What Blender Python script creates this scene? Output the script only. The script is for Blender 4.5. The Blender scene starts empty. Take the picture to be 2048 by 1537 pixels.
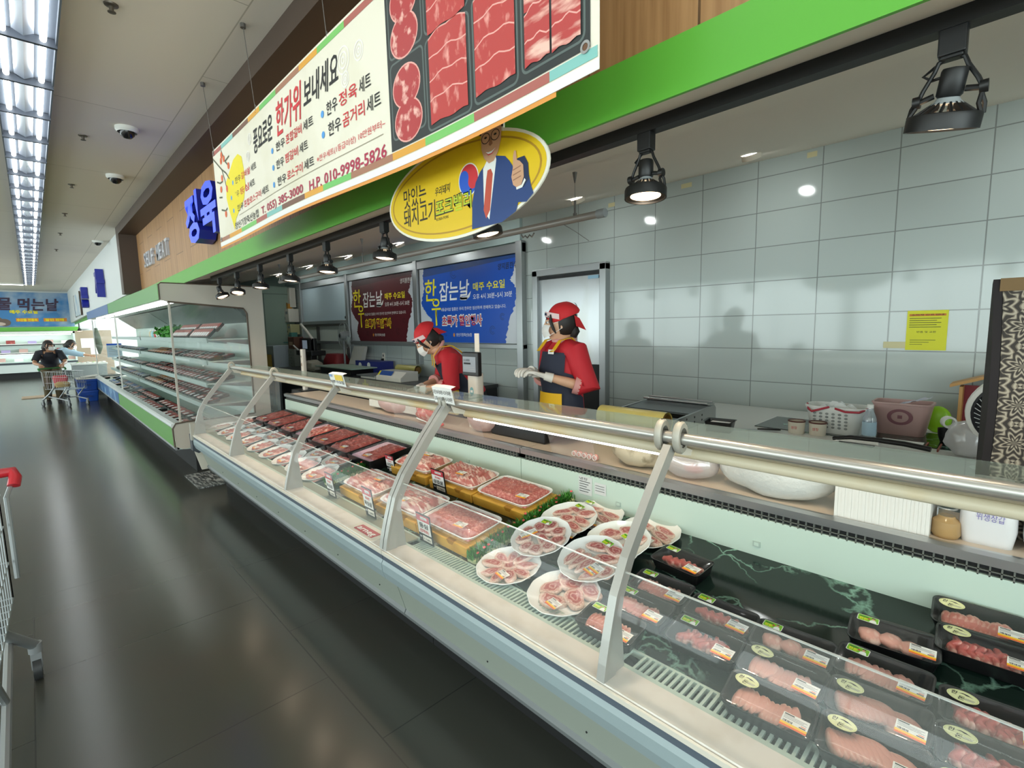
import bpy, math, random
from mathutils import Vector, Matrix, noise
random.seed(11)
sc = bpy.context.scene
COL = sc.collection
PI = math.pi
rad = math.radians
# ------------------------------------------------------------------ camera, world, exposure
F, YAW, PIT, ROL = 988.0, rad(43.99), rad(6.672), rad(-1.075)
_f = Vector((math.sin(YAW)*math.cos(PIT), math.cos(YAW)*math.cos(PIT), -math.sin(PIT)))
_r = Vector((math.cos(YAW), -math.sin(YAW), 0.0)); _u = _r.cross(_f)
_r, _u = _r*math.cos(ROL)+_u*math.sin(ROL), -_r*math.sin(ROL)+_u*math.cos(ROL)
cam = bpy.data.objects.new('camera', bpy.data.cameras.new('camera')); COL.objects.link(cam)
cam.matrix_world = Matrix(((_r.x, _u.x, -_f.x, 0.0), (_r.y, _u.y, -_f.y, 0.0), (_r.z, _u.z, -_f.z, 1.5), (0, 0, 0, 1)))
cam.data.sensor_width = 36.0; cam.data.lens = F/2048*36; cam.data.clip_start = 0.03; cam.data.clip_end = 100
sc.camera = cam
DAY = 5.0            # daylight coming in by the left shop windows and the added near opening
w = bpy.data.worlds.new('world'); sc.world = w; w.use_nodes = True
w.node_tree.nodes['Background'].inputs[0].default_value = (0.84, 0.97, 0.97, 1)
w.node_tree.nodes['Background'].inputs[1].default_value = DAY
vs = sc.view_settings
vs.view_transform = 'Standard'; vs.look = 'None'; vs.gamma = 1.0; vs.use_curve_mapping = False
vs.exposure = 0.3
TUBE_E = 8.0       # ceiling tubes
SPOT_W = 10.0       # track spots
CASE_E = 4.2        # showcase tubes
DOWN_W = 60.0       # recessed white downlights over the work area
cy = sc.cycles
cy.max_bounces = 7; cy.diffuse_bounces = 4; cy.glossy_bounces = 3; cy.transmission_bounces = 4
cy.transparent_max_bounces = 20; cy.caustics_reflective = False; cy.caustics_refractive = False
cy.sample_clamp_indirect = 4.0; cy.use_denoising = True

# ------------------------------------------------------------------ materials
def lin(h):
    c = [int(h[i:i+2], 16)/255 for i in (0, 2, 4)]
    return tuple(x/12.92 if x <= .04045 else ((x+.055)/1.055)**2.4 for x in c)
MATS = {}
def mat(name, col, rough=.5, metal=0.0, spec=.5, emit=0.0, ecol=None, n=None, bump=None, coat=0.0, alpha=1.0):
    """n=(colour2, scale, detail, lo, hi[, stretch]) noise mix; bump=(scale, strength)"""
    if name in MATS: return MATS[name]
    m = bpy.data.materials.new(name); m.use_nodes = True
    nt = m.node_tree; b = nt.nodes['Principled BSDF']
    c = lin(col) if isinstance(col, str) else col
    b.inputs['Base Color'].default_value = (*c, 1); b.inputs['Roughness'].default_value = rough
    b.inputs['Metallic'].default_value = metal; b.inputs['Specular IOR Level'].default_value = spec
    b.inputs['Coat Weight'].default_value = coat; b.inputs['Alpha'].default_value = alpha
    m.diffuse_color = (*c, 1)
    if emit:
        e = lin(ecol) if isinstance(ecol, str) else (ecol or c)
        b.inputs['Emission Color'].default_value = (*e, 1); b.inputs['Emission Strength'].default_value = emit
    if n or bump:
        tc = nt.nodes.new('ShaderNodeTexCoord')
    if n:
        c2 = lin(n[0]) if isinstance(n[0], str) else n[0]
        src = tc.outputs['Object']
        if len(n) > 5:
            mp = nt.nodes.new('ShaderNodeMapping'); mp.inputs['Scale'].default_value = n[5]
            nt.links.new(src, mp.inputs['Vector']); src = mp.outputs['Vector']
        t = nt.nodes.new('ShaderNodeTexNoise'); t.inputs['Scale'].default_value = n[1]; t.inputs['Detail'].default_value = n[2]
        nt.links.new(src, t.inputs['Vector'])
        r = nt.nodes.new('ShaderNodeValToRGB')
        r.color_ramp.elements[0].position = n[3]; r.color_ramp.elements[0].color = (*c, 1)
        r.color_ramp.elements[1].position = n[4]; r.color_ramp.elements[1].color = (*c2, 1)
        nt.links.new(t.outputs['Fac'], r.inputs['Fac']); nt.links.new(r.outputs['Color'], b.inputs['Base Color'])
    if bump:
        t = nt.nodes.new('ShaderNodeTexNoise'); t.inputs['Scale'].default_value = bump[0]; t.inputs['Detail'].default_value = 3
        nt.links.new(tc.outputs['Object'], t.inputs['Vector'])
        bp = nt.nodes.new('ShaderNodeBump'); bp.inputs['Strength'].default_value = bump[1]; bp.inputs['Distance'].default_value = .01
        nt.links.new(t.outputs['Fac'], bp.inputs['Height']); nt.links.new(bp.outputs['Normal'], b.inputs['Normal'])
    MATS[name] = m
    return m
def clear(name, gl=.07, rough=.02, haze=0.0, hcol=(.8, .85, .85), tint=(1, 1, 1)):
    """thin clear sheet: see-through, a weak mirror, a little haze"""
    if name in MATS: return MATS[name]
    m = bpy.data.materials.new(name); m.use_nodes = True; nt = m.node_tree; nt.nodes.clear()
    o = nt.nodes.new('ShaderNodeOutputMaterial'); t = nt.nodes.new('ShaderNodeBsdfTransparent'); t.inputs[0].default_value = (*tint, 1)
    g = nt.nodes.new('ShaderNodeBsdfGlossy'); g.inputs['Roughness'].default_value = rough
    lw = nt.nodes.new('ShaderNodeLayerWeight'); lw.inputs['Blend'].default_value = .35
    mr = nt.nodes.new('ShaderNodeMapRange'); mr.inputs['To Min'].default_value = gl; mr.inputs['To Max'].default_value = min(1, gl*6)
    pw = nt.nodes.new('ShaderNodeMath'); pw.operation = 'POWER'; pw.inputs[1].default_value = 3.0
    nt.links.new(lw.outputs['Facing'], pw.inputs[0]); nt.links.new(pw.outputs[0], mr.inputs['Value'])
    mx = nt.nodes.new('ShaderNodeMixShader'); nt.links.new(mr.outputs[0], mx.inputs[0])
    nt.links.new(t.outputs[0], mx.inputs[1]); nt.links.new(g.outputs[0], mx.inputs[2])
    last = mx
    if haze:
        d = nt.nodes.new('ShaderNodeBsdfDiffuse'); d.inputs[0].default_value = (*hcol, 1)
        m2 = nt.nodes.new('ShaderNodeMixShader'); m2.inputs[0].default_value = haze
        nt.links.new(mx.outputs[0], m2.inputs[1]); nt.links.new(d.outputs[0], m2.inputs[2]); last = m2
    nt.links.new(last.outputs[0], o.inputs[0]); MATS[name] = m
    return m

# ------------------------------------------------------------------ mesh builder
class MB:
    def __init__(s):
        s.v = []; s.f = []; s.fm = []; s.fs = []; s.uv = {}; s.ml = []; s.cur = 0; s.T = Matrix(); s.smooth = True; s.warp = None
    def use(s, m):
        if m not in s.ml: s.ml.append(m)
        s.cur = s.ml.index(m); return s
    def at(s, *a):
        """set the working transform: matrix, or location (+ z rotation in degrees)"""
        if len(a) == 1 and isinstance(a[0], Matrix): s.T = a[0]
        else: s.T = Matrix.Translation(a[:3]) @ Matrix.Rotation(rad(a[3]) if len(a) > 3 else 0, 4, 'Z')
        return s
    def add(s, vs, fs, smooth=None, uvs=None):
        k = len(s.v)
        for p in vs:
            p = s.T @ Vector(p)
            s.v.append(s.warp(p) if s.warp else p)
        for f in fs:
            s.f.append([k+i for i in f]); s.fm.append(s.cur); s.fs.append(s.smooth if smooth is None else smooth)
        if uvs:
            for i, q in enumerate(uvs): s.uv[k+i] = q
        return s
    def box(s, x0, x1, y0, y1, z0, z1):
        v = [(x, y, z) for z in (z0, z1) for y in (y0, y1) for x in (x0, x1)]
        return s.add(v, [(0, 2, 3, 1), (4, 5, 7, 6), (0, 1, 5, 4), (2, 6, 7, 3), (0, 4, 6, 2), (1, 3, 7, 5)], False)
    def loft(s, rings, c0=True, c1=True, closed=True, smooth=None, uvs=None):
        n = len(rings[0]); v = [p for r in rings for p in r]; f = []
        for i in range(len(rings)-1):
            for j in range(n if closed else n-1):
                a, b = i*n+j, i*n+(j+1) % n
                f.append((a, b, b+n, a+n))
        if c0: f.append(tuple(range(n-1, -1, -1)))
        if c1: f.append(tuple(range((len(rings)-1)*n, len(rings)*n)))
        return s.add(v, f, smooth, uvs)
    def tube(s, p, q, r, n=12, r2=None, caps=True):
        p, q = Vector(p), Vector(q); d = (q-p).normalized()
        a = d.orthogonal().normalized(); b = d.cross(a); r2 = r if r2 is None else r2
        ring = lambda c, k: [c+(a*math.cos(2*PI*i/n)+b*math.sin(2*PI*i/n))*k for i in range(n)]
        return s.loft([ring(p, r), ring(q, r2)], caps, caps)
    def path(s, pts, r, n=8, caps=True, flat=None):
        """tube along points; r a number or a list; flat=(wide, thick) gives a ribbon section"""
        pts = [Vector(p) for p in pts]; rings = []; a = None
        for i, p in enumerate(pts):
            d = (pts[min(i+1, len(pts)-1)]-pts[max(i-1, 0)]).normalized()
            a = (d.orthogonal() if a is None else a-d*a.dot(d)).normalized(); b = d.cross(a)
            k = r[i] if isinstance(r, (list, tuple)) else r
            rings.append([p+(a*math.cos(2*PI*j/n)+b*math.sin(2*PI*j/n))*k for j in range(n)])
        return s.loft(rings, caps, caps)
    def lathe(s, prof, n=24, sx=1.0, sy=1.0, c0=False, c1=False):
        return s.loft([[(r*sx*math.cos(2*PI*i/n), r*sy*math.sin(2*PI*i/n), z) for i in range(n)] for r, z in prof], c0, c1)
    def sph(s, c, r, nu=16, nv=10, fn=None):
        rx, ry, rz = r if isinstance(r, (tuple, list)) else (r, r, r)
        rings = []
        for i in range(nv+1):
            t = -PI/2+PI*i/nv; k = max(math.cos(t), 1e-3)
            ring = [Vector((rx*k*math.cos(2*PI*j/nu), ry*k*math.sin(2*PI*j/nu), rz*math.sin(t))) for j in range(nu)]
            rings.append([Vector(c)+(fn(p) if fn else p) for p in ring])
        return s.loft(rings, True, True)
    def prism(s, poly, a0, a1, axis='y'):
        """closed 2D polygon carried along an axis; (x,z) along y, (y,z) along x, (x,y) along z"""
        mk = {'y': lambda p, t: (p[0], t, p[1]), 'x': lambda p, t: (t, p[0], p[1]), 'z': lambda p, t: (p[0], p[1], t)}[axis]
        return s.loft([[mk(p, a0) for p in poly], [mk(p, a1) for p in poly]], True, True, smooth=False)
    def strip(s, line, a0, a1, th=.004, seg=1):
        """an open (x,z) line carried along y as a sheet of thickness th"""
        n = len(line); up = []; 
        for i in range(n):
            a, b = Vector(line[max(i-1, 0)]), Vector(line[min(i+1, n-1)]); d = (b-a).normalized()
            up.append((line[i][0]-d.y*th, line[i][1]+d.x*th))
        poly = list(line)+up[::-1]
        return s.loft([[(p[0], a0+(a1-a0)*k/seg, p[1]) for p in poly] for k in range(seg+1)], True, True)
    def grid(s, nx, ny, fn, uvs=None, smooth=None):
        v = [fn(i/nx, j/ny) for j in range(ny+1) for i in range(nx+1)]
        u = [(i/nx, j/ny) for j in range(ny+1) for i in range(nx+1)]
        f = [(j*(nx+1)+i, j*(nx+1)+i+1, (j+1)*(nx+1)+i+1, (j+1)*(nx+1)+i) for j in range(ny) for i in range(nx)]
        return s.add(v, f, smooth, u)
    def rect(s, x0, x1, y0, y1, z=0.0):
        return s.add([(x0, y0, z), (x1, y0, z), (x1, y1, z), (x0, y1, z)], [(0, 1, 2, 3)], False)
    def poly(s, pts, z=0.0):
        return s.add([(p[0], p[1], z) for p in pts], [tuple(range(len(pts)))], False)
    def disc(s, cx, cy_, rx, ry, z=0.0, n=24):
        return s.poly([(cx+rx*math.cos(2*PI*i/n), cy_+ry*math.sin(2*PI*i/n)) for i in range(n)], z)
    def text(s, body, x, y, h=None, wd=None, z=0.0, bold=0.0, al='l', shear=0.0, ex=0.0, rot=0.0):
        """lettering in the xy plane of the working transform; h = letter height, wd = overall width"""
        v, f, w0 = glyphs(body, bold, ex/(h or 1.0))
        ky = (h or .1)/.78; kx = ky if wd is None else wd/w0
        ox = {'l': 0, 'c': -w0*kx/2, 'r': -w0*kx}[al]; cr, sr = math.cos(rad(rot)), math.sin(rad(rot))
        out = []
        for p in v:
            a, b = p[0]*kx+ox+shear*p[1]*ky, p[1]*ky
            out.append((x+a*cr-b*sr, y+a*sr+b*cr, z+p[2]*(h or 1)))
        return s.add(out, f, False)
    def make(s, name, parent=None, m=None, bevel=0.0, ang=40):
        me = bpy.data.meshes.new(name)
        me.from_pydata([tuple(p) for p in s.v], [], s.f)
        for q in ([m] if m else s.ml): me.materials.append(q)
        if not m and s.fm: me.polygons.foreach_set('material_index', s.fm)
        me.polygons.foreach_set('use_smooth', s.fs)
        if s.uv:
            u = me.uv_layers.new(name='UVMap')
            for lp in me.loops: u.data[lp.index].uv = s.uv.get(lp.vertex_index, (0, 0))
        me.update()
        if any(s.fs): me.set_sharp_from_angle(angle=rad(ang))
        o = bpy.data.objects.new(name, me); COL.objects.link(o)
        if parent: o.parent = parent
        if bevel:
            b = o.modifiers.new('bevel', 'BEVEL'); b.width = bevel; b.segments = 2; b.limit_method = 'ANGLE'; b.angle_limit = rad(40)
        return o
GL = {}
def glyphs(body, bold=0.0, ex=0.0):
    key = (body, bold, ex)
    if key in GL: return GL[key]
    cu = bpy.data.curves.new('lettering', 'FONT'); cu.body = body; cu.resolution_u = 2; cu.offset = bold; cu.extrude = ex/2
    o = bpy.data.objects.new('lettering', cu); COL.objects.link(o)
    dg = bpy.context.evaluated_depsgraph_get(); dg.update()
    me = bpy.data.meshes.new_from_object(o.evaluated_get(dg))
    v = [tuple(p.co) for p in me.vertices]; f = [tuple(p.vertices) for p in me.polygons]
    x0 = min(p[0] for p in v); x1 = max(p[0] for p in v)
    v = [(p[0]-x0, p[1], p[2]) for p in v]
    bpy.data.objects.remove(o); bpy.data.curves.remove(cu); bpy.data.meshes.remove(me)
    GL[key] = (v, f, x1-x0)
    return GL[key]
def rr(w, d, r, z, n=4, cx=0.0, cy_=0.0):
    """rounded rectangle ring"""
    out = []
    for k, (sx, sy) in enumerate(((1, 1), (-1, 1), (-1, -1), (1, -1))):
        for i in range(n+1):
            t = PI/2*(k+i/n)
            out.append((cx+sx*(w/2-r)+r*math.cos(t), cy_+sy*(d/2-r)+r*math.sin(t), z))
    return out
# ------------------------------------------------------------------ things, parts, copies
def tag(o, label, cat, group=None, kind=None):
    o['label'] = label; o['category'] = cat
    if group: o['group'] = group
    if kind: o['kind'] = kind
    return o
def thing(name, label, cat, loc=(0, 0, 0), rz=0.0, group=None):
    o = bpy.data.objects.new(name, None); COL.objects.link(o); o.empty_display_size = .05
    o.location = loc; o.rotation_euler = (0, 0, rad(rz))
    return tag(o, label, cat, group)
def struct(name, mb, m=None, bevel=0.0, parent=None):
    o = mb.make(name, parent, m, bevel); o['kind'] = 'structure'; return o
def dup(root, loc=None, rz=None, label=None, rot=None):
    r = root.copy(); COL.objects.link(r)
    if loc is not None: r.location = loc
    if rz is not None: r.rotation_euler = (0, 0, rad(rz))
    if rot is not None: r.rotation_euler = rot
    if label: r['label'] = label
    for ch in root.children:
        c = ch.copy(); COL.objects.link(c); c.parent = r
        for g in ch.children:
            d = g.copy(); COL.objects.link(d); d.parent = c
    return r
def facing(x, y, z):      # working transform of a print whose right is -Y and whose face looks to -X
    return Matrix(((0, 0, -1, x), (-1, 0, 0, y), (0, 1, 0, z), (0, 0, 0, 1)))
def lying(x, y, z, rz=0.0, tilt=0.0):
    return Matrix.Translation((x, y, z)) @ Matrix.Rotation(rad(rz), 4, 'Z') @ Matrix.Rotation(rad(tilt), 4, 'X')
# common materials
WHITE = mat('white_enamel', 'e4e4de', .35); OFFW = mat('off_white_plastic', 'ddd8cb', .45)
BLACKP = mat('black_plastic', '0c0c0e', .38); STEEL = mat('brushed_steel', 'b9bcbd', .32, .9)
ALU = mat('anodised_aluminium', 'a9adae', .38, .75); GREYP = mat('grey_plastic', '8b8f91', .45)
GREEN = mat('green_panel', '5fae3c', .35); INK = mat('black_ink', '1b1c20', .6); PAPER = mat('white_paper', 'eeeeea', .6)
RED = mat('red_ink', 'd03038', .55); YEL = mat('yellow_ink', 'f2e313', .55); BLUEI = mat('blue_ink', '1d59c8', .5)
GLASS = clear('clear_glass', .05, .01, .03, (.75, .85, .82)); FILM = clear('clear_film', .05, .08, .02)
TUBE = mat('fluorescent_tube', 'ffffff', .5, emit=TUBE_E, ecol=(.97, 1.0, .95))
CTUBE = mat('showcase_tube', 'ffffff', .5, emit=CASE_E, ecol=(.93, 1.0, .96))
# ------------------------------------------------------------------ the room
def tiled(name, col, grout, axes, wd, ht, off, rough=.12, mortar=.003, vary=.03, offset=0.0, gdepth=.25, nz=None, spec=.5):
    m = mat(name, col, rough, spec=spec); nt = m.node_tree; b = nt.nodes['Principled BSDF']
    tc = nt.nodes.new('ShaderNodeTexCoord'); sp = nt.nodes.new('ShaderNodeSeparateXYZ'); cb = nt.nodes.new('ShaderNodeCombineXYZ')
    nt.links.new(tc.outputs['Object'], sp.inputs[0])
    for k in (0, 1):
        ad = nt.nodes.new('ShaderNodeMath'); ad.operation = 'ADD'; ad.inputs[1].default_value = off[k]+40*(wd, ht)[k]
        nt.links.new(sp.outputs['XYZ'.index(axes[k])], ad.inputs[0]); nt.links.new(ad.outputs[0], cb.inputs[k])
    br = nt.nodes.new('ShaderNodeTexBrick'); br.offset = offset; br.inputs['Scale'].default_value = 1
    br.inputs['Brick Width'].default_value = wd; br.inputs['Row Height'].default_value = ht
    br.inputs['Mortar Size'].default_value = mortar; br.inputs['Mortar Smooth'].default_value = .3; br.inputs['Bias'].default_value = 0
    c = lin(col); br.inputs['Color1'].default_value = (*[x*(1-vary) for x in c], 1); br.inputs['Color2'].default_value = (*[min(1, x*(1+vary)) for x in c], 1)
    br.inputs['Mortar'].default_value = (*lin(grout), 1)
    nt.links.new(cb.outputs[0], br.inputs['Vector'])
    out = br.outputs['Color']
    if nz:
        t = nt.nodes.new('ShaderNodeTexNoise'); t.inputs['Scale'].default_value = nz[1]; t.inputs['Detail'].default_value = 5
        if len(nz) > 4:
            mp = nt.nodes.new('ShaderNodeMapping'); mp.inputs['Scale'].default_value = nz[4]
            nt.links.new(tc.outputs['Object'], mp.inputs[0]); nt.links.new(mp.outputs[0], t.inputs['Vector'])
        else: nt.links.new(tc.outputs['Object'], t.inputs['Vector'])
        r = nt.nodes.new('ShaderNodeMapRange'); r.inputs['From Min'].default_value = nz[2]; r.inputs['From Max'].default_value = nz[3]
        nt.links.new(t.outputs['Fac'], r.inputs['Value'])
        mx = nt.nodes.new('ShaderNodeMixRGB'); mx.inputs['Color2'].default_value = (*lin(nz[0]), 1)
        nt.links.new(r.outputs[0], mx.inputs['Fac']); nt.links.new(out, mx.inputs['Color1']); out = mx.outputs[0]
    nt.links.new(out, b.inputs['Base Color'])
    bp = nt.nodes.new('ShaderNodeBump'); bp.invert = True; bp.inputs['Strength'].default_value = gdepth; bp.inputs['Distance'].default_value = .002
    nt.links.new(br.outputs['Fac'], bp.inputs['Height']); nt.links.new(bp.outputs[0], b.inputs['Normal'])
    return m
FLOOR = tiled('vinyl_floor', '42443f', '303230', 'YX', 0.92, 0.92, (.3, .13), .2, .003, .02, .5, .15, ('45423d', 2.2, .45, .75))
TILE = tiled('white_wall_tile', 'b4bebb', '858a88', 'YZ', .408, .244, (-.187, -1.546), .09, .0035, .025, 0, .5)
CEILM = tiled('ceiling_board', 'e6ddd1', 'bdb4a6', 'YX', 1.8, .9, (0, 0), .8, .004, .02, .5, .1)
WOOD = tiled('wood_cladding', 'b58a5e', '46331f', 'ZY', .82, .335, (.1, .06), .45, .004, .06, .5, .4, ('9a7048', 3.0, .4, .7, (.6, 14, .6)))
BROWN = mat('dark_brown_trim', '4a3b31', .5); SOFF = mat('soffit_paint', 'eadfd0', .7); WALLP = mat('white_wall_paint', 'd4d8d8', .6)
PALE = mat('pale_panel', 'b9cccb', .5)
b = MB(); b.use(FLOOR).box(-1.7, 2.22, -4, 25, -.1, 0)
LF = tiled('bounce_floor_tile', 'd8d4cb', 'a09c94', 'YX', .45, .45, (0, 0), .3, .004, .02)  # pale work-area floor, added to bounce light onto the soffit
b.use(tiled('bounce_floor_grey', '9c978d', '77736c', 'YX', .45, .45, (0, 0), .3, .004, .02)).box(-8, -1.7, -4, 25, -.1, 0); b.use(LF).box(2.22, 4, -4, 25, -.1, 0); struct('floor', b)  # lighter unseen floor at the left, added to bounce light onto the ceiling
b = MB(); b.use(CEILM).box(-8, 4.0, -4, 25, 3.05, 3.15); struct('ceiling', b)
b = MB(); b.use(TILE).box(3.86, 4.0, -4, 10.75, 0, 3.05); struct('wall_right', b)
b = MB(); b.use(WALLP).box(-8, 4, 25, 25.1, 0, 3.05); struct('wall_far', b)
b = MB(); b.use(WALLP).box(-8.1, -8, -4, 25, 0, .5).box(-8.1, -8, -4, 25, 2.75, 3.05)
for i in range(9): b.box(-8.1, -8, -4+3.6*i, -3.8+3.6*i, .5, 2.75)
struct('wall_left', b)
b = MB(); b.use(ALU)
for i in range(8):
    for k in (0, 1, 2): b.box(-8.07, -8.03, -3.8+3.6*i+1.68*k, -3.76+3.6*i+1.68*k, .5, 2.75)
    b.box(-8.07, -8.03, -3.8+3.6*i, -.4+3.6*i, .5, .54).box(-8.07, -8.03, -3.8+3.6*i, -.4+3.6*i, 2.71, 2.75)
struct('window_4', b)
L = bpy.data.lights.new('added_opening_portal', 'AREA'); L.shape = 'RECTANGLE'; L.size = 8; L.size_y = 2.5; L.cycles.is_portal = True  # near-wall opening added behind the camera to brighten the ceiling
lo = bpy.data.objects.new('added_opening_portal', L); COL.objects.link(lo); lo.location = (-3, -4.12, 1.55); lo.rotation_euler = (rad(90), 0, 0)
L = bpy.data.lights.new('window_portal', 'AREA'); L.shape = 'RECTANGLE'; L.size = 2.25; L.size_y = 29; L.cycles.is_portal = True
lo = bpy.data.objects.new('window_portal', L); COL.objects.link(lo); lo.location = (-8.12, 10.5, 1.62); lo.rotation_euler = (0, rad(-90), 0)
b = MB(); b.use(WALLP).box(-8, -7, -4.1, -4, 0, 3.05).box(1, 4, -4.1, -4, 0, 3.05).box(-7, 1, -4.1, -4, 0, .3).box(-7, 1, -4.1, -4, 2.8, 3.05); struct('wall_near', b)
b = MB(); b.use(ALU)
for i in range(7): b.box(-7+1.3*i, -6.94+1.3*i, -4.07, -4.03, .3, 2.8)
struct('window_added', b)  # frames of the added daylight opening
b = MB(); b.use(mat('green_grey_paint', '93a69c', .6)).box(2.0, 3.86, 10.6, 10.75, 0, 2.9); struct('wall_rear', b)
zb = lambda y: 2.066-.0085*y
zt = lambda y: 2.205-.0105*y
Y0, Y1 = -3.0, 24.4
b = MB(); b.smooth = False
b.use(GREEN).loft([[(1.2, y, zb(y)), (1.2, y, zt(y)), (1.25, y, zt(y)), (1.21, y, zb(y))] for y in (Y0, Y1)]); struct('trim_1', b)
b = MB(); b.smooth = False
b.use(SOFF).loft([[(1.21, y, zb(y)+.002), (3.86, y, 2.64), (3.86, y, 2.68), (1.21, y, zb(y)+.03)] for y in (Y0, 10.6)]); struct('trim_2', b)
b = MB(); b.smooth = False
b.use(WOOD).loft([[(1.25, y, zt(y)-.05), (1.25, y, 3.05), (1.29, y, 3.05), (1.29, y, zt(y)-.05)] for y in (Y0, 9.3)]); struct('trim_3', b)
b = MB(); b.use(BROWN).box(1.04, 1.3, Y0, 9.45, 2.93, 3.05).box(1.04, 1.3, 9.2, 9.45, 2.08, 2.93); struct('trim_4', b)
b = MB(); b.smooth = False
b.use(WALLP).loft([[(1.1, y, zt(y)-.02), (1.1, y, 3.05), (1.3, y, 3.05), (1.3, y, zt(y)-.02)] for y in (9.45, 24.9)]); struct('trim_5', b)
b = MB(); b.use(PALE).box(3.825, 3.86, 3.8, 10.6, 2.4, 2.72); struct('trim_6', b)
# the window wall behind the counter: frames, and the posters in them
b = MB(); b.use(ALU)
b.box(3.8, 3.87, 3.75, 9.95, 2.28, 2.38).box(3.8, 3.87, 3.75, 9.95, 1.25, 1.3)
for y in (3.75, 5.74, 7.79, 9.76): b.box(3.79, 3.87, y, y+.09, .0 if y < 4 else 1.0, 2.4)
b.box(3.8, 3.87, 7.88, 9.8, 1.6, 1.66); struct('window_1', b, bevel=.004)
b = MB(); b.use(mat('frosted_panel', 'b8cbd2', .35)).box(3.835, 3.86, 7.88, 9.78, 1.66, 2.28)
b.use(BLACKP).box(3.82, 3.836, 7.9, 7.98, 1.68, 1.72); struct('window_2', b)
b = MB(); b.use(mat('bright_room_beyond', 'c3ccc2', .5)).box(3.845, 3.86, 7.88, 9.78, .95, 1.6)
b.use(mat('dark_frame', '44433f', .4)).box(3.81, 3.86, 7.88, 9.78, 1.56, 1.6).box(3.81, 3.86, 9.08, 9.14, .95, 1.6).box(3.81, 3.86, 7.88, 7.94, .95, 1.6); struct('window_3', b)
# door to the back room
b = MB(); b.use(ALU).box(3.79, 3.87, 3.53, 3.6, 0, 2.06).box(3.79, 3.87, 2.68, 2.75, 0, 2.06).box(3.79, 3.87, 2.68, 3.6, 2.0, 2.07)
struct('trim_7', b, bevel=.005)
b = MB(); DOORM = mat('brushed_door', 'b4b8ba', .28, .55, n=('a4a39c', 3, 3, .45, .7, (1, 1, .4)))
b.use(DOORM).box(3.83, 3.86, 2.75, 3.53, .0, 1.985); b.use(mat('dark_doorway', '161819', .6)).box(3.8, 3.832, 2.76, 3.07, .1, 1.125)
b.use(BLACKP).box(3.825, 3.86, 2.75, 3.53, 1.965, 1.995)
d = struct('door_1', b)
b = MB(); b.use(ALU); b.at(Matrix(((0, 0, 1, 3.822), (1, 0, 0, 3.16), (0, 1, 0, 1.47), (0, 0, 0, 1))))
b.loft([rr(.24, .5, .05, 0), rr(.24, .5, .05, .012), rr(.19, .45, .035, .012), rr(.19, .45, .035, .004)], False, False)
b.use(mat('door_glass', '8f9a9a', .08, .3)).poly([(p[0], p[1]) for p in rr(.19, .45, .035, 0)], .005); o = b.make('door_window', d); o['kind'] = 'structure'
b = MB(); b.use(mat('sky_blue_label', '8fb6cc', .5)).box(3.82, 3.83, 2.78, 2.9, 1.93, 1.96); b.make('door_notice', d)
# ------------------------------------------------------------------ ceiling lights: one long louvred row over the aisle, others added out of view for broad light
LV = mat('louvre_metal', 'c9d2e2', .25, .6)
def make_light():
    t = thing('ceiling_light', 'louvred fluorescent ceiling light in the long row above the aisle', 'ceiling light', (0, 0, 3.045), 0, 'fluorescent lights in a row on the ceiling')
    b = MB(); b.use(mat('fixture_grey', '6d7684', .4)).box(-.13, .13, -.6, .6, -.005, .004).box(-.13, -.122, -.6, .6, -.035, 0).box(.122, .13, -.6, .6, -.035, 0)
    b.make('housing', t)
    for x in (-.075, .075):
        b = MB(); b.use(TUBE).tube((x, -.585, -.022), (x, .585, -.022), .014, 8); b.make('fluorescent_tube', t)
    b = MB(); b.use(LV).prism([(-.042, -.006), (0, -.03), (.042, -.006)], -.6, .6); b.use(mat('louvre_bar', '4a505b', .4, .4))
    for k in range(2): b.box(-.128, .128, -.6+.6*k, -.6+.6*k+.022, -.05, -.008)
    b.make('louvre', t)
    return t
lights = [make_light()]; lights[0].location = (.115, -2.4, 3.045)
for i in range(1, 20): dup(lights[0], (.115, -2.4+1.21*i, 3.045))
for i in range(11): dup(lights[0], (-3.0, -2.6+2.42*i, 3.045), label='louvred fluorescent ceiling light in an added row out of view')
for i in range(11): dup(lights[0], (-6.0, -2.6+2.42*i, 3.045), label='louvred fluorescent ceiling light in an added row out of view')
b = MB(); b.use(WHITE).box(-2.2, 0.02, 21.0, 21.14, 3.01, 3.05); b.use(TUBE).box(-2.15, -.02, 21.03, 21.11, 3.0, 3.011)
tag(b.make('strip_light'), 'long bare strip light crossing at the far end of the light row', 'ceiling light')
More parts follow.
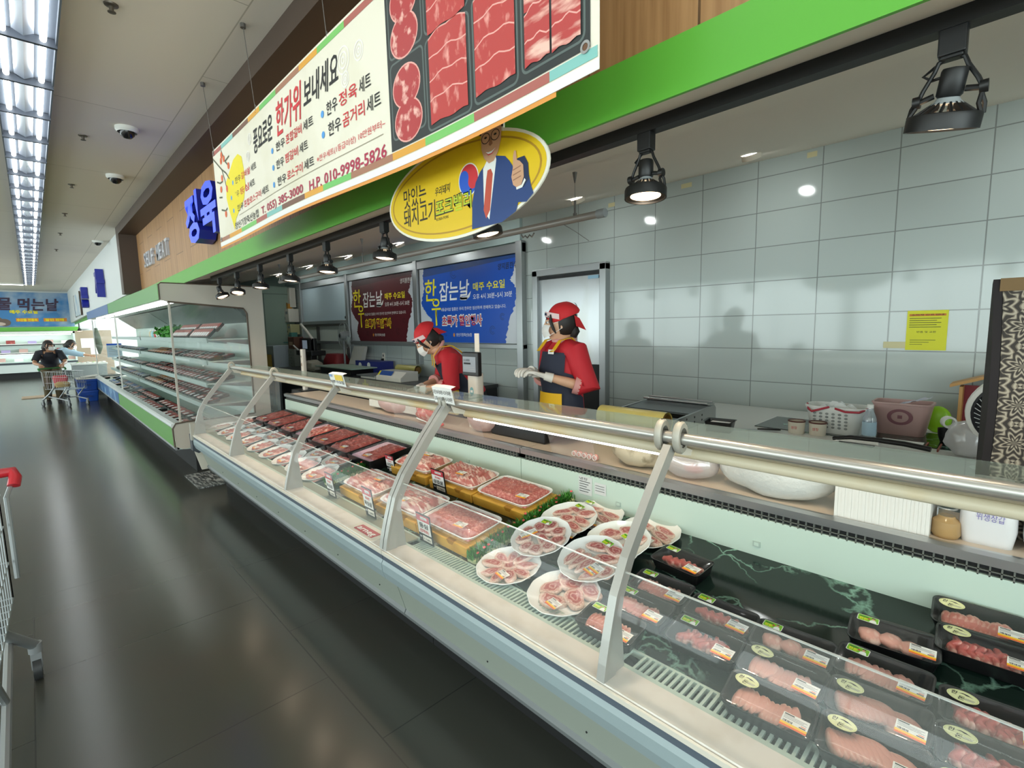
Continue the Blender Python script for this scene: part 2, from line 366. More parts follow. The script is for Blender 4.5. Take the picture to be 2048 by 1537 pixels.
# cctv domes, sprinklers and wire hooks on the ceiling
def dome(x, y, label):
    t = thing('dome_camera', label, 'camera', (x, y, 3.05), 0, 'dome cameras on the ceiling')
    b = MB(); b.use(WHITE).lathe([(.075, 0), (.075, -.02), (.062, -.035)], 20, c0=True); b.make('housing', t)
    b = MB(); b.use(mat('dark_dome', '1a1a1c', .1)).lathe([(.05, -.03), (.045, -.055), (.025, -.075), (.001, -.08)], 16); b.make('lens_dome', t)
dome(.67, 4.85, 'white dome camera nearest on the ceiling, beside the sprinklers')
dome(.745, 6.35, 'white dome camera on the ceiling, the middle one of three')
dome(.95, 10.9, 'white dome camera farthest along the ceiling')
SPR = [(.42, 3.12), (.44, 5.25), (.45, 7.0), (.46, 8.7), (.47, 10.4), (.48, 12.4)]
for i, (x, y) in enumerate(SPR):
    t = thing('sprinkler', 'small dark sprinkler head in the line along the ceiling', 'sprinkler', (x, y, 3.05), 0, 'sprinkler heads on the ceiling')
    b = MB(); b.use(mat('dark_brass', '6a6258', .4, .6)).lathe([(.03, 0), (.028, -.006), (.01, -.01), (.009, -.03)], 12, c0=True); b.make('rosette', t)
    b = MB(); b.use(mat('dark_brass', '6a6258')).lathe([(.001, -.03), (.017, -.033), (.017, -.036), (.001, -.037)], 10); b.make('deflector', t)

# recessed wall-washing downlights in the soffit over the work area
LED = mat('white_led_lens', 'ffffff', .5, emit=DOWN_W, ecol=(.95, 1.0, .98))
dl = thing('downlight', 'small recessed white downlight in the soffit close to the back wall', 'downlight', (0, 0, 0), 0, 'downlights along the back wall')
q = MB(); q.at(Matrix.Rotation(rad(-28), 4, 'Y')).use(SOFF).lathe([(.055, .03), (.055, -.004), (.05, -.004)], 24); q.make('trim_ring', dl)
q = MB(); q.at(Matrix.Rotation(rad(-28), 4, 'Y')).use(LED).lathe([(.05, -.003), (.001, -.003)], 20); q.make('led_lens', dl)
for i in range(8):
    y = -.1+1.35*i; o = dl if i == 0 else dup(dl); o.location = (3.3, y, 2.058+.2167*(3.3-1.21)-.0055*y)
# ------------------------------------------------------------------ the big banner over the counter
BX, BY = .95, 3.72
BZ = lambda u: 2.055+.0*u
def bwarp(p):          # vinyl hangs with a slight wave
    u = BY-p.y; return Vector((p.x+.012*math.sin(u*2.9+.5)*(1.1-(p.z-2.05)*1.5), p.y, p.z+.008*math.sin(u*2.2)*(2.65-p.z)/.6))
def bsheet(b, m, u0, u1, v0, v1, z, nu=None):
    b.use(m); n = nu or max(1, int((u1-u0)/.12))
    b.grid(n, 2 if v1-v0 > .2 else 1, lambda u, v: (u0+(u1-u0)*u, v0+(v1-v0)*v, z))
tb = thing('hanging_banner', 'wide cream vinyl banner with meat photo and phone numbers hung above the counter', 'banner', (BX, BY, 2.055))
def bmb():
    b = MB(); b.at(facing(0, 0, 0)); b.smooth = False
    b.warp = lambda p: bwarp(p+Vector((BX, BY, 2.055)))-Vector((BX, BY, 2.055))
    return b
b = bmb(); CRM = mat('cream_vinyl', 'ece6d4', .45, n=('e0d9c0', 2.5, 4, .5, .75))
bsheet(b, CRM, -.005, 3.03, 0, .6, 0); b.make('vinyl_sheet', tb)
b = bmb(); cols = ['a8765e', 'e0a23e', '7cc46a', 'b0655c', '86c2bb', '7b5749', 'e3a640', '76c46c']
cm = [mat('stripe_'+c, c, .5) for c in cols]
u = 0.0; i = 0
while u < 3.02:
    L = min(.19+.05*((i*7) % 3), 3.025-u)
    bsheet(b, cm[i % 8], u, u+L, .028, .052, .0012, 3); bsheet(b, cm[(i+3) % 8], u, u+L, .565, .59, .0012, 3); u += L; i += 1
bsheet(b, PAPER, -.004, 3.03, .0, .024, .0014); bsheet(b, mat('orange_hem', 'e59a48', .5), -.004, 2.9, -.012, .0, .0)
b.make('patterned_border', tb)
b = bmb(); b.use(INK)
b.text('풍요로운', .775, .393, .105, .3, .0022, .012, shear=.12); b.text('보내세요', 1.475, .405, .1, .33, .0022, .012, shear=.12)
b.use(RED); b.text('한가위', 1.13, .385, .13, .31, .0022, .016, shear=.12)
for u, v, a, wd, h in ((1.045, .312, '혼합갈비', .52, .036), (1.045, .231, '찜갈비', .455, .036), (1.04, .15, '로스구이', .515, .036), (1.64, .308, '정육', .405, .044), (1.64, .228, '곰거리', .465, .044), (.34, .312, '갈비살', .455, .032), (.285, .235, '등심', .465, .032), (.305, .155, '혼합로스구이', .665, .032)):
    bl = .06*wd/.45; s1 = (wd-bl)*.27 if len(a) < 5 else (wd-bl)*.2; s3 = (wd-bl)*.24 if len(a) < 5 else (wd-bl)*.2; s2 = wd-bl-s1-s3-.03
    b.use(mat('bullet_blue', '4d9be0', .5)).disc(u+.015, v+.016, .014, .014, .0022, 12)
    b.use(INK).text('한우', u+bl, v, h, s1, .0022, .008); b.text('세트', u+wd-s3, v, h, s3, .0022, .006)
    b.use(RED).text(a, u+bl+s1+.015, v, h, s2, .0022, .008)
b.use(RED).text('※한우세트(1등급이상) 10만원부터~', 1.585, .152, .022, .54, .0022, 0)
b.use(mat('crimson_ink', 'b02c4c', .5)).text('T. 055) 385-3000', .825, .06, .042, .6, .0022, .016); b.text('H.P. 010-9998-5826', 1.495, .052, .047, .63, .0022, .016)
b.use(INK).text('양산기장축산농협', .318, .062, .036, .45, .0022, .004)
b.use(mat('rule_grey', '9a8f78', .5)); bsheet(b, MATS['rule_grey'], .413, 2.11, .127, .1295, .0022)
b.make('lettering', tb)
# painted persimmon branch, gold tree, pale swirls
b = bmb(); b.use(mat('gold_wash', 'efdc12', .5))
b.poly([(.3, .06), (.345, .12), (.44, .16), (.53, .2), (.58, .27), (.575, .36), (.555, .43), (.49, .46), (.4, .45), (.3, .4), (.22, .36), (.2, .27), (.235, .18), (.27, .12)], .0013)
b.make('gold_tree', tb)
b = bmb(); b.use(mat('bark_ink', '575a42', .6))
for pts in ([(.0, .55), (.08, .5), (.16, .45), (.24, .41), (.3, .36)], [(.16, .45), (.2, .38), (.23, .31), (.26, .27)], [(.04, .4), (.1, .38), (.16, .38)], [(.06, .3), (.12, .29)], [(.08, .22), (.16, .2), (.2, .21)], [(.18, .56), (.24, .48), (.3, .44)], [(.24, .48), (.33, .49)]):
    for p, q in zip(pts, pts[1:]):
        d = (Vector(q)-Vector(p)).normalized()*.005; n = Vector((-d.y, d.x)); b.poly([(p[0]-n.x, p[1]-n.y), (q[0]-n.x, q[1]-n.y), (q[0]+n.x, q[1]+n.y), (p[0]+n.x, p[1]+n.y)], .0016)
b.use(mat('persimmon', 'e0632c', .5))
for u, v in ((.15, .4), (.11, .34), (.23, .32), (.3, .44), (.16, .18), (.18, .53), (.22, .5), (.16, .5)): b.disc(u, v, .02, .02, .0019, 14)
b.make('painted_branch', tb)
b = bmb(); b.use(mat('pale_swirl', 'f3efe8', .5))
for cu, cv, r in ((1.85, .46, .05), (1.97, .45, .035), (1.86, .39, .03), (.72, .48, .03), (.67, .4, .03)):
    for q in (r, r*.62, r*.28):
        b.add([(cu+k*math.cos(2*PI*i/24), cv+k*math.sin(2*PI*i/24), .0013) for k in (q, q-.006) for i in range(24)], [(i, (i+1) % 24, 24+(i+1) % 24, 24+i) for i in range(24)])
b.make('pale_swirls', tb)
# printed photo of sliced beef in black trays
def beef(name, base, fat, sc_, st, lo, hi):
    return mat(name, base, .45, n=(fat, sc_, 6, lo, hi, st))
BF1 = beef('printed_beef_round', 'b23a3c', 'f0b8ac', 26, (1, 1, 1), .54, .66); BF2 = beef('printed_beef_slab', 'bb3f3c', 'eba398', 18, (1, 1.6, 1), .55, .72)
BF3 = beef('printed_beef_marbled', 'b9413f', 'f3c3b4', 11, (1, .5, 2.2), .5, .62); TRAYP = mat('printed_tray', '2a2f2f', .5); TRAYL = mat('printed_tray_edge', '5c6865', .5)
b = bmb(); bsheet(b, TRAYP, 2.157, 3.005, .056, .562, .0014, 8)
def rrect(u0, u1, v0, v1, r, z, slant=0.0):
    b.poly([(p[0], p[1]+slant*(p[0]-(u0+u1)/2)) for p in rr(u1-u0, v1-v0, r, 0, 4, (u0+u1)/2, (v0+v1)/2)], z)
for u0, u1, v0, v1 in ((2.17, 2.362, .085, .325), (2.17, 2.362, .335, .556), (2.37, 2.585, .06, .325), (2.37, 2.585, .335, .556), (2.595, 2.775, .065, .34), (2.785, 2.992, .075, .36), (2.595, 2.775, .35, .556), (2.785, 2.992, .37, .556)):
    b.use(TRAYL); rrect(u0, u1, v0, v1, .02, .0017); b.use(TRAYP); rrect(u0+.006, u1-.006, v0+.006, v1-.006, .016, .002)
for u, v in ((2.265, .13), (2.262, .235), (2.262, .385), (2.268, .49)):
    b.use(mat('printed_fat', 'e8aaa0', .5)).disc(u, v, .08, .066, .0022+v*.001, 28); b.use(BF1).disc(u, v, .075, .061, .0024+v*.001, 28)
def slab(u0, u1, v, h, m, z):
    pts = [(u0+(u1-u0)*k/8, v+.5*h*math.sin(PI*k/8)*.35+h*.5+.004*math.sin(k*1.5+v*60)) for k in range(9)]+[(u1-(u1-u0)*k/8, v-h*.5-.003*math.sin(k*1.3+v*30)) for k in range(9)]
    b.use(MATS['printed_fat']).poly([(p[0], p[1]+.004) for p in pts], z); b.use(m).poly(pts, z+.0002)
for c0, c1, m, vv in ((2.39, 2.57, BF2, (.29, .23, .17, .11)), (2.39, 2.57, BF2, (.53, .47, .41, .365)), (2.605, 2.765, BF2, (.3, .24, .18, .12)), (2.605, 2.765, BF2, (.52, .45, .39)),):
    for i, v in enumerate(vv): slab(c0, c1, v, .062, m, .0024+.0005*i)
for c0, c1 in ((2.8, 2.885), (2.892, 2.98)):
    for i, v in enumerate((.51, .43, .33, .25, .17, .115)): slab(c0, c1, v, .075 if i < 5 else .05, BF3, .0024+.0004*i)
b.make('meat_photograph', tb)
b = bmb(); b.use(STEEL)
for u, v in ((2.992, .06), (.02, .045), (.02, .58)):
    b.add([(u+k*math.cos(2*PI*i/20), v+k*math.sin(2*PI*i/20), .004) for k in (.014, .008) for i in range(20)], [(i, (i+1) % 20, 20+(i+1) % 20, 20+i) for i in range(20)])
    b.use(mat('eyelet_hole', '6b4a34', .6)).disc(u, v, .008, .008, .003, 12); b.use(STEEL)
b.make('eyelet', tb)
for i, u in enumerate((.03, .85, 1.72, 2.6)):
    b = MB(); b.use(mat('wire', '6d6a66', .4, .5)).tube((BX, BY-u, 2.64), (BX-.02, BY-u, 3.05), .0016, 5).lathe([(.012, 3.05)], 4) if False else b.use(mat('wire', '6d6a66', .4, .5)).tube((BX, BY-u, 2.64), (BX-.03, BY-u, 3.05), .0018, 5)
    b.tube((BX-.03, BY-u, 3.05), (BX-.03, BY-u, 3.03), .014, 8).path([(BX, BY-u, 2.67), (BX+.008, BY-u, 2.65), (BX, BY-u, 2.63)], .003, 6)
    tag(b.make('hanging_wire'), 'thin wire and hook holding the vinyl banner from the ceiling', 'wire', 'wires that hold the banner')
# ------------------------------------------------------------------ oval sign with a printed man
OX, OY, OZ = 1.12, 1.85, 1.82
to = thing('oval_sign', 'yellow oval sign with a printed man in blue suit giving thumbs-up, under the banner', 'sign', (OX, OY, OZ))
def omb(): b = MB(); b.at(facing(0, 0, 0)); b.smooth = False; return b
b = omb(); WB = mat('sign_white', 'eeeadb', .4); YB = mat('sign_yellow', 'e8c31c', .35); YD = mat('sign_ochre', 'b58a22', .4)
el = lambda rx, ry, n=56: [(.42+rx*math.cos(2*PI*i/n), .16+ry*math.sin(2*PI*i/n)) for i in range(n)]
b.use(WB).prism(el(.443, .167), -.006, 0, 'z').use(YB).poly(el(.433, .157), .0008); b.make('board', to)
b = omb(); b.use(YD)
b.add([(p[0], p[1], .0012) for p in el(.415, .142)+el(.407, .136)], [(i, (i+1) % 56, 56+(i+1) % 56, 56+i) for i in range(56)])
b.make('inner_ring', to)
b = omb(); b.use(mat('sign_ink', '2a2418', .5)).text('맛있는', .09, .157, .062, .155, .0016, .006); b.text('돼지고기', .085, .085, .062, .215, .0016, .008)
b.text('우리돼지', .3, .163, .026, .09, .0016, .01, shear=.2); b.text('KOREA PORK', .305, .072, .011, .075, .0016, 0)
b.use(mat('sign_ink', '2a2418')).text('포크밸리', .302, .09, .05, .21, .0018, .05); b.use(mat('lime_ink', 'c5d52c', .5)).text('포크밸리', .304, .092, .047, .206, .0022, .012)
b.make('lettering', to)
b = omb(); c = (.497, .178); R = .05           # round red-and-blue swirl
b.use(PAPER).disc(*c, R+.004, R+.004, .0014, 30); b.use(RED).disc(*c, R, R, .0016, 30)
b.use(BLUEI).poly([(c[0]+R*math.cos(t), c[1]+R*math.sin(t)) for t in [rad(160+180*i/20) for i in range(21)]], .0018)
a = rad(160); b.disc(c[0]+R/2*math.cos(a), c[1]+R/2*math.sin(a), R/2, R/2, .002, 20); b.use(RED).disc(c[0]-R/2*math.cos(a), c[1]-R/2*math.sin(a), R/2, R/2, .002, 20)
b.make('swirl_emblem', to)
b = omb(); SUIT = mat('printed_suit', '1f3f7a', .5); SKP = mat('printed_skin', 'd0a07e', .5); SKD = mat('printed_skin_line', '9a6a50', .5)
b.use(WB).prism([(.565, .31), (.57, .345), (.6, .365), (.65, .365), (.675, .34), (.672, .28), (.6, .27)], -.006, .0006, 'z')
b.use(SUIT).poly([(.51, .012), (.515, .1), (.535, .16), (.56, .19), (.6, .215), (.635, .222), (.68, .21), (.7, .19), (.715, .17), (.735, .15), (.78, .14), (.79, .1), (.8, .075), (.77, .055), (.735, .06), (.725, .035), (.66, .012)], .0024)
b.use(mat('suit_dark', '15294f', .5)).poly([(.725, .16), (.735, .19), (.765, .19), (.78, .165), (.783, .12), (.76, .1), (.74, .11)], .0026)
b.use(PAPER).poly([(.575, .195), (.6, .222), (.635, .225), (.64, .21), (.6, .03), (.575, .06)], .0027)
b.use(mat('tie_red', 'c3503c', .5)).poly([(.597, .185), (.613, .187), (.622, .17), (.605, .06), (.585, .035), (.573, .065), (.59, .16)], .003)
b.use(SKP).poly([(.568, .3), (.57, .255), (.582, .225), (.605, .205), (.628, .208), (.65, .232), (.664, .265), (.668, .31), (.65, .335), (.59, .335)], .0032)
b.use(mat('printed_hair', '241f1c', .5)).poly([(.562, .3), (.562, .335), (.59, .36), (.64, .362), (.672, .342), (.675, .3), (.668, .3), (.66, .328), (.62, .335), (.58, .325), (.57, .3)], .0035)
b.use(INK)
for uu in (.592, .638):
    b.add([(uu+k*1.25*math.cos(2*PI*i/16), .285+k*math.sin(2*PI*i/16), .0036) for k in (.017, .0145) for i in range(16)], [(i, (i+1) % 16, 16+(i+1) % 16, 16+i) for i in range(16)]); b.disc(uu, .287, .007, .0035, .0037, 10)
b.poly([(.575, .308), (.606, .313), (.606, .309), (.575, .304)], .0037).poly([(.625, .314), (.655, .313), (.655, .309), (.625, .31)], .0037)
b.use(SKD).poly([(.612, .285), (.606, .262), (.614, .257), (.625, .262), (.618, .285)], .0034)
b.use(PAPER).poly([(.59, .243), (.603, .234), (.62, .234), (.64, .246), (.62, .24), (.605, .24)], .0037); b.use(RED).poly([(.588, .245), (.603, .236), (.62, .236), (.642, .248), (.622, .231), (.603, .23)], .0036)
b.use(SKP).poly([(.717, .2), (.722, .215), (.73, .213), (.733, .185), (.745, .18), (.76, .165), (.762, .13), (.75, .108), (.73, .105), (.715, .115), (.708, .14), (.715, .165)], .0036)
b.use(SKD)
for v in (.16, .145, .13): b.poly([(.715, v), (.75, v+.006), (.75, v+.003), (.715, v-.003)], .0038)
b.use(PAPER).poly([(.728, .105), (.752, .108), (.765, .125), (.77, .118), (.755, .1), (.73, .098)], .0038)
b.make('printed_man', to)
for i, u in enumerate((.19, .68)):
    b = MB(); b.use(MATS['wire']).tube((OX, OY-u, OZ+.3), (OX+.05, OY-u, 2.13), .0016, 5).path([(OX, OY-u, OZ+.315), (OX-.006, OY-u, OZ+.3), (OX, OY-u, OZ+.29)], .0025, 6)
    b.make('wire', to)
# ------------------------------------------------------------------ posters in the window frames
def poster(nm, label, y, base, dark, flip, head, ink):
    t = thing('poster', label, 'poster', (3.828, y, 1.31), 0)
    def pm(): q = MB(); q.at(facing(0, 0, 0)); q.smooth = False; return q
    q = pm(); q.use(mat('poster_white', 'cfd4da', .4)).box(0, 1.87, 0, .965, -.004, 0); q.make('sheet', t)
    q = pm(); rng = random.Random(5)
    L = [(.12, .965), (.08, .9), (.1, .7), (.02, .5), (.12, .39), (.26, .3), (.21, .21), (.2, .12), (.29, .0)]; R_ = [(1.66, .0), (1.72, .23), (1.82, .41), (1.86, .58), (1.76, .7), (1.82, .8), (1.87, .965)]
    def rag(l):
        o = []
        for p, s in zip(l, l[1:]):
            for k in range(10): o.append((p[0]+(s[0]-p[0])*k/10+rng.uniform(-.014, .014), p[1]+(s[1]-p[1])*k/10))
        return o+[l[-1]]
    q.use(base).poly(rag(L)+rag(R_), .001); q.use(dark).poly([(.1, .965), (1.87, .965), (1.87, .93), (.1, .86)], .0014); q.make('printed_ground', t)
    q = pm(); q.use(YEL).text('한', .1, .56, .24, .26, .002, .012, shear=.1); q.text('우', .26, .36, .2, .2, .002, .012)
    q.poly([(.335, .42), (.36, .42), (.375, .22), (.34, .21)], .002)
    q.use(PAPER).text('잡는날', .43, .545, .2, .6, .002, .014, shear=.12); q.poly([(.86, .56), (1.0, .56), (1.08, .62), (1.05, .55), (.98, .515), (.88, .52)], .002)
    q.use(YEL).text('매주 수요일', 1.12, .625, .08, .55, .002, .016); q.use(PAPER).text('오후 4시 30분~5시 30분', 1.115, .52, .055, .67, .002, .003)
    q.text('1등급이상 질좋은 우리 한우만 엄선하여 판매하고 있습니다.', .475, .4, .036, 1.21, .002, .002)
    q.use(ink[0]).text('초특가 할인행사', .475, .215, .115, .8, .002, .075); q.use(ink[1]).text('초특가 할인행사', .48, .22, .105, .79, .0026, .02)
    q.use(PAPER).text('양산기장축산농협', .77, .08, .035, .3, .002, .002); q.use(mat('emblem_orange', 'd98a2c', .5)).disc(.725, .095, .018, .024, .002, 12)
    q.use(head).text('양지뜸한우', 1.56, .825, .06, .31, .002, .012, shear=.15); q.make('lettering', t)
    q = pm(); q.use(dark)
    for cu, cv, r in ((.75, .86, .07), (1.45, .15, .05), (1.62, .3, .04), (.55, .12, .04)):
        for k in (r, r*.6): q.add([(cu+e*math.cos(rad(20+300*i/18)), cv+e*math.sin(rad(20+300*i/18)), .0013) for e in (k, k-.008) for i in range(19)], [(i, i+1, 20+i, 19+i) for i in range(18)])
    q.make('wave_pattern', t)
poster('b', 'bright blue poster with ragged white edges and Korean lettering on the back wall', 5.72, mat('poster_blue', '0f4fb4', .4), mat('poster_navy', '16407f', .45), 0, INK, (PAPER, mat('sale_red', 'b5203c', .5)))
poster('r', 'dark red poster with ragged white edges, beside the blue one', 7.77, mat('poster_maroon', '571620', .4), mat('poster_wine', '3f1820', .45), 0, PAPER, (YEL, mat('sale_maroon', '8d2426', .5)))
# ------------------------------------------------------------------ raised sign letters on the bulkhead
NEON = mat('blue_letter_face', '3046d8', .35, emit=.9, ecol='3a55f0'); NEOS = mat('blue_letter_side', '1b2696', .35)
def letter(ch, label, x, y, z, h, wd, ex, mf, ms, cat='sign letter', group=None, bold=.03):
    t = thing('sign_letter', label, cat, (x, y, z), 0, group)
    q = MB(); q.at(facing(0, 0, 0)); q.use(ms).text(ch, 0, 0, h, wd, 0, bold, ex=ex); q.make('letter_body', t)
    q = MB(); q.at(facing(-ex/2-.001, 0, 0)); q.use(mf).text(ch, 0, 0, h, wd, 0, bold); q.make('letter_face', t); return t
letter('정', 'big glowing blue raised letter 정 on the wood panel, left of the banner', 1.17, 5.36, 2.32, .34, .46, .13, NEON, NEOS)
letter('육', 'big glowing blue raised letter 육 mostly hidden behind the banner', 1.17, 4.82, 2.32, .34, .46, .13, NEON, NEOS)
SM = mat('silver_letter', 'c8ccd6', .3, .4)
for i, ch in enumerate('SELF MEAT'):
    if ch != ' ': letter(ch, f'thin silver raised letter {ch} of SELF MEAT on the wood panel' + (', in the second word' if i == 6 else ', in the first word' if i == 1 else ''), 1.235, 8.55-i*.185, 2.4, .21, .14, .03, SM, SM, bold=.01)
letter('가', 'blue raised letter on the white bulkhead wall, nearer of two', 1.03, 12.5, 2.25, .42, .4, .12, NEOS, NEOS)
letter('공', 'blue raised letter on the white bulkhead wall, farther of two', 1.03, 16.3, 2.2, .42, .4, .12, NEOS, NEOS)
# ------------------------------------------------------------------ the curved-glass meat counters
def marble():
    m = mat('dark_green_marble', '0a1513', .12); nt = m.node_tree; b = nt.nodes['Principled BSDF']; L = nt.links.new
    tc = nt.nodes.new('ShaderNodeTexCoord'); n1 = nt.nodes.new('ShaderNodeTexNoise'); n1.inputs['Scale'].default_value = 4.0; n1.inputs['Detail'].default_value = 6
    L(tc.outputs['Object'], n1.inputs['Vector'])
    mx = nt.nodes.new('ShaderNodeMixRGB'); mx.inputs['Fac'].default_value = .3; L(tc.outputs['Object'], mx.inputs['Color1']); L(n1.outputs['Color'], mx.inputs['Color2'])
    mp = nt.nodes.new('ShaderNodeMapping'); mp.inputs['Rotation'].default_value = (0, 0, .6); mp.inputs['Scale'].default_value = (1.0, .45, 1); L(mx.outputs[0], mp.inputs[0])
    vo = nt.nodes.new('ShaderNodeTexVoronoi'); vo.feature = 'DISTANCE_TO_EDGE'; vo.inputs['Scale'].default_value = 7; L(mp.outputs[0], vo.inputs['Vector'])
    r = nt.nodes.new('ShaderNodeValToRGB'); r.color_ramp.elements[0].position = 0; r.color_ramp.elements[0].color = (1, 1, 1, 1); r.color_ramp.elements[1].position = .03; r.color_ramp.elements[1].color = (0, 0, 0, 1)
    L(vo.outputs['Distance'], r.inputs['Fac'])
    n2 = nt.nodes.new('ShaderNodeTexNoise'); n2.inputs['Scale'].default_value = 5; L(tc.outputs['Object'], n2.inputs['Vector'])
    mr = nt.nodes.new('ShaderNodeMapRange'); mr.inputs['From Min'].default_value = .4; mr.inputs['From Max'].default_value = .62; L(n2.outputs['Fac'], mr.inputs['Value'])
    mu = nt.nodes.new('ShaderNodeMath'); mu.operation = 'MULTIPLY'; L(r.outputs[0], mu.inputs[0]); L(mr.outputs[0], mu.inputs[1])
    c = nt.nodes.new('ShaderNodeMixRGB'); c.inputs['Color1'].default_value = (*lin('15241f'), 1); c.inputs['Color2'].default_value = (*lin('86b0a0'), 1)
    L(mu.outputs[0], c.inputs['Fac']); L(c.outputs[0], b.inputs['Base Color']); return m
MARBLE = marble()
LEDGE = mat('cream_laminate', 'e3dfd8', .4, n=('d8d2c8', 14, 5, .45, .7)); BUMP = mat('blue_grey_bumper', '96a6aa', .4); BUMD = mat('dark_bumper_strip', '59636f', .45)
CASEW = mat('case_white', '9aa298', .4); INNER = mat('pale_mint_enamel', 'b7cabf', .35); KICK = mat('grey_kick_rail', '74797a', .45); DARK = mat('dark_recess', '111214', .7)
RIBM = mat('satin_aluminium', 'b3b3ae', .42, .6); RIBC = mat('clamp_metal', 'aeaba0', .5, .3); CREAM = mat('cream_canopy', 'cfc6ad', .4, n=('d9ba80', 5, 3, .5, .75, (1, .6, 1)))
TOPG = clear('top_glass', .1, .03, .12, (.42, .5, .48), (.86, .93, .91)); LOWG = clear('low_glass', .016, .03, .05, (.7, .76, .72)); GEDGE = clear('glass_edge', .25, .1, .45, (.85, .92, .9))
ACR = clear('rear_acrylic', .04, .03, .07, (.85, .72, .68))
CURVE = [(1.0, .556), (1.008, .6), (1.024, .664), (1.057, .775), (1.108, .866), (1.161, .934), (1.236, 1.027), (1.335, 1.14)]
def lerp_curve(z):
    for a, c in zip(CURVE, CURVE[1:]):
        if a[1] <= z <= c[1]: return a[0]+(c[0]-a[0])*(z-a[1])/(c[1]-a[1])
    return CURVE[-1][0]
def deckz(x): return .545+.146*(x-1.2)
def counter(y0, y1, ribs, label, slots, lamp_bays, name='meat_display_counter'):
    """cross-section in x,z carried along y; local origin on the floor at (0, y0)"""
    t = thing(name, label, 'display counter', (1.0, y0, 0), 0, 'meat display counters')
    L = y1-y0
    def P(nm, poly, m, e=0.0, bev=0):
        q = MB(); q.use(m).prism([(p[0]-1.0, p[1]) for p in poly], e, L-e); return q.make(nm, t, bevel=bev)
    P('front_ledge', [(1.002, .535), (1.0, .545), (1.003, .556), (1.1, .551), (1.1, .53)], LEDGE)
    P('edge_trim', [(.994, .534), (.992, .55), (.998, .552), (1.001, .534)], OFFW)
    P('bumper_strip', [(.997, .534), (.999, .51), (1.02, .505), (1.02, .534)], BUMD)
    P('bumper', [(1.0, .51), (.992, .495), (.994, .46), (1.008, .42), (1.03, .398), (1.06, .39), (1.06, .51)], BUMP)
    q = MB(); q.use(CASEW)
    a = 0.0; n = max(1, round(L/1.75))
    for k in range(n): q.prism([(.055, .39), (.1, .238), (.12, .238), (.075, .39)], L*k/n+.002, L*(k+1)/n-.002)
    q.use(DARK)
    for k in range(int(L/.45)): q.at(.085, .2+.45*k, .285).sph((0, 0, 0), .0035, 6, 4)
    q.at(0, 0, 0); q.make('base_panel', t)
    P('kick_rail', [(1.1, .238), (1.092, .222), (1.1, .2), (1.14, .2), (1.14, .238)], KICK)
    P('plinth', [(1.24, 0), (1.24, .2), (2.1, .2), (2.1, 0)], DARK)
    P('body', [(1.08, .39), (1.12, .22), (2.2, .2), (2.2, .83), (2.18, .83), (2.18, .25), (1.2, .45), (1.12, .52)], CASEW)
    q = MB(); q.use(INNER).box(.1, .116, 0, L, .53, .55).box(.182, .19, 0, L, .53, .549)
    for ya, yb in slots:
        k = ya
        while k < yb: q.box(.116, .182, k, k+.0075, .54, .549); k += .0175
    if not slots: q.use(mat('plain_grey_strip', '8f9384', .4)).box(.116, .182, 0, L, .538, .546)
    else:
        q.use(DARK).box(.114, .184, 0, L, .5, .505)
    q.make('air_grille', t)
    q = MB(); q.use(MARBLE).loft([[(.19, y, .5), (.19, y, deckz(1.19)), (.85, y, deckz(1.85)), (.85, y, .5)] for y in (0, L)], smooth=False); q.make('marble_deck', t)
    q = MB(); q.use(INNER).box(.85, .87, 0, L, .6, .785)
    for k in range(int(L/.3)): 
        if k % 2: q.use(mat('hook_slot', '9fb0a8', .5)).box(.846, .85, .14+.3*k, .165+.3*k, .675, .695).use(INNER).box(.845, .851, .144+.3*k, .161+.3*k, .679, .691)
    q.make('back_panel', t)
    q = MB(); q.use(DARK).box(.862, .87, .03, L-.03, .782, .816)
    q.use(mat('grille_bar', '5f625c', .5)); k = .03
    while k < L-.03: q.box(.85, .864, k, k+.004, .782, .816); k += .024
    q.box(.85, .863, .03, L-.03, .797, .8); q.make('vent_grille', t)
    P('steel_rail', [(1.845, .815), (1.842, .843), (1.865, .848), (1.885, .846), (1.885, .815)], STEEL)
    P('rear_shelf', [(1.885, .82), (1.885, .838), (2.22, .838), (2.22, .82)], mat('shelf_cream', 'cdbfae', .35))
    q = MB(); q.use(mat('rail_tube_metal', 'b5b4ae', .3, .65)).tube((.365, 0, 1.157), (.365, L, 1.157), .018, 16); q.make('top_rail', t)
    q = MB(); q.use(CREAM).tube((.452, .03, 1.093), (.452, L-.03, 1.093), .017, 16); q.make('light_canopy', t)
    P('canopy_panel', [(1.375, 1.137), (1.455, 1.108), (1.457, 1.111), (1.378, 1.14)], mat('canopy_beige', 'b7ad97', .5))
    P('top_glass_shelf', [(1.382, 1.148), (1.625, 1.15), (1.625, 1.156), (1.382, 1.154)], TOPG)
    ys = [y0]+[r for r in ribs if y0+.1 < r < y1-.1]+[y1]
    for a, c in zip(ys, ys[1:]):
        q = MB(); zz = [.552+.278*i/7 for i in range(8)]
        q.use(LOWG).strip([(lerp_curve(max(z, .556))-1.0+.012, z) for z in zz], a-y0+.01, c-y0-.01, .004)
        x = lerp_curve(.83)-1.0+.01; q.use(GEDGE).box(x, x+.006, a-y0+.01, c-y0-.01, .829, .8315); q.make('front_glass', t)
        q = MB(); low = .018 if (a, c) in lamp_bays or lamp_bays == 'all' else 0
        q.use(CTUBE).tube((.48, a-y0+.06, 1.09-low*1.25), (.48, c-y0-.06, 1.09-low*1.25), .008, 8); q.make('fluorescent_tube', t)
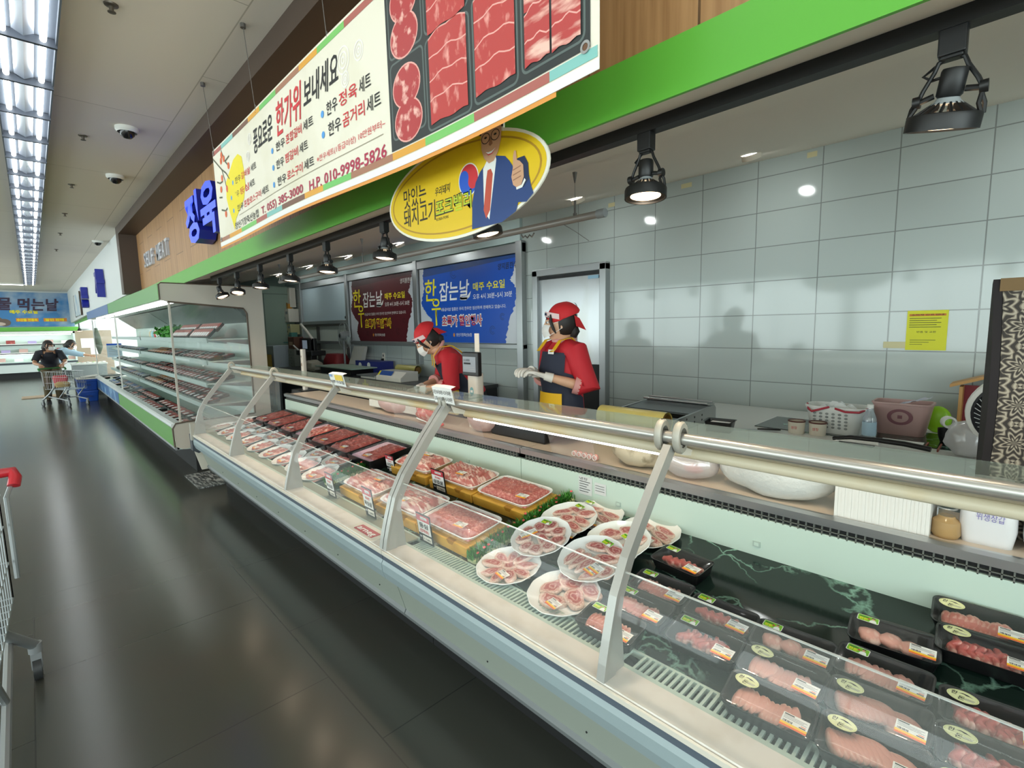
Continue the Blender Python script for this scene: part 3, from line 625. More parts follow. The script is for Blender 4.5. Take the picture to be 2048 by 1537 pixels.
    for r in ribs:
        q = MB(); q.use(RIBM); w2 = .0125
        out = [(x-1.0, z) for x, z in CURVE]; inn = []
        for i, (x, z) in enumerate(CURVE):
            p0, p1 = Vector(CURVE[max(i-1, 0)]), Vector(CURVE[min(i+1, len(CURVE)-1)]); d = (p1-p0).normalized()
            k = .036 if i > 2 else .055-.006*i
            inn.append((x-1.0+d.y*k, max(z-d.x*k, .551)))
        poly = out+inn[::-1]; n = len(out)
        for i in range(n-1):
            quad = [out[i], out[i+1], inn[i+1], inn[i]]; q.prism(quad, r-y0-w2, r-y0+w2)
        q.prism([(.045, .551), (.105, .551), (.1, .6), (.087, .72), (.075, .72)], r-y0-.006, r-y0+.006)
        o = q.make('glass_support', t)
        q = MB(); q.use(RIBC)
        offs = (-.026, .034) if abs(r-.72) < .05 else (.0,)
        for s in offs:
            ring = lambda R, yy: [(.365+R*math.cos(2*PI*i/20), yy, 1.16+R*1.45*math.sin(2*PI*i/20)) for i in range(20)]
            ya = r-y0+s
            q.loft([ring(.021, ya-.011), ring(.031, ya-.011), ring(.034, ya-.006), ring(.034, ya+.006), ring(.031, ya+.011), ring(.021, ya+.011)], False, False)
            q.use(DARK).tube((.365, ya, 1.2), (.365, ya, 1.2098), .004, 8).use(RIBC)
        q.make('clamp', t)
        q = MB(); q.use(OFFW).prism([(.36, 1.14), (.46, 1.1), (.462, 1.085), (.375, 1.105)], r-y0-.028, r-y0-.024); q.make('bracket', t)
    return t
TA = counter(-1.62, 1.855, [-1.6, -.42, .72, 1.842], 'curved-glass meat counter nearest the camera, with black trays and round plates', [(1.66, 2.325), (2.355, 3.44)], [( .72, 1.855)])
TB = counter(1.86, 5.35, [1.873, 3.0, 4.15, 5.32], 'curved-glass meat counter farther along, with the red maker badge on its ledge', [], [])
# end panel, badge, rear acrylic doors
q = MB(); q.use(mat('end_panel_cream', 'cfc8ba', .5)).prism([(.05, .2), (.0, .4), (.0, .58), (.05, .58), (1.2, .62), (1.2, .2)], 3.49, 3.515)
q.use(mat('dark_corner_cap', '3d4248', .5)).prism([(-.015, .4), (-.018, .55), (.05, .555), (.08, .39), (.03, .37)], 3.46, 3.55); q.make('end_panel', TB)
q = MB(); q.use(clear('end_glass', .06, .03, .08)).loft([[(x-1+.02, y, z) for x, z in CURVE]+[(.8, y, 1.1), (.8, y, .62), (.1, y, .57)] for y in (3.478, 3.483)], smooth=False); q.make('end_glass', TB)
q = MB(); q.use(RIBC).box(-.02, .04, 3.45, 3.5, .5, .66); q.make('end_post', TB)
q = MB(); BT = Matrix(((0, 1, 0, .0), (-1, 0, 0, 0), (0, 0, 1, .557), (0, 0, 0, 1)))
q.at(Matrix.Translation((.045, .22, 0)) @ BT); q.use(OFFW).prism([(p[0], p[1]) for p in rr(.24, .085, .015, 0, 3)], -.006, .001, 'z'); q.use(mat('badge_red', 'b3323a', .4)).prism([(p[0], p[1]) for p in rr(.17, .05, .004, 0, 2)], .001, .0025, 'z')
q.use(PAPER).text('arneg', 0, -.014, .034, .15, .003, .02, 'c'); q.make('maker_badge', TB)
for a, c in ((1.38, 1.66), (1.62, 2.08), (2.2, 2.72), (2.72, 3.2)):
    t = TA if a < 1.8 and c < 1.9 else TB; oy = -1.62 if t is TA else 1.86
    if t is TA or a > 1.86:
        q = MB(); q.use(ACR).prism([(.885, .84), (.8, 1.09), (.803, 1.09), (.888, .84)], a-oy, c-oy); q.make('rear_door', t)
# paper notes on the rail
def railcard(y, wd, label, lines, yel):
    t = thing('rail_notice', label, 'notice', (1.325, y, 1.19), 0)
    q = MB(); q.at(Matrix.Rotation(rad(-14), 4, 'Y') @ facing(0, 0, 0)); q.smooth = False
    q.use(PAPER).grid(6, 2, lambda u, v: ((u-.5)*wd, (v-.5)*.078, -.006*math.sin(PI*u)-.002)); q.use(PAPER).grid(6, 1, lambda u, v: ((u-.5)*wd, .039+v*.001, -.006*math.sin(PI*u)-.03*v)); q.make('sheet', t)
    q = MB(); q.at(Matrix.Rotation(rad(-14), 4, 'Y') @ facing(0, 0, 0)); q.smooth = False
    if yel: q.use(mat('notice_yellow', 'f0cf5a', .5)).poly([(-wd*.1, .0), (wd*.42, .0), (wd*.42, .035), (-wd*.1, .035)], .001); q.use(mat('notice_blue', '7da3d6', .5)).poly([(-wd*.45, .02), (-wd*.3, .02), (-wd*.3, .036), (-wd*.45, .036)], .001)
    q.use(INK)
    for i, s in enumerate(lines): q.text(s, -wd*.46, (.008 if not yel else -.02)-.032*i, .018, wd*.9, .0015, .01)
    q.make('lettering', t)
railcard(1.83, .15, 'small white paper notice with two lines of hours clipped on the counter rail', ('오전 8시30분~12시30분', '오후 1시30분~5시30분'), False)
railcard(2.92, .2, 'small white and yellow notice on the counter rail, farther from camera', ('매주 수요일',), True)
for y, r in ((2.52, .02), (2.05, .02), (2.3, .02)): pass
t = thing('price_label_sheet', 'two small printed labels stuck on the inside back panel of the counter', 'label', (1.849, 1.42, .73))
q = MB(); q.at(facing(-.001, 0, 0)); q.smooth = False; q.use(mat('grey_paper', 'c6c9c8', .5)).rect(-.04, .04, -.045, .045).rect(.055, .12, -.025, .03)
q.use(INK).text('냉장', -.035, .028, .011, .05, .001); [q.rect(-.034, .03-.01*(i % 3), .018-.012*i, .021-.012*i, .001) for i in range(5)]; [q.rect(.06, .112, .015-.012*i, .017-.012*i, .001) for i in range(3)]
q.make('sheet', t)
# ------------------------------------------------------------------ meat
def roll_mat(name, stops, rough=.33, nz=.35, ns=3.0, sub=.0):
    """cut face of a rolled slice: rings of lean and fat following the slice's own outline, wavering"""
    m = mat(name, 'c07070', rough); nt = m.node_tree; b = nt.nodes['Principled BSDF']; L = nt.links.new
    uv = nt.nodes.new('ShaderNodeUVMap'); ln = nt.nodes.new('ShaderNodeVectorMath'); ln.operation = 'LENGTH'; L(uv.outputs[0], ln.inputs[0])
    tc = nt.nodes.new('ShaderNodeTexCoord'); oi = nt.nodes.new('ShaderNodeObjectInfo')
    n = nt.nodes.new('ShaderNodeTexNoise'); n.noise_dimensions = '4D'; n.inputs['Scale'].default_value = ns; n.inputs['Detail'].default_value = 2.5; L(uv.outputs[0], n.inputs['Vector'])
    mu0 = nt.nodes.new('ShaderNodeMath'); mu0.operation = 'MULTIPLY'; mu0.inputs[1].default_value = 50; L(oi.outputs['Random'], mu0.inputs[0]); L(mu0.outputs[0], n.inputs['W'])
    mu = nt.nodes.new('ShaderNodeMath'); mu.operation = 'MULTIPLY_ADD'; mu.inputs[1].default_value = nz*2; mu.inputs[2].default_value = -nz; L(n.outputs['Fac'], mu.inputs[0])
    ad = nt.nodes.new('ShaderNodeMath'); ad.operation = 'ADD'; L(ln.outputs['Value'], ad.inputs[0]); L(mu.outputs[0], ad.inputs[1])
    r = nt.nodes.new('ShaderNodeValToRGB'); e = r.color_ramp.elements
    while len(e) < len(stops): e.new(.5)
    for el_, (p, c) in zip(e, stops): el_.position = p; el_.color = (*lin(c), 1)
    L(ad.outputs[0], r.inputs['Fac'])
    n2 = nt.nodes.new('ShaderNodeTexNoise'); n2.inputs['Scale'].default_value = 9; n2.inputs['Detail'].default_value = 4; L(uv.outputs[0], n2.inputs['Vector'])
    mr = nt.nodes.new('ShaderNodeMapRange'); mr.inputs['From Min'].default_value = .35; mr.inputs['From Max'].default_value = .7; mr.inputs['To Min'].default_value = .8; mr.inputs['To Max'].default_value = 1.12; L(n2.outputs['Fac'], mr.inputs['Value'])
    mx = nt.nodes.new('ShaderNodeVectorMath'); mx.operation = 'SCALE'; L(r.outputs[0], mx.inputs[0]); L(mr.outputs[0], mx.inputs['Scale'])
    L(mx.outputs[0], b.inputs['Base Color']); return m
ROLL = roll_mat('rolled_pork', [(0, 'b5585a'), (.2, 'b04a4e'), (.3, 'e3b4a8'), (.4, 'b3524f'), (.58, 'b9605c'), (.68, 'e8c2b4'), (.76, 'c98880'), (.86, 'ecd2c4'), (1.0, 'e3bfae')])
ROLP = roll_mat('pale_rolled_pork', [(0, 'c27a76'), (.22, 'e0aea2'), (.34, 'b8605e'), (.56, 'c27670'), (.66, 'ecc9bc'), (.8, 'd39c92'), (.9, 'efd8cb'), (1.0, 'e5c4b4')])
LOIN = mat('sliced_loin', 'd79a8c', .34, n=('eecdbf', 46, 5, .48, .66, (1, .45, 1))); LOIR = mat('sliced_neck', 'b9564f', .34, n=('e6b3a4', 38, 6, .5, .62, (1, .6, 1)))
MINC = mat('minced_pork', 'b5544c', .4, n=('da9486', 95, 5, .45, .68)); STRP = mat('pork_strips', 'c0665c', .33, n=('edc8b9', 22, 6, .47, .6, (.5, 2.6, 1)))
BELL = mat('pork_belly_layers', 'bf635c', .33, n=('f0d0c2', 26, 5, .46, .58, (.35, 2.4, 1))); DARKM = mat('dark_red_meat', '8f3431', .36, n=('bf6f66', 26, 6, .48, .7, (.7, 1.8, 1)))
PLATE = mat('white_foam_plate', 'eceeec', .4); PAD = mat('absorbent_pad', 'e6bcd0', .7); TRAYB = mat('black_tray', '0e0e10', .3)
YWOOD = mat('yellow_wood', 'd9a53f', .5, n=('c48d2e', 9, 5, .4, .7, (1, 12, 1)), bump=(120, .08)); LIME = mat('sticker_green', '7cbb2c', .45); CREMS = mat('sticker_cream', 'e6e7b4', .45)
LABY = mat('label_yellow', 'f3c02f', .5); LABO = mat('label_orange', 'ec6a2c', .5); LABG = mat('label_grey', '9a9a9e', .6)
def price_label(par, x, y, z, rz=0.0, s=1.0, M=None):
    q = MB(); q.smooth = False; q.at((M or Matrix()) @ Matrix.Translation((x, y, z)) @ Matrix.Rotation(rad(rz), 4, 'Z') @ Matrix.Scale(s, 4))
    q.use(PAPER).rect(-.027, .027, -.02, .02, 0).use(LABO).rect(-.027, .027, -.02, -.0145, .0004).use(LABY).rect(-.027, .027, -.0145, -.008, .0004)
    q.use(INK).rect(-.024, -.004, .0145, .0175, .0004); q.use(LABG)
    for i in range(3): q.rect(-.024, .023-.006*(i % 2), .011-.0038*i, .0124-.0038*i, .0004)
    q.use(INK)
    for i in range(9): q.rect(-.023+.0022*i, -.0222+.0022*i+.0004*(i % 3), -.007, -.001, .0004)
    q.rect(.01, .023, -.0065, -.004, .0004); q.use(LABO).rect(.013, .023, -.002, .0, .0004); return q.make('price_label', par)
def brand_sticker(par, kind, x, y, z, rz=0.0, M=None):
    q = MB(); q.smooth = False; q.at((M or Matrix()) @ Matrix.Translation((x, y, z)) @ Matrix.Rotation(rad(rz), 4, 'Z'))
    if kind == 'green':
        q.use(PAPER).poly([(p[0], p[1]) for p in rr(.05, .027, .004, 0, 3)], 0).use(LIME).poly([(p[0], p[1]) for p in rr(.047, .024, .003, 0, 3)], .0003)
        q.use(YEL).text('한돈', -.02, -.008, .009, .02, .0006, .02); q.use(mat('sticker_dark_green', '3c7a22', .5)).rect(-.02, .0, .003, .0075, .0006)
        q.use(PAPER).poly([(.003, -.012), (.006, -.003), (.012, .001), (.018, -.002), (.021, -.012)], .0006).use(MATS['printed_skin']).disc(.012, .004, .004, .0045, .0008, 10).use(INK).poly([(.008, .005), (.0085, .009), (.0155, .009), (.016, .005), (.012, .0065)], .001)
        q.use(RED).disc(.002, .001, .003, .003, .0007, 8)
    else:
        q.use(CREMS).disc(0, 0, .028, .0185, 0, 28).use(mat('sticker_ring', 'c9d28a', .5)); q.add([(k*math.cos(2*PI*i/28), k*.66*math.sin(2*PI*i/28), .0003) for k in (.0262, .0252) for i in range(28)], [(i, (i+1) % 28, 28+(i+1) % 28, 28+i) for i in range(28)])
        q.use(INK).text('한', -.021, .0, .01, .011, .0005, .01, shear=.2).text('돈', -.009, -.012, .011, .012, .0005, .01, shear=.2)
        q.poly([(-.008, .007), (0, .0105), (.009, .009), (.018, .003), (.012, .0055), (.006, .0055), (.001, .008)], .0005); q.use(LABG).rect(.004, .021, -.0055, -.004, .0005).rect(.004, .019, -.009, -.0075, .0005)
    return q.make('brand_sticker', par)
def slice_mesh(rx, ry, h, seed, wob=.1):
    q = MB(); rng = random.Random(seed); ph = [rng.uniform(0, 6.28) for _ in range(4)]; n = 28
    R = lambda t: 1+wob*math.sin(2*t+ph[0])*.6+wob*math.sin(3*t+ph[1])*.6+wob*.3*math.sin(5*t+ph[2])
    rings, uvs = [], []
    for k, (f, z) in enumerate(((.97, 0), (1.0, .35), (.97, .75), (.88, 1.0), (.7, 1.02), (.5, 1.0), (.3, .97), (.08, .96))):
        ring = []
        for i in range(n):
            t = 2*PI*i/n; ring.append((rx*f*R(t)*math.cos(t), ry*f*R(t)*math.sin(t), h*z+.0016*math.sin(3*t+ph[3]+k*.6)*f))
            uvs.append((f*math.cos(t), f*math.sin(t)))
        rings.append(ring)
    q.use(ROLL).loft(rings, True, True, uvs=uvs)
    o = q.make('pork_slice'); me = o.data; bpy.data.objects.remove(o); return me
SL_R = [slice_mesh(.034, .031, .012, s) for s in (1, 2)]; SL_P = [slice_mesh(.045, .026, .011, s, .14) for s in (3, 4)]; SL_O = [slice_mesh(.06, .021, .011, s, .12) for s in (5, 6)]; SL_B = [slice_mesh(.05, .038, .013, s, .14) for s in (7, 8)]
def child(me, name, par, loc, rot=(0, 0, 0), scl=(1, 1, 1)):
    o = bpy.data.objects.new(name, me); COL.objects.link(o); o.parent = par; o.location = loc; o.rotation_euler = rot; o.scale = scl; return o
def plate_body(par, R=.128, film=True):
    q = MB(); n = 48; sc_ = lambda i: 1+.012*math.sin(i*PI/2)
    rings = [[(k*R*math.cos(2*PI*i/n)*(sc_(i) if k > .9 else 1), k*R*math.sin(2*PI*i/n)*(sc_(i) if k > .9 else 1), z) for i in range(n)] for k, z in ((.7, 0), (.95, .02), (1.0, .026), (.985, .028), (.93, .021), (.7, .006), (.01, .005))]
    q.use(PLATE).loft(rings, True, True); q.make('foam_plate', par)
    if film:
        q = MB(); q.use(FILM).lathe([(R*.98, .0285), (R*.6, .0305), (.002, .031)], 32); q.make('cling_film', par)
UP = rad(8.3)
def plate(label, x, y, arr, tilt=0.0, dz=0.0, rz=-90, lab=(.03, -.05, 10), stick=None, group=None, R=.128, dx=0.0):
    t = thing('pork_plate', label, 'plate of meat', (x, y, deckz(x)+dz), 0, group); t.rotation_euler = (UP+rad(tilt), rad(dx), rad(rz))
    plate_body(t, R)
    for i, (kind, px, py, a) in enumerate(arr):
        me = {'r': SL_R, 'p': SL_P, 'o': SL_O, 'b': SL_B}[kind][i % 2]; child(me, 'pork_slice', t, (px, py, .0075+.0035*(i % 3)), (rad((i*37) % 9-4), rad((i*53) % 9-4), rad(a)))
    price_label(t, lab[0], lab[1], .0325, lab[2], .95)
    if len(lab) > 3: price_label(t, lab[0]-.012, lab[1]-.016, .0318, lab[2], .95)
    if stick: brand_sticker(t, 'green', stick[0], stick[1], .0325, stick[2])
    return t
petal = lambda n, r, k='p', a0=0: [(k, r*math.cos(rad(a0+360*i/n)), r*math.sin(rad(a0+360*i/n)), a0+360*i/n) for i in range(n)]
plate('round white plate of pork in a flower ring, left of the spiral-slice plate', 1.255, 1.335, petal(9, .068)+[('r', 0, .01, 0)], lab=(.035, -.065, -12))
plate('round white plate of large spiral pork slices, at the front edge beside a black tray', 1.252, 1.055, [('b', -.055, .01, 70), ('b', .0, .055, 20), ('b', .05, .0, -40), ('b', -.01, -.05, 10), ('b', .07, .06, -20), ('r', -.05, .08, 0)], lab=(.02, -.075, -12))
plate('round plate with double price label turned sideways, propped on the flower-ring plate', 1.44, 1.33, petal(9, .075, 'r', 15)+[('p', -.015, .03, 10), ('p', .02, -.01, -30)], 9, .035, lab=(-.045, -.01, 65, 1), stick=(-.03, .075, 0))
plate('round plate of long folded pork with two price labels, propped on the spiral plate', 1.43, 1.065, [('o', -.075, -.02, 80), ('o', -.035, -.025, 78), ('o', .005, -.03, 76), ('p', .045, .03, 20), ('p', -.02, .07, 10), ('p', .06, .075, 0), ('r', .08, -.03, 0), ('o', .045, -.06, 60)], 9, .035, lab=(.055, -.045, -15, 1), stick=(.015, .09, -12))
plate('round plate of pork slices with green sticker behind the sideways-label plate', 1.62, 1.335, [('p', -.06, .04, 30), ('p', -.04, -.04, -20), ('r', -.005, .0, 0), ('o', .05, .02, -10), ('o', .05, -.03, -14), ('p', .05, .07, 30), ('p', -.01, .08, 0), ('p', .03, -.075, -30)], 6, .03, lab=(.09, -.1, 0), stick=(.0, .09, -15))
plate('flat round plate of streaky pork by the flowered grass strip, against the back panel', 1.755, 1.29, [('o', -.05, .05, 15), ('o', -.04, .0, 12), ('o', -.03, -.05, 8), ('o', .055, .04, -10), ('o', .055, -.01, -15), ('o', .04, -.06, -12)], 0, .0, lab=(.05, -.075, -10), stick=(-.08, .07, -10))
plate('flat round plate of streaky pork at the back panel, next to the lone black tray', 1.755, 1.02, [('o', -.05, .05, -15), ('o', -.05, .0, -12), ('o', -.04, -.05, -20), ('o', .05, .045, -25), ('o', .055, .0, -20), ('o', .04, -.05, -18)], 0, .0, lab=(.035, -.075, -10))
plate('round plate of curled pork half behind the aluminium glass support', 1.585, 1.055, [('b', -.05, .03, 20), ('r', -.05, -.05, 0), ('r', .0, .07, 0), ('b', .05, -.03, 60), ('r', .06, .05, 0), ('p', -.0, -.07, 10)], 5, .035, lab=(.1, -.08, 0), stick=(.03, .02, -20))
# black trays
def tray_body(par, w_=.2, d_=.12, h=.042):
    q = MB(); q.use(TRAYB).loft([rr(w_*.86, d_*.8, .012, 0), rr(w_*.95, d_*.93, .016, h*.8), rr(w_, d_, .02, h), rr(w_, d_, .02, h+.002), rr(w_*.95, d_*.92, .016, h), rr(w_*.84, d_*.76, .012, .004)], True, True); q.make('tray', par)
    q = MB(); q.use(FILM).loft([rr(w_*.99, d_*.98, .019, h+.0025), rr(w_*.93, d_*.9, .016, h+.0045), rr(w_*.5, d_*.5, .01, h+.005)], False, True); q.make('clear_lid', par)
q = MB(); q.use(LOIN).sph((0, 0, 0), (.009, .036, .019), 12, 10, fn=lambda p: Vector((p.x+.012*(p.z/.02)**2-.004, p.y*(1+.06*math.sin(p.z*300)), p.z))); o = q.make('s'); SLAB_A = o.data; bpy.data.objects.remove(o)
q = MB(); q.use(LOIR).sph((0, 0, 0), (.013, .034, .017), 12, 10, fn=lambda p: Vector((p.x+.006*math.sin(p.y*160), p.y, p.z*(1+.15*math.sin(p.y*210))))); o = q.make('s'); SLAB_B = o.data; bpy.data.objects.remove(o)
q = MB(); q.use(LOIN).sph((0, 0, 0), (.03, .03, .016), 14, 10, fn=lambda p: Vector((p.x*(1+.12*math.sin(p.y*170)), p.y*(1+.1*math.sin(p.x*190)), p.z))); o = q.make('s'); SLAB_C = o.data; bpy.data.objects.remove(o)
SLAB_AR = SLAB_A.copy(); SLAB_AR.materials[0] = mat('sliced_pink_pork', 'c97a70', .34, n=('ecc2b4', 60, 5, .47, .62, (1, .5, 1)))
def pack(label, x, y, kind, stick, da=0.0, dz=0.0, tilt=0.0):
    t = thing('black_meat_tray', label, 'tray of meat', (x, y, max(deckz(x), .5495)+dz), 0); t.rotation_euler = (UP+rad(tilt), 0, rad(-90+da)); tray_body(t)
    rng = random.Random(hash((round(x*100), round(y*100))) & 255)
    if kind in 'ae':
        me = SLAB_A if kind == 'a' else SLAB_AR
        for i in range(11): child(me, 'pork_slice', t, (-.066+.0115*i, -.006+rng.uniform(-.004, .004), .021+.003*math.sin(i*.8)), (0, rad(42), rad(rng.uniform(-8, 8))), (1, rng.uniform(.85, 1.05), rng.uniform(.9, 1.1)))
    elif kind == 'f':
        for k in range(3):
            for i in range(5): child(SLAB_A, 'pork_slice', t, (-.067+.045*k+.0095*i, (-.008, .006, -.004)[k]+.002*i, .0215), (0, rad(50), rad(28+4*i)), (.8, 1.0, 1.0))
    elif kind == 'b':
        for i in range(8): child(SLAB_B, 'pork_slice', t, (-.06+.016*i, -.004+rng.uniform(-.008, .008), .021), (rad(rng.uniform(-12, 12)), rad(rng.uniform(0, 30)), rad(rng.uniform(-25, 25))))
    elif kind == 'c':
        for i, (u, v) in enumerate(((-.048, 0), (-.002, .004), (.042, -.004))): child(SLAB_C, 'pork_slice', t, (u, v, .022), (0, rad(10), rad(40*i)))
    elif kind == 'd':
        for i in range(5): child(SLAB_B, 'pork_slice', t, (-.045+.024*i, rng.uniform(-.006, .006), .021), (0, rad(20), rad(80+rng.uniform(-12, 12))), (1.1, 1, 1))
    price_label(t, .062, -.032, .0485, -3); brand_sticker(t, stick, -.058, .036 if stick == 'green' else .03, .0485, -3); return t
P = pack
P('black tray of fanned pork with oval sticker, lone beside the air slots', 1.195, .365, 'a', 'cream', 4)
P('black tray of fanned pork with oval sticker, second behind the front slots', 1.318, .374, 'a', 'cream', 1)
P('black tray of three round pork pieces, third back from the air slots', 1.428, .384, 'c', 'green', 4)
P('black tray of dark red neck slices with green sticker, in the middle front', 1.312, .577, 'b', 'green', 3)
P('black tray of red folded neck slices with green sticker and spare clear tab', 1.43, .583, 'd', 'green', 0)
P('black tray of chunky pink pork with green sticker, right behind the glass support', 1.448, .79, 'e', 'green', 1)
P('black tray with red meat standing alone behind the others on the dark marble', 1.62, .805, 'd', 'green', -7)
P('black tray of rippled pork strips with green sticker, just right of the glass support', 1.328, .797, 'e', 'green', 0)
P('black tray of pork at the front slots cut across by the glass support', 1.2, .823, 'e', 'green', 2)
P('black tray of three pale pork rolls with green sticker on the bare marble', 1.604, .19, 'c', 'green', 6)
P('black tray of tightly fanned pork with green sticker, in front of the pale rolls tray', 1.458, .188, 'a', 'green', 0)
P('black tray of wavy pork slices in three piles with oval sticker, between two other trays', 1.33, .175, 'f', 'cream', 3)
P('black tray of wavy pork slices with oval sticker, nearest the picture bottom', 1.207, .163, 'f', 'cream', 5)
P('black tray with oval sticker pushed against the back panel, farthest back', 1.785, .03, 'e', 'cream', 3, .012, 4)
P('black tray of reddish strips with oval sticker, right in front of the farthest-back tray', 1.675, .01, 'b', 'cream', 3, .006)
P('black tray of marbled red pork with oval sticker, at the right frame edge', 1.445, -.02, 'b', 'cream', 5)
P('black tray of marbled red pork with oval sticker, in front of another marbled one', 1.328, -.025, 'b', 'cream', 5)
P('black tray mostly cut off by the bottom right corner of the picture', 1.205, -.03, 'b', 'cream', 5)
# trays of loose meat on yellow wooden risers
def mound(q, w_, d_, h, kind, seed, film=0.0):
    rng = random.Random(seed); o = Vector((rng.uniform(0, 50), rng.uniform(0, 50), 0))
    def fn(u, v):
        x, y = (u-.5)*w_, (v-.5)*d_; e = min(u, 1-u)*w_; f = min(v, 1-v)*d_; k = min(1, e/.035, f/.035); k = math.sin(k*PI/2)
        if film: z = h*k*1.05+.004+.0025*noise.noise(Vector((x*40, y*40, 3))+o)
        elif kind == 'mince': z = h*k+.006*noise.noise(Vector((x*90, y*90, 0))+o)*k+.004*noise.noise(Vector((x*190, y*190, 5)))*k+.008*noise.noise(Vector((x*18, y*18, 0))+o)*k
        elif kind == 'strip': z = h*k+.009*k*math.sin((x*1.2+y*.5)*150+4*noise.noise(Vector((x*20, y*20, 0))+o))+.008*k*noise.noise(Vector((x*22, y*40, 1))+o)
        else: z = h*k+.013*k*noise.noise(Vector((x*28, y*60, 1))+o)+.006*k*noise.noise(Vector((x*90, y*90, 2)))
        return (x, y, z)
    q.grid(40, 28, fn)
def big_tray(label, x, y, kind, m, seed, black=False, w_=.37, d_=.22, rz=-90, lab=(.06, -.05), pad=0.0, h=.022, z0=None, dz=0.0):
    t = thing('meat_tray', label, 'tray of meat', (x, y, z0 if z0 else deckz(x)+dz), 0); t.rotation_euler = (UP, 0, rad(rz))
    if black:
        q = MB(); q.use(TRAYB).loft([rr(w_*.96, d_*.96, .02, 0), rr(w_, d_, .02, .07), rr(w_, d_, .02, .074), rr(w_*.95, d_*.95, .018, .072), rr(w_*.92, d_*.92, .016, .055)], True, True); q.make('tray', t); zt_ = .056
    else:
        q = MB(); q.use(PLATE).loft([rr(w_*.86, d_*.82, .03, 0), rr(w_*.97, d_*.96, .04, .02), rr(w_, d_, .045, .024), rr(w_*.985, d_*.98, .045, .026), rr(w_*.93, d_*.9, .04, .018), rr(w_*.88, d_*.84, .035, .006)], True, True); q.make('foam_tray', t); zt_ = .008
    ox = -pad*.16*w_
    if pad: q = MB(); q.at(0, 0, zt_+.001); q.use(PAD).poly([(p[0], p[1]) for p in rr(w_*.9, d_*.86, .02, 0)], .004); q.make('absorbent_pad', t)
    q = MB(); q.at(pad*.05, pad*.006, zt_); q.use(m); mound(q, w_*(.9-.22*pad), d_*(.88-.1*pad), h, kind, seed); q.make('meat', t)
    q = MB(); q.at(0, 0, zt_); q.use(FILM); mound(q, w_*.9, d_*.88, h+.003, kind, seed+9, 1); q.make('cling_film', t)
    M_ = Matrix.Translation((0, 0, zt_+h+.014)); price_label(t, lab[0], lab[1], 0, 5, 1.1, M_)
    return t
def riser(label, x, y, w_, d_, notch=True):
    t = thing('wooden_riser', label, 'wooden riser', (x, y, deckz(x)), 0); t.rotation_euler = (UP, 0, rad(-90))
    q = MB(); q.use(YWOOD).box(-w_/2, w_/2, -d_/2, d_/2, .0, .05); o = q.make('block', t, bevel=.004)
    q = MB(); q.use(mat('notch_shadow_wood', 'a8741f', .6)).prism([(.05, .0505), (.06, .034), (.09, .034), (.1, .0505)], -d_/2-.001, -d_/2+.02) if notch else q.use(YWOOD).box(-.01, .01, -d_/2-.0005, 0, .02, .03); q.make('finger_notch', t)
    return t
for lbl, x, y, kd, m, sd, lab in (('front yellow wooden riser, %s, beside the flowered grass', 1.325, 1.72, 'mince', MINC, 1, (.09, -.07)), ('front yellow wooden riser, %s, at the counter joint', 1.325, 2.1, 'belly', BELL, 2, (.02, -.07)), ('front yellow wooden riser, %s, by the far grass strip', 1.325, 2.52, 'shred', STRP, 3, (.08, .0)),
                             ('rear yellow wooden riser, %s, beside the flowered grass', 1.665, 1.72, 'mince', MINC, 4, (.13, -.07)), ('rear yellow wooden riser, %s, in the middle', 1.665, 2.105, 'strip', STRP, 5, (.03, -.05)), ('rear yellow wooden riser, %s, farthest from camera', 1.665, 2.52, 'shred', DARKM if False else STRP, 6, (.02, .03))):
    what = {'mince': 'carrying the minced pork', 'belly': 'carrying layered belly pork', 'shred': 'carrying glossy shredded pork', 'strip': 'carrying streaky pork strips'}[kd]
    riser(lbl % what, x, y, .375, .235)
    big_tray({'mince': 'white foam tray of minced pork', 'belly': 'white foam tray of layered pork belly', 'shred': 'white foam tray of glossy pork pieces', 'strip': 'white foam tray of streaky pork strips'}[kd]+(' on the front row of wooden risers' if x < 1.5 else ' on the rear row of wooden risers'), x, y, kd, m, sd, lab=lab, dz=.052, h=.03 if kd == 'mince' else .036)
bk = ['farthest from camera at the counter end', 'second from the counter end', 'third from the counter end', 'with lilac pad showing, fourth from the counter end', 'third before the grass strip', 'second before the grass strip', 'with pink pad showing, beside the grass strip']
for i in range(7):
    big_tray('deep black tray of dark red meat '+bk[i], 1.64, 5.02-.337*i, ('mince', 'mince', 'shred', 'shred', 'mince', 'shred', 'mince')[i], DARKM if i not in (3,) else LOIR, 20+i, True, .325, .325, lab=(.06, -.12), pad=1.0 if i in (3, 6) else 0, h=.02, rz=-90)
# small round plates in the far counter
fp = thing('pork_plate', 'oval white plate of pink meat slices in the two rows of the far counter', 'plate of meat', (1.27, 5.42, deckz(1.27)), 0, 'plates of pork in the far counter'); fp.rotation_euler = (UP, 0, rad(-90))
plate_body(fp, .122)
q = MB(); q.at(0, 0, .008); q.use(mat('thin_pork_slices', 'bb6b65', .35, n=('e3b2a6', 30, 5, .48, .66))); mound(q, .19, .17, .012, 'shred', 70); q.make('meat', fp); price_label(fp, .03, -.06, .0325, 5)
k = 0
for col, ys in ((1.275, (5.42, 5.12, 4.83, 4.53, 4.24, 3.95, 3.67, 3.41, 3.13)), (1.45, (5.3, 5.0, 4.7, 4.4, 4.1, 3.8, 3.5, 3.22))):
    for y in ys:
        if k: dup(fp, (col, y, deckz(col)+(.012 if col > 1.4 else 0)), rot=(UP+rad(3), rad((k*7) % 5-2), rad(-90+(k*31) % 20-10)))
        k += 1
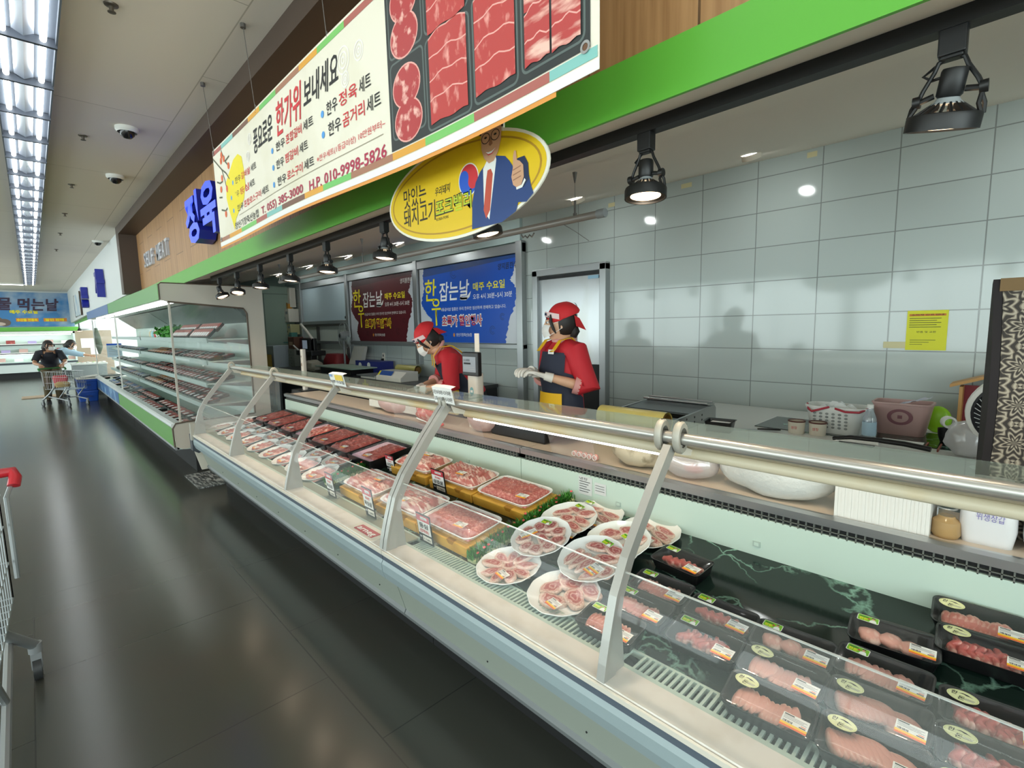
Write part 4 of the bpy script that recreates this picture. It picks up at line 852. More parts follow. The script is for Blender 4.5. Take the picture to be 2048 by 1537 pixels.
# grass strips with little flowers
GRS = mat('plastic_grass', '3e8a2a', .45, n=('2c6a1e', 40, 2, .4, .6)); PINK = mat('plastic_flower', 'e8605e', .5); STRIPB = mat('divider_base', 'b9c08a', .5)
def grass(label, y, x0, x1, seed):
    t = thing('grass_divider', label, 'grass divider', (x0, y, deckz(x0)), 0); t.rotation_euler = (0, -UP, 0); L = (x1-x0)/math.cos(UP); rng = random.Random(seed)
    q = MB(); q.use(STRIPB).box(0, L, -.02, .02, 0, .012)
    for i in range(int(L/.024)): q.at(.012+.024*i, -.02, 0).lathe([(.012, 0), (.012, .016), (.001, .018)], 8)
    q.make('base_strip', t)
    q = MB(); q.smooth = False
    for i in range(1500):
        x, y_ = rng.uniform(.0, L), rng.gauss(0, .014); h = rng.uniform(.03, .062); a = rng.uniform(0, 2*PI); ln = rng.uniform(.008, .032)
        dx, dy = math.cos(a)*ln, math.sin(a)*ln; wx, wy = -math.sin(a)*.0022, math.cos(a)*.0022
        q.use(GRS).add([(x-wx, y_-wy, .01), (x+wx, y_+wy, .01), (x+dx*.45+wx, y_+dy*.45+wy, h*.75), (x+dx*.45-wx, y_+dy*.45-wy, h*.75), (x+dx, y_+dy, h)], [(0, 1, 2, 3), (3, 2, 4)])
    q.make('grass_blades', t)
    q = MB(); q.use(PINK)
    for k in range(5): q.at(Matrix.Rotation(2*PI*k/5, 4, 'Z') @ Matrix.Translation((.003, 0, 0))).sph((0, 0, 0), (.0045, .003, .0035), 6, 4)
    o = q.make('flower'); me = o.data; bpy.data.objects.remove(o)
    for i in range(18): child(me, 'flower', t, (L*(i+.5)/18+rng.uniform(-.01, .01), rng.uniform(-.026, .02), rng.uniform(.035, .062)), (0, 0, rng.uniform(0, 6)))
grass('green plastic grass strip with pink flowers between the wooden risers and round plates', 1.505, 1.2, 1.845, 3)
grass('green plastic grass strip with pink flowers between the black trays and wooden risers', 2.93, 1.22, 1.845, 4)
# price sign cards
def card(label, x, y, l1, l2, col2, h=.145, wd=.1, big=2):
    t = thing('price_card', label, 'price sign', (x, y, max(deckz(x), .549))); q = MB(); q.at(facing(0, 0, 0)); T0 = Matrix.Rotation(rad(-8), 4, 'Y')
    M_ = T0 @ facing(0, 0, 0)
    q.at(M_); q.use(BLACKP).box(-wd/2, wd/2, 0, h, -.004, 0); q.use(clear('acrylic_foot', .1, .05, .15)).box(-wd/2, wd/2, 0, .002, -.05, 0); q.make('holder', t)
    q = MB(); q.at(M_); q.smooth = False; q.use(PAPER).rect(-wd*.46, wd*.46, h*.32, h*.97, .001); q.use(mat('card_red', 'c23844', .5)).rect(-wd*.46, wd*.46, h*.75, h*.97, .0014); q.use(PAPER).rect(-wd*.17, wd*.3, h*.83, h*.92, .0018)
    q.use(mat('price_cream', 'e9e2d4', .6)).rect(-wd*.2, wd*.44, h*.08, h*.26, .001); q.use(mat('logo_grey', 'b8b8bc', .5)).disc(-wd*.34, h*.2, wd*.09, h*.035, .001, 12); q.make('printed_sheet', t)
    q = MB(); q.at(M_); q.smooth = False; q.use(INK).text('우리축산', -wd*.15, h*.845, h*.05, wd*.42, .0024, .01)
    if big == 2: q.use(RED).text(l1, 0, h*.61, h*.09, wd*.46, .0024, .02, 'c'); q.use(INK).text(l2, 0, h*.4, h*.14, wd*.74, .0024, .02, 'c')
    else: q.use(INK).text(l1, 0, h*.55, h*.15, wd*.62, .0024, .02, 'c'); q.use(RED).text(l2, 0, h*.38, h*.1, wd*.66, .0024, .015, 'c')
    q.use(INK).text(col2, wd*.12, h*.12, h*.08, wd*.48, .0018, .01, 'c'); q.make('lettering', t)
card('price card reading 목심살 by the far end of the front risers, behind hazy glass', 1.152, 2.69, '국내산', '목심살', '2380')
card('price card reading 목심살 at the counter joint, left of the aluminium support', 1.155, 2.245, '국내산', '목심살', '23800', .16)
card('price card reading 등심 with red bracketed line, in front of the minced pork', 1.175, 1.78, '등심', '(잡채용)', '1180', .14, .105, 1)
card('price card reading 삼겹살 standing before the rear streaky pork tray', 1.545, 2.19, '국내산', '삼겹살', '2780', .13, .12)
card('price card reading 삼겹살 at the rear, half hidden by the aluminium support', 1.555, 2.72, '국내산', '삼겹살', '2780', .115)
# ------------------------------------------------------------------ track and its spotlights
MB_ = mat('matt_black_metal', '121314', .45); BULB = mat('lit_bulb', 'ffffff', .5, emit=5, ecol=(1.0, .72, .45)); BULBG = mat('bulb_glass_grey', '9aa0a2', .3)
q = MB(); q.smooth = False; q.use(MB_).loft([[(1.36, y, 2.072-.0095*y), (1.4, y, 2.072-.0095*y), (1.4, y, 2.108-.0085*y), (1.36, y, 2.108-.0085*y)] for y in (-1.6, 5.78)])
tag(q.make('track_rail'), 'long black lighting track under the beige soffit above the meat counter', 'track')
def spot_proto():
    t = thing('track_spotlight', 'x', 'spotlight', (0, 0, 0), 0, 'spotlights on the track')
    q = MB(); q.use(MB_).box(-.017, .017, -.022, .022, -.052, .004).box(-.013, .013, -.018, .018, -.058, -.05); q.make('track_adapter', t, bevel=.003)
    q = MB(); q.use(MB_)
    for s in (-1, 1): q.path([(0, s*.008, -.052), (0, s*.02, -.058), (0, s*.026, -.075), (0, s*.042, -.105), (0, s*.05, -.125)], .0042, 8).tube((0, s*.045, -.125), (0, s*.058, -.125), .012, 12).tube((0, s*.05, -.126), (0, s*.024, -.12), .006, 8)
    q.make('yoke', t)
    q = MB(); q.use(MB_).path([(.0, .01, -.055), (.008, .028, -.062), (.012, .045, -.072), (.01, .03, -.085), (.004, .0, -.085)], .0032, 7); q.make('cable', t)
    q = MB(); q.use(MB_).lathe([(.001, -.075), (.02, -.078), (.022, -.083), (.022, -.125), (.018, -.13)], 20); q.make('lamp_holder', t)
    q = MB(); q.use(BULBG).lathe([(.017, -.128), (.022, -.136), (.03, -.142)], 20); q.use(MB_)
    for i in range(18): q.at(Matrix.Rotation(2*PI*i/18, 4, 'Z')).prism([(.026, -.139), (.052, -.158), (.05, -.162), (.026, -.15)], -.002, .002)
    q.at(0, 0, 0); q.make('cooling_fins', t)
    q = MB(); q.use(MB_).lathe([(.05, -.158), (.06, -.16), (.062, -.165), (.062, -.19), (.058, -.19), (.056, -.168), (.04, -.164)], 32)
    for s in (-1, 1): q.path([(0, s*.05, -.128), (.004, s*.058, -.145), (.006, s*.06, -.164)], .004, 6).path([(0, s*.05, -.128), (-.006, s*.05, -.146), (-.01, s*.058, -.164)], .004, 6)
    q.make('front_ring', t)
    q = MB(); q.use(BULB).lathe([(.001, -.188), (.03, -.187), (.045, -.183)], 24); q.make('bulb', t)
    return t
sp0 = spot_proto()
SP = [(.14, 'nearest the camera, big and lit, above the tiled wall', 10, -12), (.83, 'second from the camera, in front of the tiled wall', -2, 4), (1.57, 'third from the camera, lit and peeking below the oval sign', -8, -6), (2.37, 'just left of the oval sign', 0, 5), (3.08, 'second left of the oval sign, with a looped cable', -3, 4), (3.69, 'third left of the oval sign', 0, 5), (4.34, 'third from the far end of the track', -4, 4), (4.97, 'second from the far end of the track, showing a grey lens', -14, 6), (5.54, 'at the far end of the track, glowing warm', -16, -14)]
for i, (y, s, tx, ty) in enumerate(SP):
    o = sp0 if i == 0 else dup(sp0); o.location = (1.38, y, 2.075-.0095*y); o['label'] = 'black track spotlight '+s
    hd = [c for c in o.children if c.name.split('.')[0] in ('lamp_holder', 'cooling_fins', 'front_ring', 'bulb')]
    Pv = Matrix.Translation((0, 0, -.125)); Mr = Pv @ Matrix.Rotation(rad(tx), 4, 'X') @ Matrix.Rotation(rad(ty), 4, 'Y') @ Pv.inverted()
    for c in hd: c.matrix_basis = Mr
    if i != 7:
        L = bpy.data.lights.new('spot_lamp', 'SPOT'); L.energy = SPOT_W; L.color = (1.0, .8, .58); L.spot_size = rad(112); L.spot_blend = .9; L.shadow_soft_size = .04
        lo = bpy.data.objects.new('spot_lamp', L); COL.objects.link(lo); lo.parent = o; lo.matrix_basis = Mr @ Matrix.Translation((0, 0, -.196))
# bar hung on wires under the soffit
t = thing('hanging_bar', 'grey tube bar hung on thin wires under the soffit, behind the oval sign', 'hanging bar', (1.815, 1.295, 1.976))
q = MB(); q.use(mat('bar_grey', '8f8983', .4, .3)).tube((0, .03, 0), (0, 3.86, 0), .016, 14); q.make('bar', t)
q = MB(); q.use(GREYP).tube((0, -.01, 0), (0, .03, 0), .019, 14); q.make('end_cap', t)
for y in (.155, 2.15, 3.9-.05):
    q = MB(); zs = 2.06+.216*(1.815-1.21)-.0085*(y+1.295)-1.976
    q.use(MATS['wire']).lathe([(.011, zs), (.006, zs-.02), (.003, zs-.045)], 10) if False else q.use(MATS['wire']).tube((0, y, zs), (0, y, zs-.045), .011, 8, .003).tube((0, y, zs-.04), (0, y, .07), .0013, 5).tube((0, y, .08), (0, y, .022), .005, 8).tube((0, y, .025), (0, y, .012), .009, 8); q.make('suspension_wire', t)
q = MB(); q.use(MATS['wire']).path([(0, .22, -.015), (.02, .17, -.05), (.03, .1, -.1)], .0016, 5).path([(0, .5+.0*0, -.02), (.004, .49, -.035), (0, .47, -.03), (.004, .46, -.04), (0, .44, -.03), (.004, .43, -.04), (0, .41, -.025)], .004, 6); q.make('cord_tie', t)
# ------------------------------------------------------------------ behind the counter, nearest part: white work table and what is on it
TZ = .87
t = thing('work_table', 'white-topped work table along the tiled wall, under the baskets', 'table', (3.2, .6, 0))
q = MB(); q.use(mat('table_white', 'd2d3cf', .3)).box(-.68, .64, -1.5, 1.2, TZ-.04, TZ); q.make('table_top', t, bevel=.006)
for sx in (-.62, .58):
    for sy in (-1.42, 1.12): q = MB(); q.use(STEEL).box(sx-.025, sx+.025, sy-.025, sy+.025, 0, TZ-.04); q.make('leg', t)
q = MB(); q.use(MARBLE).box(-.1, .3, -.42, .5, TZ, TZ+.004); o = q.make('dark_board'); o.location = (3.2, .6, 0); tag(o, 'dark thin board lying under the white basket and water bottle', 'board')
# film wrapper
t = thing('wrapping_machine', 'silver film wrapping machine with a yellow roll on the work table', 'wrapping machine', (2.85, 1.6, TZ))
q = MB(); q.use(STEEL).prism([(-.3, 0), (-.3, .07), (.28, .1), (.3, .08), (.3, 0)], .225, .24); q.make('side_plate', t); q = MB(); q.use(STEEL).prism([(-.3, 0), (-.3, .07), (.28, .1), (.3, .08), (.3, 0)], -.24, -.225)
q.use(mat('hole_dark', '2b2b2d', .6)); [q.tube((-.1+.1*(i % 3), -.241, .03+.03*(i//3)), (-.1+.1*(i % 3), -.2405, .03+.03*(i//3)), .007, 10) for i in range(6)]; q.make('side_plate', t)
q = MB(); q.use(mat('heat_plate', '6f7477', .3, .6)).prism([(-.02, .07), (-.02, .08), (.27, .1), (.27, .09)], -.222, .222); q.use(BLACKP).box(-.06, -.03, -.222, .222, .05, .078); q.make('heat_plate', t)
q = MB(); q.use(STEEL).tube((.2, -.23, .115), (.2, .23, .115), .008, 10).tube((.27, -.23, .12), (.27, .23, .12), .006, 10).box(.24, .3, -.23, .23, .1, .112); q.make('cutter_bar', t)
t2 = thing('film_roll', 'yellow cling film roll lying at the front of the wrapping machine', 'film roll', (2.5, 1.57, TZ+.075))
q = MB(); q.use(mat('film_yellow', 'd9c978', .25, n=('c9b35c', 4, 3, .5, .7))).tube((0, -.22, 0), (0, .22, 0), .062, 28, caps=False); q.use(mat('cardboard_core', '7b5a24', .7)).tube((0, -.221, 0), (0, .221, 0), .05, 24, caps=False); q.make('film', t2)
q = MB(); q.use(mat('roll_print', '7a4326', .5)); [q.at(Matrix.Rotation(rad(-40), 4, 'Y') @ facing(-.0625, .0, 0)).text(s, u, -.012, .018, .1, .0, .01, 'c') for s, u in (('POLY WRAP', -.12), ('FILM', .0), ('POLY WRAP', .12))]; q.make('lettering', t2)
t3 = thing('film_stand', 'low steel cradle under the yellow film roll', 'stand', (2.5, 1.57, 0))
q = MB(); q.use(STEEL).box(-.05, .05, -.24, .24, TZ-.02, TZ+.012); q.make('cradle', t3); q = MB(); q.use(STEEL).box(-.03, .03, -.2, -.16, 0, TZ-.02).box(-.03, .03, .16, .2, 0, TZ-.02); q.make('legs', t3)
# black tray, knife
t = thing('black_meat_tray', 'empty black tray with a white sheet inside, beside the wrapping machine', 'tray', (2.84, 1.2, TZ)); t.rotation_euler = (0, 0, rad(-80))
q = MB(); q.use(TRAYB).loft([rr(.13, .1, .01, 0), rr(.15, .12, .014, .06), rr(.165, .135, .016, .062), rr(.145, .115, .014, .058), rr(.125, .095, .01, .006)], True, True); q.make('tray', t)
q = MB(); q.use(PAPER).poly([(-.055, -.035), (.05, -.04), (.055, .03), (-.05, .04)], .05); q.make('paper_sheet', t)
t = thing('kitchen_knife', 'knife with black handle lying on the white table beside the black tray', 'knife', (2.98, 1.04, TZ+.003), -60)
q = MB(); q.use(STEEL).prism([(-.2, -.018), (-.16, .02), (0, .02), (0, -.012)], 0, .002, 'z'); q.make('blade', t); q = MB(); q.use(BLACKP).loft([[(x, y*k, .004+z*k) for y, z in ((.012, 0), (.008, .01), (-.008, .01), (-.012, 0))] for x, k in ((0, .8), (.05, 1), (.11, 1.1), (.12, .6))]); q.make('handle', t)
# white basket with red handles
t = thing('plastic_basket', 'white plastic shopping basket with red handles against the tiled wall', 'basket', (3.22, .7, TZ), -90)
WB_ = mat('basket_white', 'e4e6e2', .4); q = MB(); q.use(WB_)
ring_ = lambda k, z: rr(.3*k, .2*k, .07*k, z, 6)
q.loft([ring_(.8, .004), ring_(.84, .03), ring_(.96, .13), ring_(1.02, .145), ring_(1.02, .155), ring_(.95, .155), ring_(.93, .13), ring_(.8, .01)], True, True); q.make('basket_body', t)
q = MB(); q.use(mat('basket_hole', '8b8f8c', .7))
for r_ in range(5):
    for c in range(6):
        x = -.09+.03*c; k = .84+.12*(.035+.02*r_-.03)/.1; q.at(Matrix.Translation((x, -.1*k-.0035+.0, .04+.019*r_)) @ Matrix.Rotation(rad(90), 4, 'X')).disc(0, 0, .0085, .0065, .0, 10)
q.at(0, 0, 0); q.make('hole_pattern', t)
q = MB(); q.use(mat('handle_red', 'a8283a', .4)).path([(-.145, -.03, .155), (-.12, -.1, .135), (-.1, -.115, .125), (-.04, -.11, .148), (-.02, -.1, .155)], .006, 8).path([(.01, -.105, .15), (.06, -.118, .138), (.12, -.11, .14), (.15, -.03, .155)], .006, 8); q.make('handle', t)
q = MB(); q.use(mat('crumpled_plastic', 'dfe3e2', .2)).grid(14, 10, lambda u, v: ((u-.5)*.22, (v-.5)*.13, .12+.045*noise.noise(Vector((u*6, v*6, 2)))+.04*math.sin(PI*u)*math.sin(PI*v))); tag(q.make('plastic_bag'), 'crumpled clear bag lying inside the white basket', 'bag'); o = bpy.data.objects['plastic_bag']; o.location = (3.22, .7, TZ); o.rotation_euler = (0, 0, rad(-90))
# cans, bottle, pink basket, green cloth, tape, clear bag
for i, (x, y, s) in enumerate(((3.06, .86, 'left'), (3.08, .76, 'right'))):
    t = thing('paper_tub', f'cream paper tub with brown rim before the white basket, the {s} one', 'tub', (x, y, TZ)); q = MB(); q.use(mat('tub_cream', 'd6cfbf', .6)).lathe([(.04, 0), (.043, .07), (.038, .07), (.036, .01), (.001, .01)], 20, c0=True); q.make('tub_body', t)
    q = MB(); q.use(mat('tub_rim', '5b2f28', .5)).lathe([(.044, .066), (.046, .07), (.044, .074), (.036, .07)], 20); q.use(RED).at(facing(-.0425, 0, .03)).text('쌈장', -.015, 0, .014, .03); q.make('tub_rim', t)
t = thing('water_bottle', 'clear plastic water bottle with pale label between the two baskets', 'bottle', (3.1, .53, TZ)); q = MB(); q.use(clear('bottle_plastic', .12, .05, .25, (.7, .78, .82), (.9, .95, 1))).lathe([(.028, 0), (.031, .01), (.031, .11), (.027, .13), (.014, .16), (.013, .175)], 18, c0=True); q.make('bottle_body', t)
q = MB(); q.use(mat('bottle_label', 'a9c6d8', .4)).lathe([(.0315, .03), (.0315, .1)], 18); q.make('label', t); q = MB(); q.use(PAPER).lathe([(.015, .172), (.015, .19), (.001, .19)], 14); q.make('cap', t)
PNK = mat('pink_plastic', 'c3a09b', .45); t = thing('pink_bin', 'dusty pink plastic bin with a ring emblem against the tiled wall', 'bin', (3.4, .435, TZ), -90)
q = MB(); q.use(PNK).loft([rr(.2, .14, .03, 0, 5), rr(.255, .18, .035, .17, 5), rr(.265, .19, .036, .172, 5), rr(.265, .19, .036, .18, 5), rr(.245, .17, .03, .18, 5), rr(.19, .13, .025, .01, 5)], True, True); q.make('bin_body', t)
q = MB(); T_ = Matrix.Translation((0, -.0845, .105)) @ Matrix.Rotation(rad(90+6.7), 4, 'X'); q.at(T_); q.use(mat('emblem_mauve', '8b5a62', .5)); q.add([(k*math.cos(2*PI*i/28), k*.78*math.sin(2*PI*i/28), .001) for k in (.056, .038) for i in range(28)], [(i, (i+1) % 28, 28+(i+1) % 28, 28+i) for i in range(28)]).rect(-.01, .01, -.009, .01, .001); q.make('ring_emblem', t)
q = MB(); q.use(clear('violet_film', .2, .12, .5, (.62, .62, .78))).grid(8, 5, lambda u, v: (-.02+.14*u, -.06+.1*v, .165+.05*u+.012*noise.noise(Vector((u*5, v*5, 7))))); o = q.make('plastic_sleeve'); o.location = (3.4, .435, TZ); o.rotation_euler = (0, 0, rad(-90)); tag(o, 'pale violet plastic sleeves sticking out of the pink bin', 'sleeve')
t = thing('green_pouch', 'bright green rounded pouch leaning behind the pink bin', 'pouch', (3.55, .3, TZ)); q = MB(); q.use(mat('lime_plastic', '86b81a', .4)).sph((0, 0, .075), (.025, .06, .075), 16, 10); q.make('pouch', t)
t = thing('tape_roll', 'white roll of tape standing on a black mug beside the green pouch', 'tape', (3.3, .235, TZ+.075), 20); q = MB(); q.use(PAPER).loft([[(x, k*math.cos(2*PI*i/20), k*math.sin(2*PI*i/20)+.03) for i in range(20)] for x, k in ((-.02, .03), (.02, .03), (.02, .021), (-.02, .021), (-.02, .03))], False, False); q.make('tape', t)
t = thing('black_cup', 'black cup under the white tape roll', 'cup', (3.28, .23, TZ)); q = MB(); q.use(BLACKP).lathe([(.03, 0), (.042, .04), (.045, .075), (.04, .072), (.03, .006), (.001, .006)], 18, c0=True); q.make('cup', t)
t = thing('plastic_bag', 'clear crumpled plastic bag standing in front of the white fan', 'bag', (3.02, .15, TZ)); q = MB(); q.use(clear('bag_film', .2, .15, .5, (.72, .72, .72))).sph((0, 0, .08), (.07, .075, .085), 22, 14, fn=lambda p: p*(1+.16*noise.noise(p*28))); q.make('bag', t)
t = thing('sealing_tool', 'long black and white hand sealer lying at the front of the white table', 'sealer', (2.95, .46, TZ+.012), 83)
q = MB(); q.use(BLACKP).loft([rr(.012, .02, .004, 0, 2)]+[[(x, y*k, z*k) for (y, z) in ((.016, -.01), (.016, .012), (-.016, .012), (-.016, -.01))] for x, k in ()], True, True) if False else q.use(BLACKP).path([(-.2, 0, .018), (-.1, 0, .026), (0, 0, .026), (.12, 0, .02), (.2, 0, .0)], .013, 10); q.make('upper_arm', t)
q = MB(); q.use(PAPER).path([(0, 0, .008), (.12, 0, .004), (.2, 0, -.004)], .012, 10); q.make('white_arm', t); q = MB(); q.use(BLACKP).box(.02, .17, -.014, .014, -.012, -.004); q.make('base', t)
# fan, wooden house shelf, spare papers
t = thing('circulator_fan', 'round white and black desk fan partly behind the patterned cloth', 'fan', (2.95, -.01, TZ), 0)
q = MB(); q.use(mat('fan_white', 'e8e6e0', .35)).lathe([(.085, 0), (.085, .015), (.03, .025), (.02, .06)], 24, c0=True); q.make('foot', t)
RY = Matrix.Translation((0, 0, .215)) @ Matrix.Rotation(rad(-98), 4, 'Y')
q = MB(); q.at(RY); q.use(MATS['fan_white']).lathe([(.168, -.06), (.172, -.02), (.168, .0), (.152, .008), (.148, -.01)], 40); q.make('rim', t)
q = MB(); q.at(RY); q.use(mat('fan_black', '17161b', .4)).lathe([(.15, -.02), (.1, -.04), (.001, -.05)], 32).lathe([(.152, .004), (.142, .006), (.14, -.01)], 40); q.make('dark_back', t)
q = MB(); q.use(mat('grille_white', 'd8d8d8', .4))
for i in range(40):
    a = 2*PI*i/40; q.at(RY).path([(.14*math.cos(a), .14*math.sin(a), .004), (.1*math.cos(a+.22), .1*math.sin(a+.22), .008), (.05*math.cos(a+.5), .05*math.sin(a+.5), .01)], .0018, 4)
q.lathe([(.05, .004), (.045, .012), (.001, .014)], 24); q.make('grille', t)
q = MB(); q.use(MATS['fan_white']).tube((0.03, 0, .02), (.06, 0, .16), .018, 12); q.make('neck', t)
t = thing('wooden_shelf', 'small wooden house-shaped shelf with a red lining against the tiled wall', 'shelf', (3.74, .1, TZ)); WD_ = mat('pine', 'b98a4e', .5)
q = MB(); q.use(WD_).box(-.06, .06, .115, .13, 0, .25).box(-.06, .06, -.13, -.115, 0, .25); q.make('side_panel', t); q = MB(); q.use(WD_).prism([(.17, .245), (0, .31), (-.17, .245), (-.17, .262), (0, .327), (.17, .262)], -.08, .08, 'x'); q.make('roof', t)
q = MB(); q.use(mat('red_lining', '7c2630', .6)).box(.045, .05, -.115, .115, .0, .25); q.make('back_panel', t)
t = thing('paper_pad', 'white paper pad and chopstick box lying on the white table before the pink bin', 'paper', (3.12, .38, TZ), -90); q = MB(); q.use(PAPER).box(-.1, .07, -.06, .05, 0, .01); q.make('pad', t); q = MB(); q.use(mat('reddish_wood', '8b4a38', .5)).box(.08, .086, -.09, .07, .0, .012).box(.13, .136, -.09, .07, 0, .012); q.make('sticks', t)
t = thing('white_saucer', 'white round dish at the near end of the table, beside the patterned cloth', 'dish', (2.75, .06, TZ)); q = MB(); q.use(PLATE).lathe([(.03, 0), (.06, .012), (.062, .015), (.03, .006), (.001, .005)], 24, c0=True); q.make('dish', t)
# yellow notice on the tiled wall
t = thing('wall_notice', 'yellow paper notice with small print taped to the white wall tiles', 'notice', (3.856, .505, 1.31)); q = MB(); q.at(facing(0, 0, 0)); q.smooth = False
q.use(mat('notice_paper', 'd9d81c', .5)).box(0, .19, 0, .238, -.002, .0).use(mat('old_tape', 'cfc79a', .5)).rect(-.11, 0, .01, .05, .0); q.make('sheet', t)
q = MB(); q.at(facing(0, 0, 0)); q.smooth = False; q.use(mat('notice_orange', 'c97a1c', .5)).rect(.01, .18, .205, .218, .001).use(INK).text('소비자 신고 안내', .02, .208, .009, .15, .0015, .01)
for i in range(5): q.rect(.012, .16-.02*(i % 2), .19-.013*i, .193-.013*i, .001)
q.text('반품 및 교환', .05, .105, .01, .09, .001); [q.rect(.02, .14-.03*i, .06-.013*i, .0625-.013*i, .001) for i in range(3)]; q.make('print', t)
for y, z, w_ in ((2.7, 2.55, .07), (2.0, 2.57, .09), (1.1, 2.585, .06)):
    q = MB(); q.at(facing(3.858, y, z)); q.use(MATS['old_tape']).rect(0, w_, 0, .035, 0); tag(q.make('tape_scrap'), {2.7: 'yellowed tape scrap at the top of the tiles near the bar', 2.0: 'torn yellowed tape scrap high on the tiles, middle one', 1.1: 'yellowed tape scrap high on the tiles, nearest camera'}[y], 'tape')
# patterned cloth hung over a stand
def cloth_mat():
    m = mat('patterned_cloth', '8a7f70', .7); nt = m.node_tree; b = nt.nodes['Principled BSDF']; Lk = nt.links.new
    tc = nt.nodes.new('ShaderNodeTexCoord'); sp = nt.nodes.new('ShaderNodeSeparateXYZ'); Lk(tc.outputs['Object'], sp.inputs[0])
    def math_(op, a, b_=None, c_=None):
        n = nt.nodes.new('ShaderNodeMath'); n.operation = op
        for i, x in enumerate((a, b_, c_)):
            if x is None: continue
            if isinstance(x, (int, float)): n.inputs[i].default_value = x
            else: Lk(x, n.inputs[i])
        return n.outputs[0]
    def motif(ox, oz, P_, k, lob):
        u = math_('SUBTRACT', math_('FRACT', math_('MULTIPLY_ADD', sp.outputs[1], 1/P_, ox)), .5); v = math_('SUBTRACT', math_('FRACT', math_('MULTIPLY_ADD', sp.outputs[2], 1/P_, oz)), .5)
        r = math_('SQRT', math_('ADD', math_('MULTIPLY', u, u), math_('MULTIPLY', v, v))); a = math_('ARCTAN2', v, u)
        r2 = math_('MULTIPLY_ADD', math_('COSINE', math_('MULTIPLY', a, lob)), .07, r)
        return math_('SINE', math_('MULTIPLY', r2, k)), r
    m1, r1 = motif(.0, .0, .115, 38, 8); m2, r2 = motif(.5, .5, .115, 30, 6)
    near = math_('LESS_THAN', r1, r2); s = math_('ADD', math_('MULTIPLY', m1, near), math_('MULTIPLY', m2, math_('SUBTRACT', 1, near)))
    rp = nt.nodes.new('ShaderNodeValToRGB'); rp.color_ramp.interpolation = 'CONSTANT'; e = rp.color_ramp.elements; e.new(.4); e.new(.7)
    for q_, (p, c) in zip(e, ((0, '2a2522'), (.3, '5c5248'), (.52, '8f8474'), (.82, 'c9bda6'))): pass
    while len(e) < 4: e.new(.9)
    for q_, (p, c) in zip(e, ((0, '2e2823'), (.3, '4f463d'), (.52, '7b7163'), (.86, 'a89e8c'))): q_.position = p; q_.color = (*lin(c), 1)
    Lk(math_('MULTIPLY_ADD', s, .5, .5), rp.inputs[0]); Lk(rp.outputs[0], b.inputs['Base Color']); return m
t = thing('patterned_cover', 'black and cream tile-patterned cloth cover standing at the right end of the counter', 'cloth cover', (2.05, .055, .84))
q = MB(); q.use(cloth_mat()); wv = lambda v: .012*math.sin(v*9)+.006*math.sin(v*23)
q.loft([[(0+wv(z), 0+.02*(.77-z)*0-.014*math.sin(z*4), z), (.02+wv(z), -.3, z), (.0+wv(z), -.62, z)] for z in [.77*i/16 for i in range(17)]], False, False, closed=False); q.make('patterned_panel', t)
q = MB(); q.use(mat('black_velvet', '1b1517', .8)); q.loft([[(wv(z)-.003, -.014*math.sin(z*4)+.001, z), (wv(z)-.003, .02-.014*math.sin(z*4), z), (.26, .03, z), (.26, -.62, z)] for z in [.77*i/16 for i in range(17)]], False, True, closed=False); q.make('black_border', t)
q = MB(); q.use(mat('bronze_sheer', '6b4f1e', .5)).box(-.006, .255, -.62, .004, .735, .772); q.make('top_hem', t)
# ------------------------------------------------------------------ rear shelf of the counter, seen through the case
SZ = .838
def bagpile(name, label, cat, x, y, r, m, dz=0.0, seed=0, amp=.2, fr=20):
    q = MB(); q.use(m).sph((0, 0, r[2]*.92), r, 26, 16, fn=lambda p: Vector((p.x*(1+amp*noise.noise(p*fr+Vector((seed, 0, 0)))), p.y*(1+amp*noise.noise(p*fr+Vector((0, seed, 0)))), max(p.z*(1+amp*noise.noise(p*fr)), -r[2]*.9)))); o = q.make(name); o.location = (x, y, SZ+dz); return tag(o, label, cat)
FOAM = mat('foam_white', 'd9d8d2', .6); WBAG = mat('white_bag_film', 'c7c9c4', .3, bump=(40, .4))
bagpile('foam_tray_bag', 'white plastic bag packed with foam trays on the rear shelf, right of the support', 'bag', 1.985, .62, (.09, .2, .1), WBAG, seed=3, amp=.14, fr=12)
t = thing('foam_tray_stack', 'tall stack of white foam trays on its side on the rear shelf', 'tray stack', (2.0, .29, SZ)); q = MB(); q.use(FOAM)
for i in range(26): q.box(-.11+.0015*(i % 2), .08, .115-.0095*i-.0093, .115-.0095*i, .0, .17+.001*(i % 2))
q.make('foam_trays', t)
for i, (x, y, s) in enumerate(((1.99, .035, 'printed white plastic bag of supplies on the rear shelf beside the jar'), (1.99, -.1, 'white and violet printed pack at the right end of the rear shelf'))):
    t = thing('supply_pack', s, 'pack', (x, y, SZ)); q = MB(); q.use(mat('pack_white', 'd5d5d6', .3)).loft([rr(.1, .11, .02, 0, 4), rr(.12, .125, .03, .05, 4), rr(.11, .12, .025, .16, 4), rr(.06, .09, .02, .19, 4)]); q.make('pack_body', t)
    q = MB(); q.at(facing(-.0595, .04, .06)); q.use(mat('pack_violet', '6b62a8', .5)).text('위생장갑', .015, .02, .02, .06, .004) .use(RED).text('100매', .0, .07, .014, .03, .004); q.make('lettering', t)
t = thing('glass_jar', 'small amber jar with a ring handle on the rear shelf', 'jar', (1.95, .125, SZ)); q = MB(); q.use(mat('amber_jar', 'a8895c', .2)).lathe([(.03, 0), (.036, .012), (.034, .05), (.022, .06), (.02, .066)], 18, c0=True, c1=True); q.make('jar_body', t)
q = MB(); q.use(STEEL).path([(.022*math.cos(2*PI*i/16), .022*math.sin(2*PI*i/16), .09) for i in range(17)], .003, 6).tube((0, .022, .06), (0, .022, .09), .002, 6); q.make('ring', t)
